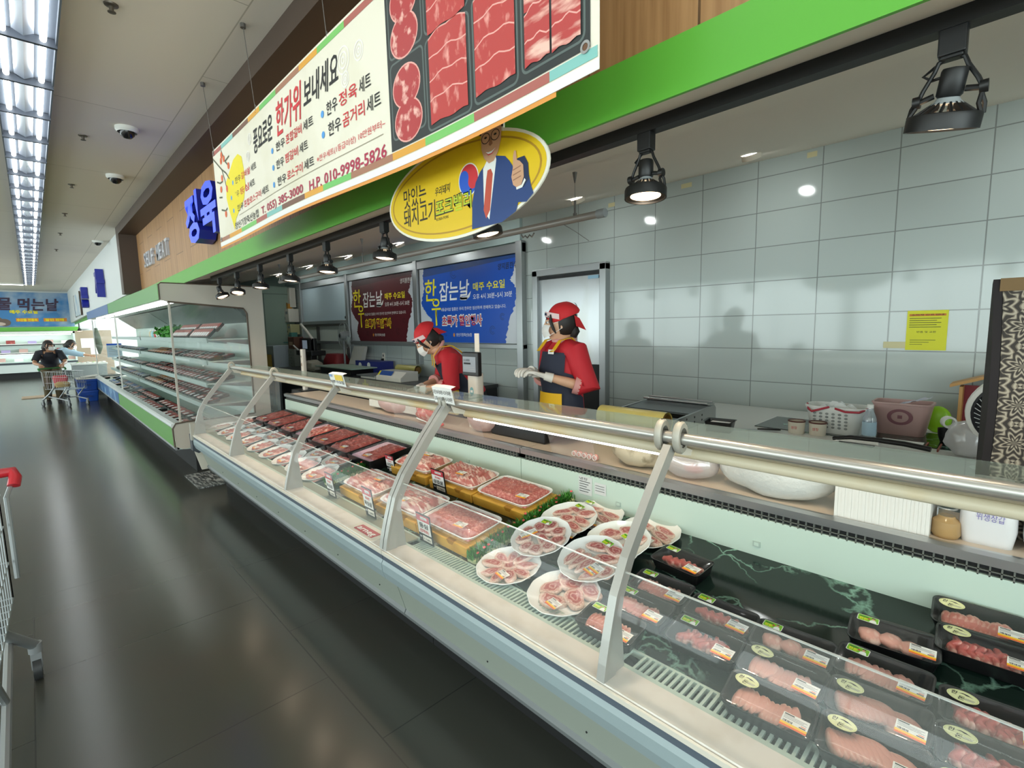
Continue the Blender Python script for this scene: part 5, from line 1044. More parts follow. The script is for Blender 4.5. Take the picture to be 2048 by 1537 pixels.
bagpile('meat_bag', 'clear bag of curly red meat on the rear shelf above the red knife', 'bag of meat', 1.985, 2.9, (.08, .13, .075), mat('bagged_meat', 'c2564a', .25, n=('eab9a8', 30, 6, .5, .64)), seed=8, amp=.25, fr=26)
t = thing('red_knife', 'thin blade with a bright red handle lying on the steel rail of the counter', 'knife', (1.9, 2.78, SZ+.012), -70); q = MB(); q.use(mat('knife_red', 'e0322c', .4)).path([(0, 0, 0), (.04, .002, .004), (.09, 0, .002), (.11, 0, 0)], [.008, .014, .015, .006], 10); q.make('handle', t); q = MB(); q.use(PAPER).path([(0, 0, 0), (-.12, .012, .03)], .004, 6); q.make('blade', t)
bagpile('pink_meat_bag', 'hazy bag of pale pink meat on the rear shelf, left of the red knife', 'bag of meat', 2.02, 3.42, (.1, .22, .09), mat('hazy_pink_bag', 'b99a94', .35, n=('d5bdb6', 9, 4, .45, .7)), seed=4, amp=.18, fr=10)
bagpile('pink_meat_bag', 'hazy bag of pink meat on the rear shelf, behind the support at the joint', 'bag of meat', 2.03, 2.36, (.1, .13, .1), mat('hazy_pink_bag', 'b99a94'), seed=9, amp=.18, fr=10)
for i in range(5):
    t = thing('paper_tag_roll', 'small pink and white patterned piece in a row on the rear shelf', 'wrapped piece', (1.93, 1.545-.032*i, SZ), 0, 'pink patterned pieces in a row'); q = MB(); q.use(mat('pink_print', 'd39a90', .5)).sph((0, 0, .016), (.014, .015, .016), 12, 8); q.make('piece', t); q = MB(); q.use(PAPER).path([(-.014, .012*math.cos(2*PI*k/12), .016+.012*math.sin(2*PI*k/12)) for k in range(13)], .0018, 5); q.make('white_ring', t)
bagpile('rolled_bag', 'cream bag of rolled cloths on the rear shelf, left of the big aluminium support', 'bag', 2.0, 1.22, (.09, .14, .085), mat('cream_rolls', 'b8ac94', .5, n=('8c8068', 14, 4, .5, .62)), seed=2, amp=.22, fr=18)
bagpile('clear_meat_bag', 'clear bag with a red piece on the rear shelf, right behind the big aluminium support', 'bag of meat', 1.99, .97, (.085, .13, .08), clear('bag_film2', .25, .1, .42, (.72, .66, .64)), seed=5, amp=.12, fr=14)
q = MB(); q.use(mat('bright_red_meat', 'cf5c50', .3)).sph((0, 0, 0), (.02, .045, .022), 12, 8); o = q.make('meat_piece'); o.location = (1.99, .95, SZ+.04); tag(o, 'red meat piece inside the clear bag by the support', 'meat')
for i, (y, s) in enumerate(((2.02, 'left'), (1.95, 'right'))):
    t = thing('label_roll', f'roll of orange-edged price labels on the rear shelf, the {s} one', 'label roll', (2.06, y, SZ)); q = MB(); q.use(PAPER).lathe([(.032, 0), (.032, .075), (.012, .075), (.012, .0)], 20); q.make('paper_roll', t); q = MB(); q.use(LABO).at(facing(-.033, .0, .0)).rect(-.018, -.008, .002, .073, 0).use(LABY).rect(.008, .016, .002, .073, 0); q.make('coloured_edge', t)
bagpile('paper_bag', 'white crumpled paper bag on the rear shelf beside the label rolls', 'bag', 2.06, 2.12, (.06, .06, .05), WBAG, seed=6, amp=.2, fr=22)
# ------------------------------------------------------------------ scales on the counter
t = thing('pole_scale', 'white pole with a dark display and receipt on the counter between the workers', 'scale', (2.08, 2.5, SZ)); PW = mat('pole_white', 'd6cfc4', .45)
q = MB(); q.use(PW).loft([rr(.07, .1, .02, z, 4) for z in (.0, .36)], True, True); q.make('pole', t)
q = MB(); q.use(BLACKP).box(-.05, -.015, -.085, .075, .345, .5); q.make('display_case', t, bevel=.006)
q = MB(); q.at(facing(-.051, .065, .37)); q.use(mat('lcd_grey', '7d8288', .3, emit=.12, ecol='8a9098')).rect(0, .13, .0, .1, 0); q.use(INK).text('0.000', .01, .07, .016, .06, .001).rect(.01, .08, .05, .062, .001).use(LABG).rect(.01, .12, .03, .034, .001).rect(.01, .12, .018, .022, .001); q.make('screen', t)
q = MB(); q.use(mat('warm_paper', 'ecdccb', .6)).box(.0, .003, -.045, .0, .5, .62); q.make('receipt', t)
q = MB(); q.at(facing(-.0355, 0, .24)); q.use(mat('sticker_teal', '6fa9b0', .4)).disc(0, 0, .02, .03, 0, 16).use(PAPER).rect(-.012, .012, -.006, .01, .001); q.make('sticker', t)
t = thing('weighing_platform', 'low steel weighing platform with a black corner at the counter, before the right worker', 'scale', (2.12, 2.02, SZ+.0)); q = MB(); q.use(BLACKP).box(-.12, .12, -.2, .25, 0, .1); q.make('scale_body', t, bevel=.01)
q = MB(); q.use(STEEL).box(-.15, .15, -.17, .3, .105, .118); q.make('weighing_plate', t, bevel=.004); q = MB(); q.use(STEEL).path([(-.14, .1, .118), (-.14, .1, .135), (-.14, .3, .135), (-.14, .3, .118)], .003, 6); q.make('plate_rail', t); q = MB(); q.use(BLACKP).prism([(-.12, .09), (-.12, .125), (.0, .13), (.12, .03), (.12, .0)], -.3, -.2); q.make('printer', t)
t = thing('pole_scale', 'far white scale pole with round stickers, rising behind the counter rail by the partition', 'scale', (2.15, 5.56, 0)); q = MB(); q.use(PW).loft([rr(.045, .06, .012, z, 3) for z in (.84, 1.29)], True, True); q.make('pole', t); q = MB(); q.use(BLACKP).box(-.1, .1, -.14, .14, .0, .84); q.make('stand', t)
q = MB(); q.at(facing(-.0235, 0, 1.12)); q.use(mat('sticker_brown', '8a6f5a', .5)).disc(0, 0, .014, .02, 0, 12).disc(0, .09, .01, .012, 0, 12); q.make('sticker', t)
# knife board with the meat being cut
t = thing('cutting_board', 'pale cutting board on a steel stand where the left worker trims meat', 'cutting board', (2.2, 3.38, .86)); q = MB(); q.use(mat('board_pale', 'c9c6bd', .5)).box(-.22, .2, -.4, .4, .0, .06); q.make('board', t, bevel=.006); q = MB(); q.use(STEEL).box(.04, .18, -.36, .36, -.86, 0); q.make('stand', t)
t = thing('beef_cut', 'long raw red meat cut lying on the cutting board under the gloved hands', 'meat', (2.17, 3.45, .92)); q = MB(); q.use(mat('raw_cut', 'b0625a', .32, n=('e2b8aa', 16, 5, .48, .62))).sph((0, 0, .028), (.07, .21, .035), 20, 14, fn=lambda p: p*(1+.12*noise.noise(p*22))); q.make('meat', t)
# ------------------------------------------------------------------ back-left work counter and its clutter
t = thing('prep_counter', 'long dark prep counter along the wall under the two posters', 'counter', (3.5, 6.1, 0)); q = MB(); q.use(mat('dark_top', '3a3c3d', .35)).box(-.35, .33, -1.9, 3.2, .8, .84); q.make('counter_top', t)
q = MB(); q.use(mat('dark_front', '2c2d2f', .5)).box(-.33, .33, -1.88, 3.18, .05, .8); q.make('body', t)
CZ = .84
t = thing('platform_scale', 'white counter scale with blue and yellow display on the dark prep counter', 'scale', (3.32, 5.75, CZ)); q = MB(); q.use(OFFW).prism([(-.14, 0), (-.14, .05), (-.05, .12), (.12, .12), (.12, 0)], -.5, .1); q.make('scale_body', t, bevel=.006)
q = MB(); q.at(Matrix.Translation((-.1, .0, .09)) @ Matrix.Rotation(rad(38), 4, 'Y') @ facing(0, 0, 0)); q.use(mat('scale_blue', '1f4f9c', .4)).rect(-.05, .25, -.035, .04, 0).use(YEL).rect(-.09, -.05, -.03, .035, .0); q.make('display', t)
q = MB(); q.use(STEEL).box(-.16, .15, .1, .6, .03, .045); q.use(OFFW).box(-.12, .1, .15, .55, 0, .03); q.make('weighing_plate', t)
t = thing('film_roll', 'clear yellowish film roll lying on the prep counter behind the scale', 'film roll', (3.7, 5.9, CZ+.1)); q = MB(); q.use(mat('clear_film_roll', 'b9b06a', .2)).tube((0, -.25, 0), (0, .25, 0), .055, 20, caps=False).use(mat('cardboard_core', '7b5a24')).tube((0, -.255, 0), (0, .25, 0), .035, 16); q.make('film', t); q = MB(); q.use(STEEL).box(-.05, .05, -.2, .2, -.1, -.05); q.make('cradle', t)
t = thing('blue_carton', 'blue carton with two white discs against the wall under the red poster', 'box', (3.68, 6.9, CZ)); q = MB(); q.use(mat('carton_blue', '26307c', .5)).box(-.1, .12, -.45, .3, 0, .18); q.make('carton', t); q = MB(); q.at(facing(-.101, 0, .09)); q.use(PAPER).disc(-.15, .02, .05, .045, 0, 16).disc(.12, .03, .05, .045, 0, 16); q.make('white_discs', t)
t = thing('paper_dispenser', 'grey-white slanted dispenser lid standing on the prep counter', 'dispenser', (3.62, 7.35, CZ+.09)); q = MB(); q.use(mat('grey_lid', 'b4b3ac', .45)).prism([(0, 0), (-.02, .02), (.08, .3), (.12, .3), (.12, .27), (.05, 0)], -.25, .12); q.make('lid', t)
t = thing('chopping_board', 'pale green chopping board lying on a black box on the prep counter', 'cutting board', (3.4, 7.15, CZ)); q = MB(); q.use(mat('board_green', '9db3a3', .5)).box(-.22, .2, -.62, .62, .09, .105); q.make('board', t); q = MB(); q.use(BLACKP).box(-.18, .18, -.5, .5, 0, .09); q.make('black_box', t)
t = thing('red_bag', 'dark red bag slumped on the prep counter behind the board', 'bag', (3.62, 7.95, CZ)); q = MB(); q.use(mat('bag_red', '7a1c22', .6)).loft([rr(.3, .5, .06, 0, 3), rr(.28, .52, .08, .15, 3), rr(.2, .4, .06, .26, 3)]); q.make('bag', t)
t = thing('standing_fan', 'grey standing fan with wire guard in front of the inner window', 'fan', (3.6, 7.6, CZ)); q = MB(); q.use(GREYP).lathe([(.17, 0), (.17, .03), (.02, .05)], 24, c0=True).tube((0, 0, .04), (0, 0, .5), .016, 10); q.make('stand', t)
q = MB(); q.use(mat('fan_hub', '8c9193', .4)); RY = Matrix.Translation((0, 0, .56)) @ Matrix.Rotation(rad(-90), 4, 'Y'); q.at(RY).lathe([(.07, -.1), (.07, .0), (.05, .06), (.001, .065)], 20, c0=True); q.use(BLACKP).lathe([(.03, .066), (.001, .068)], 14); q.make('motor_hub', t)
q = MB(); q.use(mat('guard_grey', '9ba1a0', .4, .4))
for r_ in (.1, .16, .215): q.at(RY).path([(r_*math.cos(2*PI*i/28), r_*math.sin(2*PI*i/28), .04-.05*(r_/.22)**2) for i in range(29)], .003 if r_ < .2 else .006, 5)
for i in range(24): q.at(RY).path([(r_*math.cos(2*PI*i/24), r_*math.sin(2*PI*i/24), .05-.06*(r_/.22)**2) for r_ in (.06, .14, .215)], .0015, 4)
q.make('wire_guard', t); q = MB(); q.use(mat('fan_blade', 'b9c2c0', .4))
for k in range(3): q.at(RY @ Matrix.Rotation(2*PI*k/3, 4, 'Z')).add([(.05, -.02, -.02), (.18, -.07, -.01), (.195, .05, -.035), (.05, .03, -.03)], [(0, 1, 2, 3)])
q.make('blades', t)
t = thing('sales_terminal', 'black touch-screen terminal with a white arm at the far work counter', 'terminal', (3.35, 8.3, CZ)); q = MB(); q.use(BLACKP).box(-.12, .12, -.3, .35, .24, .32).box(-.05, .05, -.1, .1, 0, .24).box(.0, .06, -.12, .2, .3, .52); q.make('terminal_body', t, bevel=.008)
q = MB(); q.use(BLACKP).box(-.06, -.02, -.06, .22, .3, .52); q.at(facing(-.062, .2, .33)); q.use(mat('terminal_screen', '8b98a6', .3, emit=.25, ecol='9aa8b8')).rect(.0, .2, .02, .16, 0); q.make('screen', t); q = MB(); q.use(OFFW).path([(.02, -.05, .5), (.02, .18, .64), (.02, .42, .76)], .022, 8); q.use(PAPER).path([(-.1, .3, .33), (-.1, .5, .4)], .012, 6); q.make('white_arm', t)
t = thing('clutter_bag', 'pale crumpled bags piled before the terminal on the far work counter', 'bag', (3.25, 8.0, CZ)); q = MB(); q.use(mat('bag_beige', 'a39d8c', .5)).sph((0, 0, .08), (.12, .22, .1), 18, 12, fn=lambda p: p*(1+.25*noise.noise(p*18))); q.make('bag', t)
for nm, lb, cat, x, y, z, a, b_, c, m in (('drawer_unit', 'small grey drawer unit at the end of the far work counter', 'drawers', 3.5, 9.35, CZ, .2, .3, .32, mat('drawer_grey', '8f9488', .5)),
        ('carton', 'brown carton on top of the drawer unit by the partition', 'box', 3.5, 9.35, CZ+.32, .18, .28, .22, mat('carton_brown', '6d4b3a', .7)), ('carton', 'dark red printed carton beside the brown one', 'box', 3.55, 9.0, CZ, .16, .2, .52, mat('carton_wine', '5e2c30', .6)),
        ('control_box', 'white control box high on the wall by the window frames', 'control box', 3.72, 10.1, 1.66, .2, .32, .26, OFFW), ('control_box', 'pale yellow control box below the white one', 'control box', 3.74, 10.1, 1.42, .18, .26, .2, mat('box_yellow', 'c2bd8c', .5)),
        ('water_cooler', 'white floor cabinet with blue side by the far partition', 'cabinet', 3.36, 9.9, 0, .3, .4, 1.22, mat('cooler_white', 'b9c4cb', .4)), ('crate', 'yellow plastic crate on a stand by the lockers', 'crate', 3.0, 9.9, .7, .35, .4, .36, mat('crate_yellow', '8a7320', .5)),
        ('paper_towel_box', 'tall white towel dispenser on the window frame post', 'dispenser', 3.76, 10.15, 1.95, .12, .2, .38, OFFW), ('orange_cup', 'small orange cup on top of the white control box', 'cup', 3.7, 10.1, 1.92, .08, .09, .1, mat('orange_plastic', 'c98a2c', .5)), ('teal_tin', 'teal tin on a shelf beside the cartons', 'tin', 3.6, 9.72, 1.28, .12, .12, .18, mat('tin_teal', '4f8a80', .5))):
    t = thing(nm, lb, cat, (x, y, z)); q = MB(); q.use(m).box(-a/2, a/2, -b_/2, b_/2, 0, c); q.make({'drawer_unit': 'case', 'crate': 'crate_body'}.get(nm, 'body'), t, bevel=.008)
    q = MB(); q.at(facing(-a/2-.001, 0, 0))
    if nm == 'drawer_unit': q.use(INK); [q.rect(-b_*.4, b_*.4, c*k-.003, c*k, .0) for k in (.33, .66)]; [q.disc(0, c*k, .012, .012, .001, 10) for k in (.17, .5, .83)]; q.make('drawer_lines', t)
    elif nm == 'control_box': q.use(INK).rect(-b_*.3, -b_*.1, c*.2, c*.4, 0).use(GREYP).rect(0, b_*.35, c*.6, c*.8, 0); q.make('dials', t)
    elif nm == 'carton': q.use(mat('carton_label', 'b89a7c', .6)).rect(-b_*.3, b_*.3, c*.3, c*.6, 0); q.make('carton_label', t)
    elif nm == 'crate': q.use(mat('crate_shadow', '6b5716', .6)); [q.rect(-b_*.42, b_*.42, c*k, c*k+.02, 0) for k in (.25, .5, .75)]; q.make('rib_lines', t); q = MB(); q.use(DARK).box(-.15, .15, -.18, .18, -.7, 0); q.make('stand', t)
    elif nm == 'water_cooler': q.use(mat('cooler_blue', '7c94ac', .5)).rect(-b_*.4, b_*.4, .1, .7, 0); q.make('front_panel', t)
    elif nm == 'paper_towel_box': q.use(GREYP).rect(-b_*.1, b_*.1, .02, .06, 0); q.make('slot', t)
    elif nm == 'teal_tin': q = MB(); q.use(MATS['tin_teal']).box(-.12, .14, -.2, .2, -.02, 0); q.make('shelf', t)
    else: q.use(MATS['orange_plastic']).rect(-.03, .03, .08, .12, 0); q.make('rim', t)
t = thing('locker', 'pale green tall locker against the rear partition', 'locker', (3.25, 10.35, 0)); q = MB(); q.use(mat('locker_green', '8fa294', .5)).box(-.55, .55, -.2, .24, 0, 2.35); q.make('locker_body', t); q = MB(); q.use(mat('locker_line', '5c6b60', .6)).box(-.006, .006, -.205, -.2, .05, 2.2).box(-.55, .55, -.205, -.2, 2.2, 2.21); q.make('door_seam', t)
for y, z, s in ((4.79, 1.05, 'left of the pole scale'), (6.82, 1.06, 'above the counter scale, with a black plug')):
    t = thing('wall_outlet', 'white wall outlet '+s, 'outlet', (3.857, y, z)); q = MB(); q.at(facing(0, 0, 0)); q.use(OFFW).prism([(p[0], p[1]) for p in rr(.075, .14, .01, 0, 2)], -.003, .006, 'z'); q.make('plate', t); q = MB(); q.at(facing(-.007, 0, 0)); q.use(mat('socket_grey', '6b6b6b', .5)).disc(0, .03, .02, .02, 0, 14).disc(0, -.03, .02, .02, 0, 14); q.make('sockets', t)
    if y > 6: q = MB(); q.use(BLACKP).tube((-.01, 0, -.03), (-.04, 0, -.03), .018, 10).path([(-.04, 0, -.03), (-.05, 0, -.1), (-.05, -.02, -.18), (-.08, -.06, -.21)], .005, 6); q.make('plug', t)
# ------------------------------------------------------------------ people
import bmesh
def skin_geo(nodes, edges, sub=1):
    bm = bmesh.new(); ly = bm.verts.layers.skin.verify()
    vs_ = [bm.verts.new(n[:3]) for n in nodes]
    for v, n in zip(vs_, nodes): v[ly].radius = (n[3], n[4] if len(n) > 4 else n[3])
    vs_[0][ly].use_root = True
    for a, b_ in edges: bm.edges.new((vs_[a], vs_[b_]))
    me = bpy.data.meshes.new('s'); bm.to_mesh(me); bm.free()
    o = bpy.data.objects.new('s', me); COL.objects.link(o); o.modifiers.new('skin', 'SKIN'); m = o.modifiers.new('sub', 'SUBSURF'); m.levels = sub; m.render_levels = sub
    dg = bpy.context.evaluated_depsgraph_get(); dg.update(); ev = bpy.data.meshes.new_from_object(o.evaluated_get(dg))
    v = [tuple(p.co) for p in ev.vertices]; f = [tuple(p.vertices) for p in ev.polygons]
    bpy.data.objects.remove(o); bpy.data.meshes.remove(ev); return v, f
def hand_geo(curl=35, spread=1.0):
    n = [(-.02, 0, 0, .022), (.03, 0, 0, .03, .016), (.07, 0, 0, .036, .014)]; e = [(0, 1), (1, 2)]
    for k, (y, L) in enumerate(((.03, .062), (.011, .07), (-.009, .065), (-.028, .05))):
        p = Vector((.085, y*spread, 0)); n.append((*p, .0098)); e.append((2, len(n)-1)); a = rad(curl*.4)
        for s in (.45, .32, .28): p = p+Vector((math.cos(a), 0, -math.sin(a)))*L*s; n.append((*p, .0088)); e.append((len(n)-2, len(n)-1)); a += rad(curl)
    n += [(.03, .036, -.008, .013), (.058, .05, -.02, .0105), (.08, .048, -.032, .009)]; k = len(n); e += [(1, k-3), (k-3, k-2), (k-2, k-1)]
    return skin_geo(n, e, 1)
def orient(p, fwd, up=(0, 0, 1)):
    x = Vector(fwd).normalized(); z = (Vector(up)-x*x.dot(Vector(up))).normalized(); y = z.cross(x)
    return Matrix(((x.x, y.x, z.x, p[0]), (x.y, y.y, z.y, p[1]), (x.z, y.z, z.z, p[2]), (0, 0, 0, 1)))
def head_pts(q, M_, m):
    """head with brow, nose, lips, chin and ears; x forward"""
    def fn(p):
        x, y, z = p
        s = 1-.22*max(0, -z/.115)**1.5; y *= s
        if x > 0: x *= 1+.06*max(0, -z/.1)
        nose = math.exp(-((y/.014)**2+((z+.012)/.022)**2)); x += .02*nose*(x > 0)
        brow = math.exp(-((z-.028)/.012)**2); x += .004*brow*(x > 0); eye = math.exp(-((abs(y)-.031)/.013)**2-((z-.012)/.011)**2); x -= .008*eye*(x > 0)
        lip = math.exp(-(y/.022)**2-((z+.058)/.008)**2); x += .006*lip*(x > 0); chin = math.exp(-(y/.02)**2-((z+.1)/.02)**2); x += .012*chin*(x > 0)
        return Vector((x, y, z))
    q.at(M_).use(m).sph((0, 0, 0), (.094, .073, .115), 36, 30, fn=fn)
    for s in (-1, 1): q.sph((-.008, s*.073, -.005), (.014, .008, .028), 10, 8)
def skinmat(h): return mat('skin_'+h, h, .45)
def ell_ring(c, side, dep, up, a, b_, a0=0, a1=360, n=24, closed=True):
    k = n if closed else n+1
    return [Vector(c)+dep*(b_*math.cos(rad(a0+(a1-a0)*i/n)))+side*(a*math.sin(rad(a0+(a1-a0)*i/n))) for i in range(k)]
def frame(spine, i):
    d = (Vector(spine[min(i+1, len(spine)-1)])-Vector(spine[max(i-1, 0)])).normalized(); side = Vector((0, 1, 0)); return side, side.cross(d)*1.0, d
def person(label, loc, theta, spine, head, hyaw, hpitch, arms, skin, shirt, legs, lower, kind, feet, sleeve_to=.55):
    """spine: pelvis, waist, chest, upper chest, neck base; arms: (shoulder, elbow, wrist, hand direction) left then right"""
    t = thing('person', label, 'person', loc, theta); SK = skinmat(skin)
    nodes = [(*spine[0], .12)]; edges = []
    for p, r_ in zip(spine[1:], (.105, .115, .09, .05)): nodes.append((*p, r_)); edges.append((len(nodes)-2, len(nodes)-1))
    hc = Vector(head); nodes.append((*(hc-Vector((.0, 0, .06))), .045)); edges.append((4, 5))
    for sh, el_, wr, hd in arms:
        k = len(nodes); nodes += [(*sh, .05), (*el_, .037), (*((Vector(el_)*.45+Vector(wr)*.55)), .034), (*wr, .022)]; edges += [(3, k), (k, k+1), (k+1, k+2), (k+2, k+3)]
    for hip, kn, an in legs:
        k = len(nodes); nodes += [(*hip, .08), (*kn, .055), (*an, .038)]; edges += [(0, k), (k, k+1), (k+1, k+2)]
    q = MB(); v, f = skin_geo(nodes, edges, 2); q.use(SK).add(v, f)
    HM = Matrix.Translation(head) @ Matrix.Rotation(rad(hyaw), 4, 'Z') @ Matrix.Rotation(rad(hpitch), 4, 'Y')
    head_pts(q, HM, SK)
    bare = kind != 'worker'
    for i, (sh, el_, wr, hd) in enumerate(arms):
        if bare:
            v, f = hand_geo(40); q.at(orient(wr, hd, (0, .0, 1)) @ Matrix.Diagonal((1, -1 if i == 0 else 1, 1, 1))).use(SK).add(v, f)
    q.at(0, 0, 0); q.make('body', t)
    q = MB(); q.at(HM)
    for s in (-1, 1): q.use(PAPER).sph((.078, s*.03, .013), (.012, .014, .008), 10, 8); q.use(INK).sph((.087, s*.03, .012), (.006, .007, .007), 8, 6); q.use(mat('brow_dark', '2b211c', .7)).path([(.09, s*.016, .032), (.089, s*.032, .037), (.08, s*.047, .032)], .003, 5)
    q.use(mat('lip', 'a8605a', .5)).path([(.093, -.02, -.06), (.099, 0, -.058), (.093, .02, -.06)], .004, 6); q.make('face_features', t)
    # hair
    HR = mat('black_hair', '1c1614', .55); q = MB(); q.at(HM); q.use(HR)
    q.sph((-.012, 0, .018), (.1, .084, .112), 28, 20, fn=lambda p: Vector((p.x if p.x < .03 or p.z > .045 else p.x*.55, p.y, p.z if p.x < .05 else max(p.z, .03))))
    for s in (-1, 1): q.path([(.055, s*.066, .06), (.062, s*.074, .02), (.045, s*.076, -.03), (.03, s*.074, -.06)], [.01, .011, .01, .004], 8)
    q.path([(.062, -.056, .05), (.078, -.03, .052), (.083, 0, .054), (.078, .03, .052), (.062, .056, .05)], .0135, 8)
    if kind == 'worker': q.path([(-.07, 0, -.02), (-.085, 0, -.06), (-.075, .0, -.09)], [.04, .04, .025], 10)
    else: q.path([(-.05, 0, .0), (-.07, 0, -.06), (-.06, 0, -.12)], [.07, .07, .04], 12)
    q.make('hair', t)
    # mask
    q = MB(); q.at(HM); q.use(mat('white_mask', 'e6e4e0', .7)); MK = lambda u, v: (.104+.018*math.cos((v-.5)*2.6)-.052*abs(u-.5)**1.6*2.6, (u-.5)*.135, -.085+.085*v+.012*(abs(u-.5)*2)**2*(1 if v < .5 else -.6))
    q.grid(14, 8, MK)
    for s in (-1, 1): q.path([(.075, s*.066, -.018), (.03, s*.078, .01), (-.012, s*.079, .016)], .0018, 4).path([(.072, s*.066, -.07), (.03, s*.076, -.05), (-.012, s*.08, -.025)], .0018, 4)
    q.make('face_mask', t)
    # shirt
    SH = shirt; q = MB(); q.use(SH)
    rad_ = [(.165, .125), (.15, .118), (.165, .125), (.15, .1), (.075, .068)]
    pts = []; 
    for i in range(len(spine)-1):
        for k in range(4): pts.append((Vector(spine[i]).lerp(Vector(spine[i+1]), k/4), [rad_[i][j]+(rad_[i+1][j]-rad_[i][j])*k/4 for j in (0, 1)], i))
    pts.append((Vector(spine[-1]), rad_[-1], len(spine)-1))
    q.loft([ell_ring(p, *frame(spine, i), a, b_) for p, (a, b_), i in pts], True, True)
    for sh, el_, wr, hd in arms:
        sh, el_, wr = Vector(sh), Vector(el_), Vector(wr); end = el_.lerp(wr, sleeve_to) if sleeve_to > 0 else sh.lerp(el_, .75)
        inn = Vector(spine[3]).lerp(sh, .55)
        if sleeve_to > 0: q.path([inn, sh, sh.lerp(el_, .5), el_-(wr-el_)*.05, el_.lerp(wr, sleeve_to*.5), end], [.085, .075, .068, .066, .06, .056], 14)
        else: q.path([inn, sh, sh.lerp(el_, .4), end], [.085, .075, .066, .064], 14)
    q.make('shirt', t)
    if kind == 'worker':
        PKS = mat('pink_stripe', 'd99a96', .7); q = MB(); q.use(PKS)
        for sh, el_, wr, hd in arms:
            el_, wr = Vector(el_), Vector(wr); q.path([el_.lerp(wr, sleeve_to-.12), el_.lerp(wr, sleeve_to+.02)], .0595, 14)
        s_, d_, u_ = frame(spine, 4); nb = Vector(spine[4]); q.path([nb+s_*.07*math.sin(rad(a))+d_*(.066*math.cos(rad(a)))+u_*(.02-.02*math.cos(rad(a))) for a in range(-170, 171, 20)], .014, 8)
        q.make('collar_and_cuffs', t)
        NV = mat('navy_apron', '23283a', .75); AY = mat('apron_yellow', 'edb90e', .6); q = MB(); q.use(NV)
        def arc(p, i, a, b_, w_, off=.012): return ell_ring(p, *frame(spine, i), a+off, b_+off, -w_, w_, 18, False)
        rows = []
        low = Vector(spine[0])-Vector((0, 0, .36)); 
        for k in range(6): rows.append(arc(low.lerp(Vector(spine[0]), k/6), 0, .19-.025*k/6, .15-.02*k/6, 112, .014))
        for p, (a, b_), i in pts[:13]: rows.append(arc(p, i, a, b_, 112 if i == 0 else (108-14*(pts.index((p, (a, b_), i)) if False else 0)) if i == 0 else (95 if i == 1 else 58), .014))
        q.loft(rows, False, False, closed=False); q.make('apron', t)
        q = MB(); q.use(AY); rows = []
        for k in range(5):
            f_ = k/4; p = (Vector(spine[0])-Vector((0, 0, .1))).lerp(Vector(spine[0]).lerp(Vector(spine[1]), 1.0), f_); rows.append(arc(p, 0, .174-.014*f_, .136-.012*f_, 48, .02))
        q.loft(rows, False, False, closed=False); q.make('apron_pocket', t)
        q = MB(); q.use(AY)
        for s in (-1, 1):
            s_, d_, u_ = frame(spine, 3); c3 = Vector(spine[3]); b2 = pts[12][0]
            cs = [b2+s_*(s*.085)+d_*.13, c3+s_*(s*.09)+d_*.118+u_*.01, c3+s_*(s*.088)+d_*.075+u_*.075, c3+s_*(s*.085)+u_*.1, c3+s_*(s*.075)-d_*.09+u_*.045, c3+s_*(s*.06)-d_*.118-u_*.03, Vector(spine[2])+s_*(s*.02)-d_*.138]
            q.loft([[c-s_*.016, c+s_*.016, c+s_*.016+d_*.004*(1 if i < 3 else -1)+u_*.003, c-s_*.016+d_*.004*(1 if i < 3 else -1)+u_*.003] for i, c in enumerate(cs)], True, True, smooth=False)
        q.make('apron_straps', t)
        q = MB(); s_, d_, u_ = frame(spine, 3); b2 = pts[12][0]; q.use(PAPER); c = b2+s_*.07+d_*.125+u_*.0; q.add([c+s_*x+u_*y for x, y in ((-.035, -.014), (.035, -.014), (.035, .014), (-.035, .014))], [(0, 1, 2, 3)], False); q.use(INK).add([c+d_*.001+s_*x+u_*y for x, y in ((-.02, -.002), (.01, -.002), (.01, .003), (-.02, .003))], [(0, 1, 2, 3)], False); q.make('name_badge', t)
        # kerchief
        q = MB(); q.at(HM); q.use(mat('kerchief_red', 'd0252c', .7))
        q.sph((-.016, 0, .05), (.108, .091, .09), 28, 18, fn=lambda p: Vector((p.x-.012*(p.z > .03), p.y, max(p.z, -.022-.35*(p.x+.0)*1.0 if p.x > -.2 else p.z)*(1+.1*noise.noise(p*14)))))
        q.add([(-.09, -.06, .05), (-.09, .06, .05), (-.1, .045, -.02), (-.1, -.045, -.02), (-.165, .0, -.05), (-.125, 0, .03)], [(0, 1, 5), (1, 2, 4, 5), (2, 3, 4), (3, 0, 5, 4)]); q.make('kerchief', t)
        q = MB(); q.at(HM); q.use(mat('kerchief_band', 'e4c8c8', .7)); B_ = [(.112*math.cos(rad(a))-.014, .096*math.sin(rad(a)), .058-.028*(1-math.cos(rad(a)))) for a in range(-80, 81, 10)]
        q.loft([[(x, y, z-.008) for x, y, z in B_], [(x*.99, y, z+.026) for x, y, z in B_]], False, False, closed=False); q.use(mat('navy_logo', '27304a', .6)); q.loft([[(x*1.02+.001, y*1.02, z+.002) for x, y, z in B_[9:12]], [(x*1.01+.001, y*1.02, z+.018) for x, y, z in B_[9:12]]], False, False, closed=False); q.make('kerchief_band', t)
        for i, (sh, el_, wr, hd) in enumerate(arms):
            q = MB(); v, f = hand_geo(42); q.at(orient(wr, hd) @ Matrix.Diagonal((1.06, -1.06 if i == 0 else 1.06, 1.1, 1))).use(mat('white_glove', 'e0dcd4', .7)).add(v, f); q.at(0, 0, 0); w0, e0 = Vector(wr), Vector(el_); q.path([w0+(w0-e0).normalized()*.01, w0-(w0-e0).normalized()*.045], [.027, .031], 12); q.make('glove', t)
    q = MB(); q.use(lower)
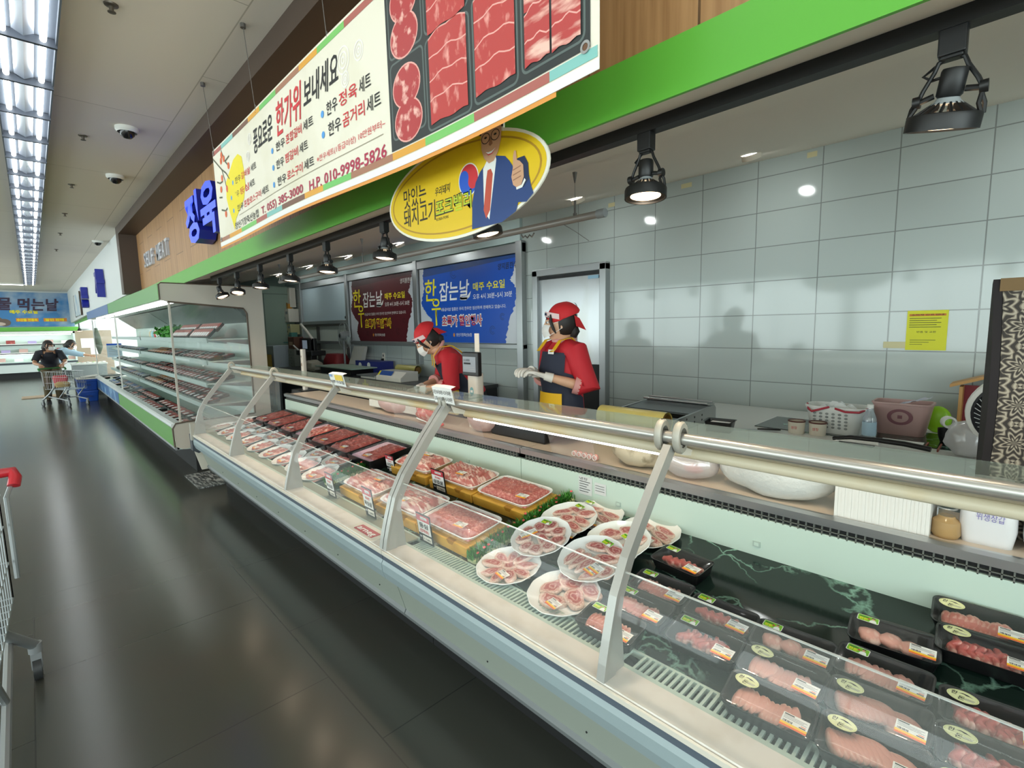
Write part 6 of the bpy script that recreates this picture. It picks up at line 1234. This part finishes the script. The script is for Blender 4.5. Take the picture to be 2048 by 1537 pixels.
    for hip, kn, an in legs:
        hip, kn, an = Vector(hip), Vector(kn), Vector(an); q.path([hip+Vector((0, 0, .08)), hip, hip.lerp(kn, .5), kn, kn.lerp(an, .5), an+Vector((0, 0, .03))], [.1, .1, .09, .073, .066, .06], 14)
    q.sph(Vector(spine[0]), (.125, .165, .12), 18, 12); q.make('trousers', t)
    q = MB(); q.use(mat('dark_shoe', '1d1b1b', .5))
    for hip, kn, an in legs:
        a = Vector(an); q.loft([[(a.x+x, a.y+k*y, z) for y, z in ((.045, .0), (.045, .03), (.03, h), (-.03, h), (-.045, .03), (-.045, 0))] for x, k, h in ((-.07, .7, .07), (-.03, 1, .09), (.06, 1, .07), (.14, .95, .045), (.17, .6, .03))], True, True)
    q.make('shoes', t)
    return t
RS = mat('red_shirt', 'c01f2c', .7); DT = mat('dark_trousers', '24262c', .8)
LG = [((0, .09, .86), (.02, .1, .46), (-.02, .1, .07)), ((0, -.09, .86), (.02, -.1, .46), (-.02, -.1, .07))]
person('standing worker in red shirt, navy apron and red kerchief, looking left with gloved hands together', (2.5, 2.1, 0), 162, [(0, 0, .95), (0, 0, 1.07), (.015, 0, 1.21), (.01, 0, 1.32), (-.005, 0, 1.385)], (.02, 0, 1.51), -32, 2,
       [((0, .155, 1.335), (-.03, .235, 1.11), (.19, .1, 1.185), (.8, -.45, .3)), ((0, -.155, 1.335), (.0, -.225, 1.12), (.22, -.035, 1.215), (.9, .35, .1))], 'd8ab8c', RS, LG, DT, 'worker', 0, .3)
person('bending worker in red shirt, navy apron and red kerchief, trimming meat with gloved hands', (2.6, 3.24, 0), 150, [(-.04, 0, .93), (-.0, 0, 1.03), (.1, 0, 1.16), (.17, 0, 1.26), (.215, 0, 1.315)], (.315, 0, 1.4), 0, 38,
       [((.15, .16, 1.245), (.17, .25, 1.04), (.38, .12, 1.015), (.9, -.1, -.25)), ((.15, -.16, 1.245), (.2, -.22, 1.05), (.4, -.02, 1.01), (.9, .2, -.25))], 'd8ab8c', RS, LG, DT, 'worker', 0, .3)
person('shopper in dark vest and olive trousers leaning on a cart at the far aisle end', (.25, 14.92, 0), -90, [(-.1, 0, .84), (-.06, 0, .93), (.06, 0, 1.04), (.14, 0, 1.11), (.17, 0, 1.15)], (.22, 0, 1.26), 42, 8,
       [((.12, .17, 1.1), (.22, .25, .9), (.44, .19, .87), (1, -.2, -.3)), ((.12, -.17, 1.1), (.22, -.26, .9), (.44, -.17, .87), (1, .1, -.3))], 'b98a6c', mat('vest_black', '22232c', .8), [((-.1, .08, .78), (-.02, .09, .43), (-.06, .09, .07)), ((-.1, -.08, .78), (.0, -.09, .43), (-.03, -.1, .07))], mat('olive_trousers', '54492f', .8), 'shopper', 0, 0)
q = bpy.data.objects
person('person in pale blue shirt behind the shopper, reaching right to the tasting table', (.42, 16.1, 0), -12, [(-.1, 0, .86), (-.05, 0, .96), (.08, 0, 1.06), (.16, 0, 1.12), (.19, 0, 1.15)], (.26, 0, 1.25), 0, 20,
       [((.14, .16, 1.11), (.34, .2, 1.02), (.56, .1, .98), (1, -.1, -.1)), ((.14, -.16, 1.11), (.36, -.16, 1.04), (.62, -.12, .98), (1, 0, -.1))], 'c89878', mat('pale_blue_shirt', 'a9c4d6', .7), [((-.1, .08, .8), (-.02, .09, .43), (-.06, .09, .07)), ((-.1, -.08, .8), (.0, -.09, .43), (-.03, -.1, .07))], mat('dark_trousers', '24262c'), 'shopper', 0, .5)
# ------------------------------------------------------------------ open refrigerated shelves beyond the counter
MINT = mat('mint_interior', 'cfe0d8', .4); SIDEW = mat('side_panel_white', 'c2bcb0', .5); GASK = mat('brown_gasket', '5a4c40', .6); RAILM = mat('price_rail', 'a3b6b2', .35)
MIRR = mat('tilted_mirror', '57645f', .22, .9)
def multideck(label, y0, y1, panel, blue):
    t = thing('refrigerated_shelf_case', label, 'display case', (1.0, y0, 0), 0); L = y1-y0
    def P(nm, poly, m, a=0.0, c=None): q = MB(); q.use(m).prism([(p[0]-1.0, p[1]) for p in poly], a, L if c is None else c); return q.make(nm, t)
    P('plinth', [(1.16, 0), (1.16, .25), (1.9, .25), (1.9, 0)], DARK); P('kick_rail', [(.985, .262), (.975, .28), (.985, .296), (1.02, .296), (1.02, .262)], GREYP)
    fp_ = P('front_panel', [(.98, .296), (.98, .5), (1.0, .5), (1.0, .296)], panel); P('bumper', [(.975, .498), (.962, .52), (.968, .545), (.99, .553), (1.055, .55), (1.055, .498)], mat('bumper_white', 'd3d9d9', .3))
    P('well', [(1.0, .27), (1.0, .5), (1.05, .5), (1.07, .48), (1.84, .48), (1.84, .25), (1.16, .25)], MINT); P('back_panel', [(1.84, .25), (1.84, 1.9), (1.95, 1.98), (1.95, .25)], MINT)
    P('canopy', [(.985, 1.84), (.985, 1.99), (1.95, 2.0), (1.95, 1.9), (1.3, 1.86), (1.06, 1.83)], WHITE)
    P('canopy_fascia', [(.965, 1.835), (.965, 1.995), (.985, 1.995), (.985, 1.835)], mat('fascia_sea_blue', '5d78a8', .4) if blue else mat('fascia_green', '6aa05a', .4))
    P('tilted_mirror', [(1.52, 1.86), (1.84, 1.6), (1.84, 1.62), (1.53, 1.87)], MIRR)
    for z, xf in ((1.43, 1.38), (1.19, 1.36), (.945, 1.34), (.715, 1.3)):
        q = MB(); q.use(MINT).box(xf-1, .84, .03, L-.03, z-.022, z-.008); o = q.make('shelf', t); q = MB(); q.use(RAILM).prism([(xf-1.012, z-.05), (xf-1.018, z+.004), (xf-1.0, z+.004), (xf-1.0, z-.05)], .03, L-.03); q.make('price_rail', o)
        q = MB(); q.use(STEEL)
        for k in range(int(L/1.1)+1): yy = min(.05+1.1*k, L-.05); q.prism([(xf-.98, z-.022), (.84, z-.022), (.84, z-.09)], yy-.003, yy+.003)
        q.make('shelf_bracket', o)
    for x, z in ((1.04, 1.822), (1.2, 1.845)):
        q = MB(); q.use(CTUBE)
        for k in range(int(L/1.5)): q.tube((x-1, .1+1.5*k, z), (x-1, 1.5+1.5*k, z), .013, 8)
        q.make('fluorescent_tube', t)
    return t
M1 = multideck('long open refrigerated shelf case with green front panel, beyond the meat counter', 6.15, 10.7, mat('front_green', '5f9a45', .4), False)
M2 = multideck('open refrigerated shelf case with sea-blue front panel, far along the wall', 10.74, 15.0, mat('front_sea_blue', '3d6ba0', .4, n=('7fa6c8', 3, 4, .5, .6)), True)
def endglass(t, y, near):
    q = MB(); q.use(SIDEW if near else GREYP)
    if near:
        q.prism([(-.03, 1.835), (-.03, 1.985), (-.01, 2.005), (.95, 2.0), (.95, .27), (.05, .27), (-.01, .3), (-.02, .5), (.0, .55), (.05, .555), (.77, .56), (.775, 1.69), (.74, 1.755), (.04, 1.815)], y-.03, y)
        q.use(GASK).path([(-.03, y-.032, 1.835), (-.03, y-.032, 1.985), (-.01, y-.032, 2.005), (.95, y-.032, 2.0)], .006, 6).path([(.035, y-.032, 1.815), (.74, y-.032, 1.755), (.77, y-.032, 1.7), (.775, y-.032, .56)], .009, 6).path([(-.025, y-.032, .3), (-.03, y-.032, .5), (.0, y-.032, .55), (.1, y-.032, .558), (.77, y-.032, .56)], .008, 6)
    else: q.box(.0, .8, y-.015, y, .5, .54)
    q.make('side_panel', t)
    q = MB(); q.use(clear('side_glass', .07, .02, .06 if near else .2, (.7, .8, .8))).box(.045, .77, y-.018, y-.014, .545, 1.83); q.make('side_glass', t)
    q = MB(); q.use(SIDEW if near else WHITE).box(.037, .055, y-.03, y-.008, .545, 1.82); q.make('glass_edge_post', t)
endglass(M1, .0, True); endglass(M2, .0, False); endglass(M2, 4.27, False)
q = MB(); q.at(Matrix(((1, 0, 0, 1.25), (0, 0, -1, 14.98), (0, 1, 0, .95), (0, 0, 0, 1)))); q.use(mat('notice_blue_white', 'c9dcec', .4)).rect(0, .28, 0, .32, 0).use(BLUEI).rect(0, .28, .28, .32, .001).use(LABG); [q.rect(.03, .25, .05+.04*i, .06+.04*i, .001) for i in range(5)]; tag(q.make('printed_notice'), 'white and blue printed notice on the far end glass of the shelf case', 'notice')
# packs on the shelves, each one an object
def pack_mesh(meat, lab, w_=.19, d_=.13, h=.03):
    q = MB(); q.use(TRAYB).loft([rr(w_*.9, d_*.88, .012, 0, 2), rr(w_, d_, .016, h, 2), rr(w_*.95, d_*.93, .014, h, 2)], True, True); q.use(meat).loft([rr(w_*.88, d_*.84, .02, h+.001, 2), rr(w_*.7, d_*.64, .02, h+.009, 2)], False, True); q.use(lab).rect(w_*.0, w_*.42, -d_*.44, -d_*.02, h+.0105)
    o = q.make('meat_pack'); me = o.data; bpy.data.objects.remove(o); return me
LW = mat('bright_pack_label', 'f0f2f2', .35)
PKA = [pack_mesh(m, LW) for m in (DARKM, mat('shelf_meat', 'a85850', .4, n=('cf9a8c', 18, 4, .48, .66)), mat('shelf_black_film', '23262a', .15))]; PKO = [pack_mesh(mat('orange_snack', 'c98850', .5), LW), pack_mesh(mat('tan_snack', 'b9927a', .5), LW)]; PKW = [pack_mesh(mat('pale_fish', 'c9cdd0', .4), LW), pack_mesh(mat('pink_fish', 'cfa9a0', .4), LW), pack_mesh(mat('blue_pack', '5a7fc0', .4), LW)]
rng = random.Random(21); shelfn = {1.43: 'top shelf', 1.19: 'second shelf', .945: 'third shelf', .715: 'lowest shelf', .48: 'bottom well'}
def onshelf(me, x, y, z, tilt, case, jit=3):
    o = bpy.data.objects.new('meat_pack', me); COL.objects.link(o); o.location = (x, y, z); o.rotation_euler = (rad(tilt), 0, rad(-90+rng.uniform(-jit, jit)))
    s = [shelfn[k] for k in shelfn if abs(k-z) < .12][0]
    return tag(o, ('black meat pack with white label' if case == 1 else 'sealed seafood or snack pack')+f' on the {s} of the '+('green' if case == 1 else 'blue')+'-fronted shelf case', 'packed food', f'packs on the {s}, '+('green' if case == 1 else 'blue')+' case')
for z, xs in ((1.19, (1.45, 1.6)), (.945, (1.43, 1.58)), (.715, (1.4, 1.56)), (.48, (1.14, 1.29))):
    for j, x in enumerate(xs):
        y = 6.3+.05*j; far_ = 10.55
        while y < far_:
            orange = (z == 1.19 and 8.9 < y) or (z == .715 and 9.3 < y)
            me = rng.choice(PKO if orange else PKA+[PKA[1]] if z < .6 else PKA)
            if rng.random() > .06: onshelf(me, x, y, z+.001+(.012 if j else 0), 14 if z > .6 else 6, 1)
            y += .205 if z > .6 else .22
y = 6.42
while y < 8.3:
    if not 7.2 < y < 7.38: onshelf(PKA[1] if rng.random() < .8 else PKA[0], 1.47, y, 1.475, 48, 1, 1); onshelf(PKA[1], 1.56, y+.02, 1.54, 48, 1, 1)
    y += .1
for z, x in ((1.19, 1.46), (.945, 1.43), (.715, 1.42), (.48, 1.16), (.48, 1.33)):
    y = 10.95
    while y < 14.7:
        if rng.random() > .15: onshelf(rng.choice(PKW), x, y, z+.001, 8, 2)
        y += .26
# plastic leaves and jars on the top shelf
t = thing('plastic_lettuce', 'green plastic leaves and small display props on the top shelf of the green case', 'display greenery', (1.55, 9.0, 1.425)); q = MB(); q.smooth = False; q.use(mat('lettuce_green', '3f8a30', .5))
for i in range(220):
    a, r_ = rng.uniform(0, 2*PI), rng.uniform(0, .45); c = Vector((rng.uniform(-.14, .14), rng.uniform(-.55, .45), rng.uniform(.0, .15))); d = Vector((rng.uniform(-1, 1), rng.uniform(-1, 1), rng.uniform(-.2, .8))).normalized()*.05; e = d.orthogonal().normalized()*.025
    q.add([c-e, c+e, c+d+e*.6, c+d*1.3, c+d-e*.6], [(0, 1, 2, 3, 4)])
q.make('leaves', t)
for i, (y, m, s) in enumerate(((9.75, 'd8dce0', 'white'), (9.95, 'b0403a', 'red'), (10.2, '8fc0c8', 'pale blue'), (10.4, 'c4bca0', 'cream'))):
    t = thing('display_jar', f'small {s} prop jar on the top shelf beyond the plastic leaves', 'jar', (1.5, y, 1.425)); q = MB(); q.use(mat('jar_'+m, m, .4)).lathe([(.045, 0), (.055, .04), (.05, .09), (.03, .11)], 14, c0=True, c1=True); q.make('jar_body', t); q = MB(); q.use(PAPER).lathe([(.03, .11), (.034, .125), (.001, .13)], 12); q.make('lid', t)
# blue crates with foam lid, tasting table, board on the floor
CRB = mat('crate_blue', '1b4fae', .4)
for k, s in enumerate(('lower of the two stacked at the end of the shelf case', 'upper of the two stacked, under the white foam lids')):
    t = thing('blue_crate', 'blue plastic crate, '+s, 'crate', (.81, 14.75, .25*k)); q = MB(); q.use(CRB).loft([rr(.32, .5, .03, .003, 3), rr(.35, .53, .03, .2, 3), rr(.37, .55, .03, .205, 3), rr(.37, .55, .03, .245, 3), rr(.33, .51, .025, .245, 3), rr(.31, .48, .02, .02, 3)]); q.make('crate_body', t)
    q = MB(); q.use(mat('crate_blue_dark', '123a85', .5)).at(Matrix(((1, 0, 0, 0), (0, 0, -1, -.273), (0, 1, 0, .12), (0, 0, 0, 1)))).rect(-.05, .05, -.015, .015, .0); q.make('hand_hole', t)
t = thing('foam_box_cover', 'white foam box lids lying on the blue crates', 'foam lid', (.82, 14.75, .497)); q = MB(); q.use(FOAM).box(-.19, .16, -.28, .27, 0, .025); q.make('lid', t, bevel=.008); q = MB(); q.use(FOAM).prism([(-.1, .026), (.2, .05), (.2, .07), (-.1, .046)], -.1, .26); q.make('tilted_lid', t)
t = thing('tasting_table', 'white-topped grey table with food samples beyond the blue crates', 'table', (1.05, 16.1, 0)); q = MB(); q.use(WHITE).box(-.42, .25, -.35, .4, .76, .8); q.make('table_top', t, bevel=.01); q = MB(); q.use(mat('table_grey', '9aa09e', .5)).box(-.4, .23, -.33, .38, .45, .76); q.make('apron_panel', t)
q = MB(); q.use(DARK).box(-.38, .2, -.28, .35, .0, .45); q.make('dark_stand', t)
for i in range(6):
    t = thing('sample_dish', 'small dish of food sample on the tasting table', 'dish', (.75+.1*i, 15.95+.05*(i % 3), .8), 0, 'dishes on the tasting table'); q = MB(); q.use(PAPER).lathe([(.03, 0), (.045, .02), (.02, .012), (.001, .01)], 12, c0=True); q.make('dish', t); q = MB(); q.use((LIME, LOIN, PAPER)[i % 3]).sph((0, 0, .018), (.025, .025, .012), 8, 6); q.make('food', t)
q = MB(); q.use(mat('cardboard', 'a59078', .8)).box(-.35, .45, -.3, .35, 0, .012); o = q.make('cardboard_sheet'); o.location = (.05, 16.6, .0); tag(o, 'flat cardboard sheet lying on the floor behind the far cart', 'cardboard')
q = MB(); q.use(mat('worn_floor_plate', '5a5f60', .35, .4, n=('cfd2d0', 9, 8, .45, .6, (5, 1, 1)))).box(0, .42, 0, .62, 0, .006); o = q.make('floor_plate'); o.location = (1.02, 5.42, .0); tag(o, 'worn steel plate on the floor at the gap between the two counters', 'plate')
# ------------------------------------------------------------------ far wall: banner, green band, freezers, end column
b = MB(); b.use(GREEN).box(-8, 1.3, 24.3, 24.5, 1.64, 1.78); struct('trim_8', b)
b = MB(); b.use(WALLP).box(-8, 1.6, 24.5, 25, 1.7, 3.05); struct('trim_9', b)
FBM = Matrix(((1, 0, 0, 0), (0, 0, -1, 24.49), (0, 1, 0, 0), (0, 0, 0, 1)))
t = thing('sea_banner', 'blue sea-themed banner with large Korean lettering on the far wall', 'banner', (0, 24.49, 1.8)); q = MB(); q.at(Matrix.Translation((0, -24.49, -1.8)) @ FBM); q.smooth = False; q.use(mat('sea_blue', '3f7fb8', .5, n=('c9d2d6', .9, 4, .45, .68))).rect(-4, 1.2, 1.8, 3.0, 0.01); q.make('sheet', t)
q = MB(); q.at(Matrix.Translation((0, -24.49, -1.8)) @ FBM); q.smooth = False; q.use(RED).text('수', -1.62, 2.42, .32, .36, .02, .03); q.use(mat('plum_ink', '3a2440', .5)).text('산물', -1.12, 2.42, .36, .72, .02, .03, shear=.1).text('먹는날', -.25, 2.4, .36, 1.05, .02, .03, shear=.1)
q.use(YEL).text('매주 수요일', -.45, 2.27, .1, .7, .02, .04); q.use(mat('orange_box', 'e0862c', .5)).rect(-.32, .25, 1.98, 2.1, .015).rect(.38, 1.0, 1.98, 2.1, .015); q.use(YEL).text('수산물 전품목', -.3, 2.0, .08, .52, .02, .03).text('할인 판매', .42, 2.0, .08, .5, .02, .03); q.make('lettering', t)
q = MB(); q.at(Matrix.Translation((0, -24.49, -1.8)) @ FBM); q.smooth = False; q.use(mat('fish_brown', '6b5a50', .6)); q.disc(-.85, 2.02, .2, .17, .02, 14).disc(-.62, 1.95, .17, .13, .021, 14); q.use(mat('fish_pale', 'c9b4a8', .6)).disc(-.8, 1.9, .22, .07, .022, 14); q.make('fish_photograph', t)
t = thing('chilled_shelf_case', 'white chilled shelf case with lit shelves along the far wall', 'display case', (-.8, 24.0, 0))
def fb(nm, m, *a): q = MB(); q.use(m).box(*a); return q.make(nm, t)
fb('plinth', DARK, -4, 1.9, .1, .9, 0, .22); fb('front_panel', mat('case_grey_white', 'c3cbc8', .4), -4, 1.95, 0, .1, .22, .52); fb('dark_bumper', mat('bumper_dark', '333a40', .5), -4, 1.95, -.02, .1, .5, .56); fb('back_panel', MINT, -4, 1.95, .46, .49, .2, 1.62)
fb('deck', MINT, -4, 1.95, .1, .48, .52, .6); fb('canopy', WHITE, -4, 1.95, .05, .48, 1.55, 1.63); fb('end_wall', MINT, 1.9, 1.95, .05, .48, .2, 1.62)
for z in (.88, 1.18): o = fb('shelf', WHITE, -4, 1.9, .2, .46, z, z+.03); q = MB(); q.use(DARK).box(-4, 1.9, .19, .2, z-.03, z); q.make('shelf_edge', o)
fb('fluorescent_tube', CTUBE, -3.9, 1.85, .12, .16, 1.5, 1.53); fb('lower_tube', CTUBE, -3.9, 1.85, .22, .25, .84, .86)
for i in range(16):
    x, z = -1.25+.145*i+(.1 if i > 7 else 0), (.6, .91, 1.21)[i % 3]; q = MB(); q.use((mat('violet_pack', 'b3a3cf', .4), DARKM, PAPER, mat('pink_fish', 'cfa9a0'))[i % 4]).box(-.11, .11, -.08, .08, 0, .09+.03*(i % 2)); o = q.make('food_pack'); o.location = (x, 24.32, z+.0); tag(o, 'small pack on the lit shelves of the far wall case', 'packed food', 'packs in the far wall case')
t = thing('panel_column', 'brown panel with taped paper sheets at the far right end of the aisle', 'panel', (1.65, 24.2, 0)); q = MB(); q.use(mat('kraft_panel', 'a08f7c', .7)).box(-.5, .55, 0, .3, 0, 1.64); q.make('panel', t); q = MB(); q.at(Matrix(((1, 0, 0, 0), (0, 0, -1, -.002), (0, 1, 0, 0), (0, 0, 0, 1)))); q.use(PAPER).rect(-.35, .05, 1.0, 1.35, 0).rect(-.1, .12, .75, 1.0, 0); q.make('paper_sheet', t)
t = thing('hanging_net', 'dark green hanging plant or net at the far end beside the brown panel', 'hanging decoration', (1.72, 23.6, 1.72)); q = MB(); q.use(mat('dark_green_net', '2f3a26', .8)).path([(0, 0, 0), (.02, 0, -.3), (.05, 0, -.7), (.03, 0, -.95)], [.04, .09, .1, .03], 10); q.make('net', t); q = MB(); q.use(DARK).tube((0, 0, -.02), (0, 0, 1.33), .004, 6); q.make('hook', t)
t = thing('far_spotlight', 'small bright spotlight at the far end, under the green band', 'spotlight', (1.26, 23.4, 1.62)); q = MB(); q.use(MB_).lathe([(.03, .1), (.06, .02), (.09, .0)], 14, c0=True).tube((0, 0, .1), (0, 0, .36), .02, 8); q.make('housing', t); q = MB(); q.use(BULB).lathe([(.085, .0), (.001, -.01)], 14); q.make('bulb', t)
t = thing('wall_screen', 'framed poster board on the white bulkhead near the far corner', 'board', (1.09, 19.6, 2.05)); q = MB(); q.use(mat('board_blue_white', 'a9bcc8', .4, n=('e0e0da', 3, 3, .45, .6))).box(-.03, 0, -1.3, 1.0, 0, .62); q.make('board', t); q = MB(); q.use(BROWN).box(-.035, 0, -1.35, -1.3, -.02, .64).box(-.035, 0, 1.0, 1.05, -.02, .64); q.make('frame', t)
# ------------------------------------------------------------------ shopping carts
def cart(label, x, y, rz, hcol, capc, s=1.0, wires=True):
    t = thing('shopping_cart', label, 'shopping cart', (x, y, 0), rz); t.scale = (s, s, s); CH = mat('chrome_wire', 'b9bebf', .3, .8)
    q = MB(); q.use(CH); B_ = lambda u, v, z: (.06+u*(.8-.03*z), (v-.5)*(.46-.06*u), .42+.44*z)
    for z in (0, .35, .7, 1.0): q.path([B_(0, 0, z), B_(1, 0, z), B_(1, 1, z), B_(0, 1, z), B_(0, 0, z)], .0035 if z < 1 else .007, 5)
    for k in range(13):
        u = k/12
        for v in (0, 1): q.path([B_(u, v, 0), B_(u, v, 1)], .0025, 4)
        q.path([B_(u, 0, 0), B_(u, 1, 0)], .0025, 4)
    for k in range(9):
        for u in (0, 1): q.path([B_(u, k/8, 0), B_(u, k/8, 1)], .0025, 4)
        q.path([B_(0, k/8, 0), B_(1, k/8, 0)], .0025, 4)
    q.make('wire_basket', t)
    q = MB(); q.use(hcol).tube((-.03, -.24, .93), (-.03, .24, .93), .014, 12); q.make('handle', t)
    for s_ in (-1, 1): q = MB(); q.use(capc).path([(-.03, s_*.235, .93), (-.03, s_*.275, .93), (0, s_*.282, .91), (.02, s_*.275, .88)], .021, 10); q.make('handle_cap', t)
    q = MB(); q.use(mat('cart_frame', 'a4a9ab', .35, .5))
    for s_ in (-1, 1):
        q.path([(-.02, s_*.275, .9), (.04, s_*.25, .84), (.06, s_*.25, .5)], .009, 8)
        q.path([(.3, s_*.17, .47), (.12, s_*.19, .3), (.0, s_*.27, .16)], .02, 10); q.path([(.06, s_*.2, .24), (.45, s_*.2, .2), (.84, s_*.2, .15)], .014, 8).path([(.8, s_*.2, .47), (.5, s_*.2, .22)], .012, 8)
    q.path([(.45, -.2, .2), (.45, .2, .2)], .011, 8); q.make('frame', t)
    for cx, cy_ in ((0, .27), (0, -.27), (.84, .2), (.84, -.2)):
        q = MB(); q.use(GREYP).tube((cx, cy_, .17), (cx, cy_, .13), .024, 12).box(cx-.03, cx+.02, cy_-.018, cy_+.018, .06, .13); o = q.make('caster', t); q = MB(); q.use(mat('tyre', '2b2d2e', .5)).tube((cx-.01, cy_-.014, .055), (cx-.01, cy_+.014, .055), .055, 22).use(GREYP).tube((cx-.01, cy_-.0155, .055), (cx-.01, cy_+.0155, .055), .022, 14); q.make('wheel', o)
    return t
cart('shopping cart with blue handle and red end caps, cut off nearest the camera', -.385, 2.9, -90, mat('handle_blue', '2b55c8', .4), mat('cap_red', 'c22a34', .4))
cart('shopping cart with green handle pushed by the shopper at the far end of the aisle', .26, 14.42, -62, mat('handle_green', '2f7a3a', .4), mat('handle_green', '2f7a3a'), .85)
t = thing('red_basket', 'red shopping bag in the far shopping cart', 'bag', (.36, 14.2, .42)); q = MB(); q.use(mat('bag_bright_red', 'c4404a', .5)).loft([rr(.2, .2, .03, 0, 3), rr(.25, .24, .04, .18, 3), rr(.2, .2, .03, .22, 3)]); q.make('bag', t)
t = thing('kraft_package', 'brown paper package lying in the far shopping cart', 'package', (.38, 13.95, .42)); q = MB(); q.use(mat('kraft', 'b59a6a', .7)).loft([rr(.22, .3, .05, 0, 3), rr(.25, .33, .06, .06, 3), rr(.15, .22, .05, .1, 3)]); q.make('package', t)
